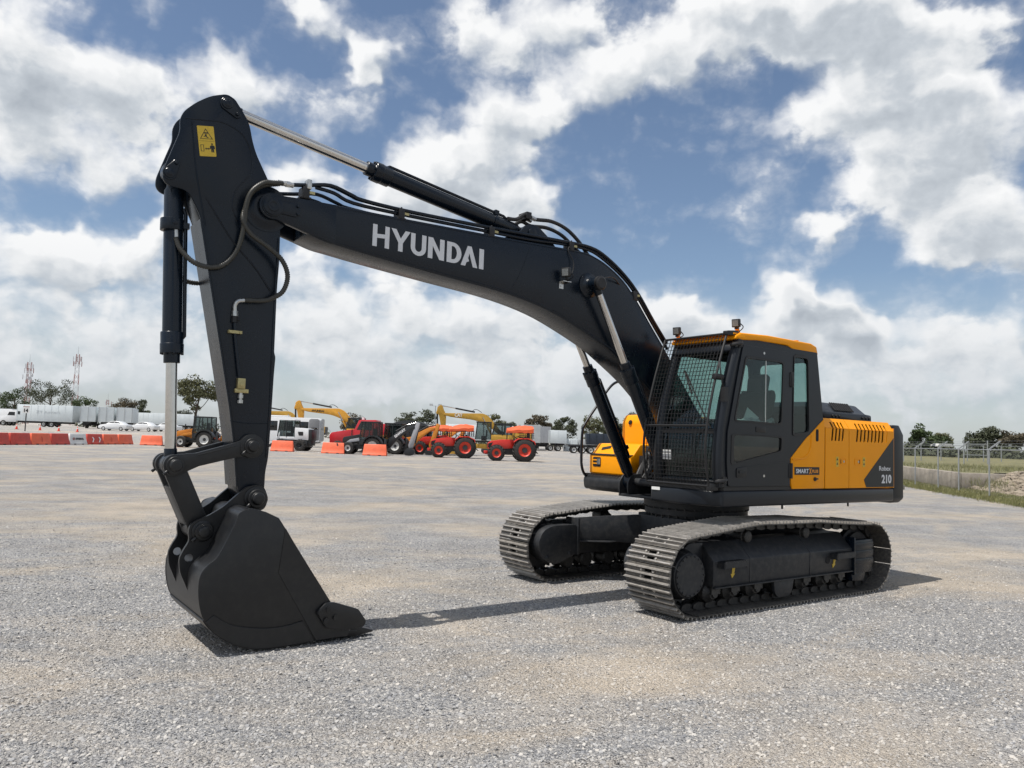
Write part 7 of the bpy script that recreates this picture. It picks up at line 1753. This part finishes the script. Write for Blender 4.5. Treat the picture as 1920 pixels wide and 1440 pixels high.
# ------------------------------------------------------------------ trailers right of the tractors
box_trailer('container_trailer', 3.4, 121, R(92), 'grey box trailer end-on at the right of the tractor row', 9.0, m=M_TRG)
box_trailer('container_trailer', 5.6, 133, R(90), 'dark grey box trailer end-on squeezed behind the grey one', 9.0, m=M_BHG)
box_trailer('container_trailer', 6.3, 126, R(2), 'white box trailer side-on between the grey trailer and the small containers', 2.7, h=2.1)
box_trailer('container_trailer', -12.5, 140, R(1), 'long white trailer behind the mustard excavator boom', 13.0, m=M_TRW)
for x, y, m, lb, L_ in ((9.9, 128, M_TRW, 'small white container standing on the ground by the trailers', 2.2), (12.4, 129, M_TRG, 'small ribbed grey container right of the small white one', 3.0)):
    t = root('container', x, y, R(1), lb, 'container', 'containers set on the ground')
    b = MB(); b.box(-L_ / 2, L_ / 2, -1.1, 1.1, 0.05, 2.1); bx = b.build('shell', m, t, bevel=0.03)
    for k in range(8):
        b = MB(); xx = -L_ / 2 + 0.1 + (L_ - 0.2) * k / 7; b.box(xx - 0.04, xx + 0.04, -1.14, -1.10, 0.15, 2.0); b.build('side_rib', m, bx)
t = root('dump_trailer', 12.8, 112, R(1), 'dark blue dump trailer behind the yellow toolbox of the excavator', 'trailer')
M_NAVY = mat('navy_paint', (0.012, 0.020, 0.034), 0.5, var=0.1)
b = MB(); b.prism([(-1.8, 1.3), (6.5, 1.3), (6.7, 2.9), (-2.0, 2.9)], -1.2, 1.2); bx = b.build('tipper_body', M_NAVY, t, bevel=0.04)
for k in range(9):
    b = MB(); xx = -1.6 + 8.0 * k / 8; b.box(xx - 0.05, xx + 0.05, -1.26, -1.2, 1.35, 2.85); b.build('side_rib', M_NAVY, bx)
b = MB(); b.box(-4.4, 6.4, -0.6, 0.6, 0.9, 1.25); b.box(-4.6, -1.9, -1.2, 1.2, 1.05, 1.25); b.build('underframe', M_STEELD, t)
for xx in (-3.7, -2.5, -1.3, 4.2, 5.4):
    for s in (-1, 1): wheel(t, xx, s * 0.95, 0.5, 0.45, M_RIMW, 0.6)
t = root('low_shed', 26.0, 190, 0, 'low brown building far off beside the handrail', 'building')
b = MB(); b.box(-7, 5, -3, 3, 0, 2.6); b.build('wall', M_CONC, t); b = MB(); b.prism([(-7.3, 2.6), (5.3, 2.6), (5.3, 2.75), (-1, 3.6), (-7.3, 2.75)], -3.3, 3.3); b.build('roof', mat('brown_roof', (0.25, 0.13, 0.08), 0.8), t)
b = MB(); b.box(-1, 0.4, -3.04, -3.0, 0, 2.0); b.build('door', M_STEELD, t)

# ------------------------------------------------------------------ masts and poles
def lattice(name, x, y, label, H, w0, w1, bands, dishes, ants, seed):
    t = root(name, x, y, R(20), label, 'radio mast', 'lattice radio masts')
    n = bands
    for i in range(n):
        b = MB(); z0, z1 = H * i / n, H * (i + 1) / n
        sub = max(2, int((z1 - z0) / 1.5))
        for j in range(sub):
            za, zb = z0 + (z1 - z0) * j / sub, z0 + (z1 - z0) * (j + 1) / sub
            wa, wb = w0 + (w1 - w0) * za / H, w0 + (w1 - w0) * zb / H
            ca = [(-wa, -wa), (wa, -wa), (wa, wa), (-wa, wa)]; cb = [(-wb, -wb), (wb, -wb), (wb, wb), (-wb, wb)]
            for k in range(4):
                b.beam((*ca[k], za), (*cb[k], zb), 0.11, 0.11)
                b.beam((*ca[k], za), (*cb[(k + 1) % 4], zb), 0.05, 0.05); b.beam((*ca[(k + 1) % 4], za), (*cb[k], zb), 0.05, 0.05)
        b.build('mast_section', M_LATR if i % 2 == 0 else M_LATW, t)
    b = MB(); b.cyl((0, 0, H), (0, 0, H + 3.2), 0.07, 0.03, n=6); b.build('spire', M_GALV, t)
    rnd = random.Random(seed)
    for k in range(dishes):
        a = rnd.uniform(0, 6.28); z = H * rnd.uniform(0.55, 0.8); q = Vector((math.cos(a), math.sin(a), 0))
        b = MB(); b.lathe(Vector((0, 0, z)) + q * 1.0, q, [(0, 0.2), (0.1, 0.55), (0.35, 0.75), (0.4, 0.75)], 14); b.build('dish', M_LATW, t)
    for k in range(ants):
        a = 6.28 * k / max(1, ants); z = H * (0.93 if k % 2 else 0.86); q = Vector((math.cos(a), math.sin(a), 0))
        b = MB(); b.box(-0.12, 0.12, -0.12, 0.12, -1.0, 1.0, Matrix.Translation(Vector((0, 0, z)) + q * 1.6)); b.beam(Vector((0, 0, z)), Vector((0, 0, z)) + q * 1.6, 0.06, 0.06); b.build('panel_antenna', M_LATW if k % 3 else M_LATR, t)
lattice('radio_mast', -179.6, 320, 'tall red and white lattice mast with a ring of antennas near its top', 29.5, 1.25, 0.55, 7, 0, 10, 1)
lattice('radio_mast', -199.3, 320, 'red and white lattice mast with dishes, left of the tallest one', 25.5, 0.95, 0.7, 7, 4, 8, 2)
lattice('radio_mast', -203.0, 325, 'slim grey mast with dishes standing close beside the left lattice mast', 21.0, 0.35, 0.3, 1, 3, 2, 3)
lattice('radio_mast', -197.1, 380, 'short distant lattice mast above the pale trailers', 13.0, 0.9, 0.4, 5, 3, 3, 4)
def pole(x, y, H, label, arms):
    t = root('light_pole', x, y, 0, label, 'light pole', 'light poles far behind')
    b = MB(); b.cyl((0, 0, 0), (0, 0, H), 0.11, 0.07, n=8); b.build('pole', M_GALV, t)
    for s in (-1, 1):
        b = MB(); b.beam((0, 0, H - 0.1), (s * 0.8, 0, H), 0.07, 0.07); b.box(s * 0.55, s * 1.15, -0.25, 0.25, H - 0.05, H + 0.35) if s > 0 else b.box(-1.15, -0.55, -0.25, 0.25, H - 0.05, H + 0.35); b.build('floodlight', M_TRG, t)
pole(-14.6, 150, 7.6, 'twin floodlight pole left of the mustard excavator arm', 2)
pole(1.6, 210, 5.2, 'thin distant pole with crossarm right of the tractors', 2)
pole(-171, 340, 8.0, 'small utility pole between the short mast and the brown tree', 2)

# ================================================================== trees
def tree(name, x, y, H, wdt, label, lm, seed, trunk=0.28, n=1500, leaf=0.42, shape='round', group='trees beyond the yard', gapf=0.5):
    rnd = random.Random(seed); rs = np.random.RandomState(seed)
    t = root(name, x, y, rnd.uniform(0, 6.28), label, 'tree', group)
    b = MB()
    zt = H * trunk
    tips = []
    b.tube([(0, 0, -0.2), (rnd.uniform(-.1, .1), rnd.uniform(-.1, .1), zt * 0.5), (rnd.uniform(-.2, .2), rnd.uniform(-.2, .2), zt), (rnd.uniform(-.4, .4), rnd.uniform(-.4, .4), H * 0.62), (rnd.uniform(-.4, .4), rnd.uniform(-.4, .4), H * 0.86)], [H * 0.030, H * 0.026, H * 0.022, H * 0.012, H * 0.004], 7)
    for k in range(9):
        a = k * 2.4 + rnd.uniform(-.4, .4); z0 = zt * rnd.uniform(0.8, 1.0) + (H * 0.45) * (k / 9)
        L = wdt * 0.5 * rnd.uniform(0.6, 0.95) * (1 - 0.4 * k / 9)
        e = Vector((math.cos(a) * L, math.sin(a) * L, z0 + L * rnd.uniform(0.5, 1.0)))
        m_ = Vector((math.cos(a) * L * 0.45, math.sin(a) * L * 0.45, z0 + L * 0.25))
        b.tube(catmull([(0, 0, z0), m_, e], 3), [H * 0.010] * 3 + [H * 0.006] * 3 + [H * 0.002], 5); tips.append(e)
    b.build('trunk', M_BARK, t)
    # leaf clumps spread through the crown
    nc = 26 if shape != 'cone' else 22
    cl = []
    for k in range(nc):
        for _ in range(40):
            p = rs.uniform(-1, 1, 3)
            if np.linalg.norm(p) <= 1: break
        if shape == 'cone':
            zz = (p[2] + 1) / 2; rad = (1 - zz) * 0.95 + 0.12
            c = np.array([p[0] * wdt / 2 * rad, p[1] * wdt / 2 * rad, zt * 0.6 + (H - zt * 0.6) * zz])
        elif shape == 'flat':
            c = np.array([p[0] * wdt / 2, p[1] * wdt / 2, zt + (H - zt) * (0.62 + 0.33 * p[2])])
        else:
            p = p / max(1e-3, np.linalg.norm(p)) * (np.linalg.norm(p) ** 0.55)
            c = np.array([p[0] * wdt / 2 * 0.86, p[1] * wdt / 2 * 0.86, zt + (H - zt) * (0.5 + 0.46 * p[2])])
        cl.append((c, rs.uniform(0.10, 0.20) * wdt * (1.0 if shape != 'flat' else 0.9)))
    for e in tips: cl.append((np.array(e), wdt * 0.11))
    per = n // len(cl)
    V = []; F = []
    for c, r in cl:
        d = rs.normal(size=(per, 3)); d /= np.linalg.norm(d, axis=1)[:, None]
        q = c + d * (r * rs.uniform(0.35, 1.0, (per, 1)) ** 0.6) * np.array([1.15, 1.15, 0.75])
        a = rs.normal(size=(per, 3)); a /= np.linalg.norm(a, axis=1)[:, None]
        bb = np.cross(a, d); bb /= np.maximum(1e-6, np.linalg.norm(bb, axis=1))[:, None]
        s = leaf * rs.uniform(0.5, 1.0, (per, 1))
        base = len(V)
        for i in range(per):
            V += [tuple(q[i] - a[i] * s[i]), tuple(q[i] + bb[i] * s[i] * 0.55), tuple(q[i] + a[i] * s[i]), tuple(q[i] - bb[i] * s[i] * 0.55)]
            k = base + i * 4; F.append((k, k + 1, k + 2, k + 3))
    me = bpy.data.meshes.new('crown'); me.from_pydata(V, [], F); me.materials.append(lm)
    link('crown', me, t)
    return t
for a in ((-114.8, 180, 6.3, 6.5, 'dark bushy tree at the far left above the lorry', M_LEAFC, 1, 'round'), (-103.8, 175, 7.2, 8.5, 'wide loose tree with open gaps behind the box truck', M_LEAFA, 2, 'flat'),
          (-109.5, 200, 6.0, 5.5, 'dense low tree right of the tallest mast', M_LEAFC, 3, 'round'), (-94.5, 190, 6.6, 5.6, 'brownish round tree behind the end-on trailers', M_LEAFD, 4, 'round'), (-90.4, 191, 5.9, 3.8, 'small pointed dark tree right of the brown one', M_LEAFA, 5, 'cone'),
          (-86.5, 205, 4.6, 5.0, 'low dark tree peeping over the long side-on trailer', M_LEAFA, 6, 'round'), (-49.0, 121, 7.6, 5.6, 'tall olive eucalyptus with an open crown left of the arm', M_LEAFB, 7, 'flat'), (-52.8, 150, 4.2, 5.0, 'low dark tree at the foot of the eucalyptus', M_LEAFA, 8, 'round'),
          (-40.6, 200, 6.0, 5.5, 'brown green tree right of the yellow boom', M_LEAFD, 9, 'round'), (-24.0, 180, 6.4, 4.6, 'round dark tree above the backhoe arms, left of two', M_LEAFA, 10, 'round'), (-20.0, 185, 6.6, 4.6, 'round dark tree above the backhoe arms, right of two', M_LEAFA, 11, 'round'),
          (-3.4, 165, 5.9, 4.0, 'tree behind the mustard boom', M_LEAFB, 12, 'round'), (-1.0, 190, 5.4, 4.6, 'low tree between the mustard boom and the tractor canopy', M_LEAFA, 13, 'round'), (5.4, 150, 6.0, 4.6, 'brownish tree above the grey trailers', M_LEAFD, 14, 'round'), (11.7, 170, 6.0, 5.0, 'dark tree above the small white trailer', M_LEAFA, 15, 'round'),
          (17.0, 160, 6.2, 4.2, 'tree seen through the excavator handrail', M_LEAFB, 16, 'round'), (19.6, 150, 5.6, 3.8, 'tree partly behind the right boom cylinder', M_LEAFA, 17, 'round'), (23.6, 150, 6.6, 4.2, 'tree between the boom cylinders', M_LEAFD, 18, 'round'),
          (74.0, 140, 6.2, 4.6, 'pointed green tree nearest the counterweight', M_LEAFC, 19, 'cone'), (78.5, 143, 4.2, 4.4, 'low green tree behind the gate frame', M_LEAFC, 20, 'round'), (82.5, 150, 4.4, 5.0, 'grey green low tree right of the gate frame', M_LEAFB, 21, 'round'), (84.2, 140, 5.0, 4.2, 'round flat topped dark tree beyond the far fence', M_LEAFA, 22, 'round'), (87.0, 140, 6.0, 4.6, 'taller dark tree right of the flat topped one', M_LEAFA, 23, 'round'), (86.5, 133, 4.5, 5.0, 'pale brown tree at the right picture edge', M_LEAFD, 24, 'flat')):
    x, y, H, w_, lb, lm, sd, sh = a
    H *= 1.16; w_ *= 1.25
    if sd in (1, 2, 3): H *= 1.18
    if sd > 18: H *= 0.88; w_ *= 0.85
    tree('tree', x, y, H, w_, lb, lm, sd, shape=sh, n=5200 if sd == 7 else 3400, trunk=0.34 if sh == 'flat' else 0.22, leaf=0.22 if sh == 'flat' else 0.25)

# low scrub beyond the far fence and behind the machines: one mass
def scrub():
    rs = np.random.RandomState(3); V = []; F = []
    def blob(cx, cy, r, h, n):
        z0 = gz(cx, cy)
        d = rs.normal(size=(n, 3)); d /= np.linalg.norm(d, axis=1)[:, None]; d[:, 2] = abs(d[:, 2])
        q = np.array([cx, cy, z0]) + d * np.array([r, r, h]) * rs.uniform(0.6, 1.0, (n, 1))
        a = rs.normal(size=(n, 3)); a /= np.linalg.norm(a, axis=1)[:, None]; b_ = np.cross(a, d); s = 0.38
        for i in range(n):
            k = len(V); V.extend([tuple(q[i] - a[i] * s), tuple(q[i] + b_[i] * s * 0.6), tuple(q[i] + a[i] * s), tuple(q[i] - b_[i] * s * 0.6)]); F.append((k, k + 1, k + 2, k + 3))
    for k in range(60): blob(62 + k * 0.75 + rs.uniform(-1, 1), 128 + rs.uniform(-8, 22), rs.uniform(1.5, 2.8), rs.uniform(1.3, 2.8), 150)
    for k in range(46): blob(-60 + k * 2.6, 215 + rs.uniform(-8, 8), rs.uniform(2.0, 3.5), rs.uniform(1.6, 3.4), 110)
    for k in range(16): blob(-150 + k * 5.0, 215 + rs.uniform(-8, 8), rs.uniform(2.0, 3.5), rs.uniform(1.8, 3.2), 110)
    me = bpy.data.meshes.new('scrub'); me.from_pydata(V, [], F); me.materials.append(M_LEAFA)
    tag(link('scrub', me), 'dark scrub along the far edge of the site', 'scrub', kind='stuff')
scrub()

# ================================================================== right side: verge, bank, wall, fences
def verge_x(y): return 18.1 + 0.20 * (y - 27.4) if y < 42 else 21.0 + 0.28 * (y - 42)
b = MB(); v = []; f = []
ys = [10, 16, 20, 24, 28, 32, 36, 40, 44, 50, 58, 70, 85, 100, 130, 180, 260]
for i, y in enumerate(ys):
    e = verge_x(y) + 0.25 * math.sin(i * 1.7)
    for k, dx in enumerate((0, 1.2, 2.6, 3.6, 5.5, 9, 16, 30, 60, 120, 240)):
        x = e + dx
        z = gz(x, y) + 0.012
        if k >= 1: z += 0.03
        z += 0.22 * sstep(50, 90, math.hypot(x, y))
        v.append((x, y, z))
n = 11
for i in range(len(ys) - 1):
    for k in range(n - 1): f.append((i * n + k, i * n + k + 1, (i + 1) * n + k + 1, (i + 1) * n + k))
b.add(v, f); tag(b.build('grass_verge', M_GRASS), kind='structure')
# raised bank of rubble behind the fence
def bank_h(x, y):
    u = x - (verge_x(y) + 2.9)
    return 0.95 * sstep(0, 2.2, u) * (1 - 0.2 * sstep(6, 14, u)) * sstep(12, 16, y)
b = MB(); v = []; f = []
ny, nx = 40, 14
for i in range(ny + 1):
    y = 12 + 28.6 * i / ny
    for k in range(nx + 1):
        x = verge_x(y) + 2.6 + 14 * (k / nx) ** 1.6
        z = gz(x, y) + 0.0 + bank_h(x, y) + 0.08 * math.sin(x * 3.1 + y * 2.3) * sstep(0.3, 1, k / nx * 4)
        v.append((x, y, z - (0.15 if k == 0 else 0)))
for i in range(ny):
    for k in range(nx): a = i * (nx + 1) + k; f.append((a, a + 1, a + nx + 2, a + nx + 1))
b.add(v, f); tag(b.build('earth_bank', M_SOIL), kind='structure')
def rubble():
    rnd = random.Random(8); V = []; F = []
    ico = bmesh.new(); bmesh.ops.create_icosphere(ico, subdivisions=1, radius=1.0)
    iv = [q.co.copy() for q in ico.verts]; iff = [[q.index for q in fc.verts] for fc in ico.faces]; ico.free()
    for k in range(2600):
        y = rnd.uniform(14, 38.9); x = verge_x(y) + 2.75 + abs(rnd.gauss(0, 1.3))
        s = rnd.uniform(0.05, 0.20) * (1.6 if rnd.random() < 0.08 else 1)
        z = gz(x, y) + bank_h(x, y) + s * 0.2
        sx, sy, sz = s * rnd.uniform(0.8, 1.4), s * rnd.uniform(0.7, 1.1), s * rnd.uniform(0.5, 0.8); a = rnd.uniform(0, 6.28); ca, sa = math.cos(a), math.sin(a)
        o = len(V)
        for q in iv:
            j = rnd.uniform(0.75, 1.15); px_, py_ = q.x * sx * j, q.y * sy * j
            V.append((x + ca * px_ - sa * py_, y + sa * px_ + ca * py_, z + q.z * sz * j))
        F += [tuple(o + t for t in fc) for fc in iff]
    me = bpy.data.meshes.new('rubble'); me.from_pydata(V, [], F); me.materials.append(M_ROCK)
    tag(link('rubble', me), 'tan broken stone covering the bank behind the fence', 'rubble', kind='stuff')
rubble()
t = empty('concrete_wall', (0, 0, 0), 0, 'low weathered concrete wall behind the fence beside the counterweight', 'wall')
for k in range(5):
    ya, yb = 39.2 + k * 4.2, 39.2 + (k + 1) * 4.2 - 0.03
    b = MB(); xa, xb = verge_x(ya) + 1.9, verge_x(yb) + 1.9
    b.add([(xa, ya, 0), (xb, yb, 0), (xb + 0.35, yb, 0), (xa + 0.35, ya, 0), (xa, ya, 0.86), (xb, yb, 0.88), (xb + 0.35, yb, 0.88), (xa + 0.35, ya, 0.86)], [(3, 2, 1, 0), (4, 5, 6, 7), (0, 1, 5, 4), (1, 2, 6, 5), (2, 3, 7, 6), (3, 0, 4, 7)])
    b.build('wall_panel', M_CONC, t, bevel=0.03)
b = MB(); x0 = verge_x(39.2) + 1.9; b.box(x0 + 0.36, x0 + 7.5, 39.2, 39.55, -0.1, 0.84); b.build('wall_panel', M_CONC, t, bevel=0.03)
b = MB(); v = []; f = []
for i, y in enumerate((39.5, 46, 52, 60.2)):
    for k, dx in enumerate((0.3, 3, 8, 20)): v.append((verge_x(y) + 1.9 + dx, y, (0.84, 0.9, 0.8, 0.05)[k]))
for i in range(3):
    for k in range(3): a = i * 4 + k; f.append((a, a + 1, a + 5, a + 4))
b.add(v, f); tag(b.build('terrace_ground', M_GRASS), kind='structure')

def fence(name, pts, H, label, arm=0.45, mesh=True, rail=True, wire=0.0024, cell=0.085, armside=1, post_r=0.032):
    t = empty(name, (0, 0, 0), 0, label, 'fence')
    P3 = [Vector((x, y, gz(x, y) + (dz or 0))) for x, y, dz in pts]
    for i, p in enumerate(P3):
        d = (P3[min(i + 1, len(P3) - 1)] - P3[max(i - 1, 0)]); d.z = 0; d.normalize(); nrm = Vector((d.y, -d.x, 0)) * armside
        b = MB(); b.cyl(p + Vector((0, 0, -0.2)), p + Vector((0, 0, H)), post_r, n=8); o = b.build('post', M_GALV, t)
        if arm:
            b = MB(); b.beam(p + Vector((0, 0, H - 0.03)), p + Vector((0, 0, H + arm * 0.75)) + nrm * arm, 0.055, 0.05); b.build('outrigger', M_GALV, o)
    if rail:
        b = MB(); b.tube([p + Vector((0, 0, H - 0.05)) for p in P3], 0.02, 6); b.build('top_rail', M_GALV, t)
    if mesh:
        b = MB()
        for p, q in zip(P3[:-1], P3[1:]):
            L = (q - p).length; d = (q - p) / L; up = Vector((0, 0, 1)); n = int((L + H) / cell); nn = d.cross(up) * wire
            for k in range(-int(H / cell), int(L / cell) + 1):
                for s in (1, -1):
                    x0 = k * cell if s > 0 else k * cell + H; x1 = x0 + s * H
                    z0, z1 = 0.05, H - 0.05
                    # clip to the bay
                    a0, c0, a1, c1 = x0, z0, x1, z1
                    def clip(a0, c0, a1, c1):
                        for lim, sg in ((0, 1), (L, -1)):
                            f0, f1 = (a0 - lim) * sg, (a1 - lim) * sg
                            if f0 < 0 and f1 < 0: return None
                            if f0 < 0: tt = f0 / (f0 - f1); a0, c0 = a0 + (a1 - a0) * tt, c0 + (c1 - c0) * tt
                            elif f1 < 0: tt = f0 / (f0 - f1); a1, c1 = a0 + (a1 - a0) * tt, c0 + (c1 - c0) * tt
                        return a0, c0, a1, c1
                    r = clip(a0, c0, a1, c1)
                    if not r: continue
                    A = p + d * r[0] + up * r[1]; C = p + d * r[2] + up * r[3]
                    e = d * wire * 0.7
                    b.add([A - e, A + e, C + e, C - e], [(0, 1, 2, 3)])
        o = b.build('chain_link_mesh', M_GALV, t); o['kind'] = 'stuff'
        for k in range(3):
            b = MB(); pts_ = []
            for i, p in enumerate(P3):
                d = (P3[min(i + 1, len(P3) - 1)] - P3[max(i - 1, 0)]); d.z = 0; d.normalize(); nrm = Vector((d.y, -d.x, 0)) * armside
                pts_.append(p + Vector((0, 0, H + arm * 0.75 * (k + 1) / 3)) + nrm * arm * (k + 1) / 3)
            if arm: b.tube(pts_, 0.004, 4); b.build('barbed_strand', M_GALV, t)
    return t
NF = [(18.6, 22.0), (19.55, 28.0), (20.42, 33.2), (21.25, 36.9), (21.65, 39.4), (22.0, 42.3), (22.7, 45.4), (23.4, 48.5), (24.2, 52), (25.2, 56)]
fence('near_fence', [(x, y, 0) for x, y in NF], 2.05, 'chain link fence with cranked galvanised posts along the verge, nearer one', armside=1)
FF = [(48.5, 96), (52.77, 100), (55.6, 100.5), (59.3, 101), (61.4, 101), (63.7, 101), (67, 101), (71, 101)]
fence('far_fence', [(x, y, 0) for x, y in FF], 2.3, 'distant chain link fence across the field before the dark trees', armside=1, wire=0.004, cell=0.30, post_r=0.06)
t = root('gate_frame', 55.0, 92, R(-4), 'large galvanised gate frame standing open in the field', 'gate')
for x0, x1, z0, z1 in ((-1.35, -1.35, 0.1, 3.1), (1.35, 1.35, 0.1, 3.1), (-1.35, 1.35, 2.6, 2.6), (-1.35, 1.35, 1.35, 1.35), (-1.35, 1.35, 0.15, 0.15)):
    b = MB(); b.beam((x0, 0, z0), (x1, 0, z1), 0.09, 0.09) if x0 != x1 else b.cyl((x0, 0, z0), (x1, 0, z1), 0.07, n=8); b.build('frame_tube', M_GALV, t)
t = root('white_shelter', 78.0, 141, R(10), 'small white roofed shelter beyond the far fence', 'shelter')
b = MB(); b.prism([(-1.6, 2.0), (1.6, 2.0), (1.3, 2.5), (-1.3, 2.5)], -1.2, 1.2); b.build('roof', M_BARW, t)
for sx in (-1, 1):
    for sy in (-1, 1):
        b = MB(); b.box(sx * 1.4 - 0.06, sx * 1.4 + 0.06, sy - 0.06, sy + 0.06, 0, 2.0); b.build('post', M_BARW, t)
b = MB(); b.box(0.3, 1.35, -0.9, 0.9, 0, 1.9); b.build('wall', M_BARW, t)

# grass blades on the verge and the terrace
def grass():
    rs = np.random.RandomState(11); V = []; F = []
    def blade(x, y, z, h):
        a = rs.uniform(0, 6.28); dx, dy = math.cos(a) * 0.012, math.sin(a) * 0.012; lx, ly = rs.normal(0, h * 0.3), rs.normal(0, h * 0.3)
        k = len(V); V.extend([(x - dx, y - dy, z), (x + dx, y + dy, z), (x + lx, y + ly, z + h)]); F.append((k, k + 1, k + 2))
    for k in range(26000):
        y = 20 + 45 * rs.uniform() ** 1.2; e = verge_x(y)
        x = e + rs.uniform(0.0, 2.6) if rs.uniform() < 0.8 else e - abs(rs.normal(0, 0.25))
        blade(x, y, gz(x, y) + 0.02, rs.uniform(0.04, 0.16))
    for k in range(9000):
        y = rs.uniform(20, 60); x = verge_x(y) + rs.uniform(6.0 if y < 38 else 2.2, 16)
        z = gz(x, y) + (bank_h(x, y) if y < 39.1 else 0.86 if y > 39.2 else 0.4)
        blade(x, y, z, rs.uniform(0.08, 0.35))
    for k in range(420):
        y = rs.uniform(35.5, 39.4); x = verge_x(y) + 2.4 + rs.uniform(0, 1.4)
        blade(x, y, gz(x, y) + rs.uniform(0, 0.5), rs.uniform(0.15, 0.35))
    me = bpy.data.meshes.new('grass'); me.from_pydata(V, [], F); me.materials.append(mat('grass_blade', (0.125, 0.135, 0.045), 0.8, var=0.4, scale=0.9, dust=0.75, dustcol=(0.32, 0.26, 0.13)))
    tag(link('grass', me), 'short green and straw coloured grass along the verge', 'grass', kind='stuff')
grass()
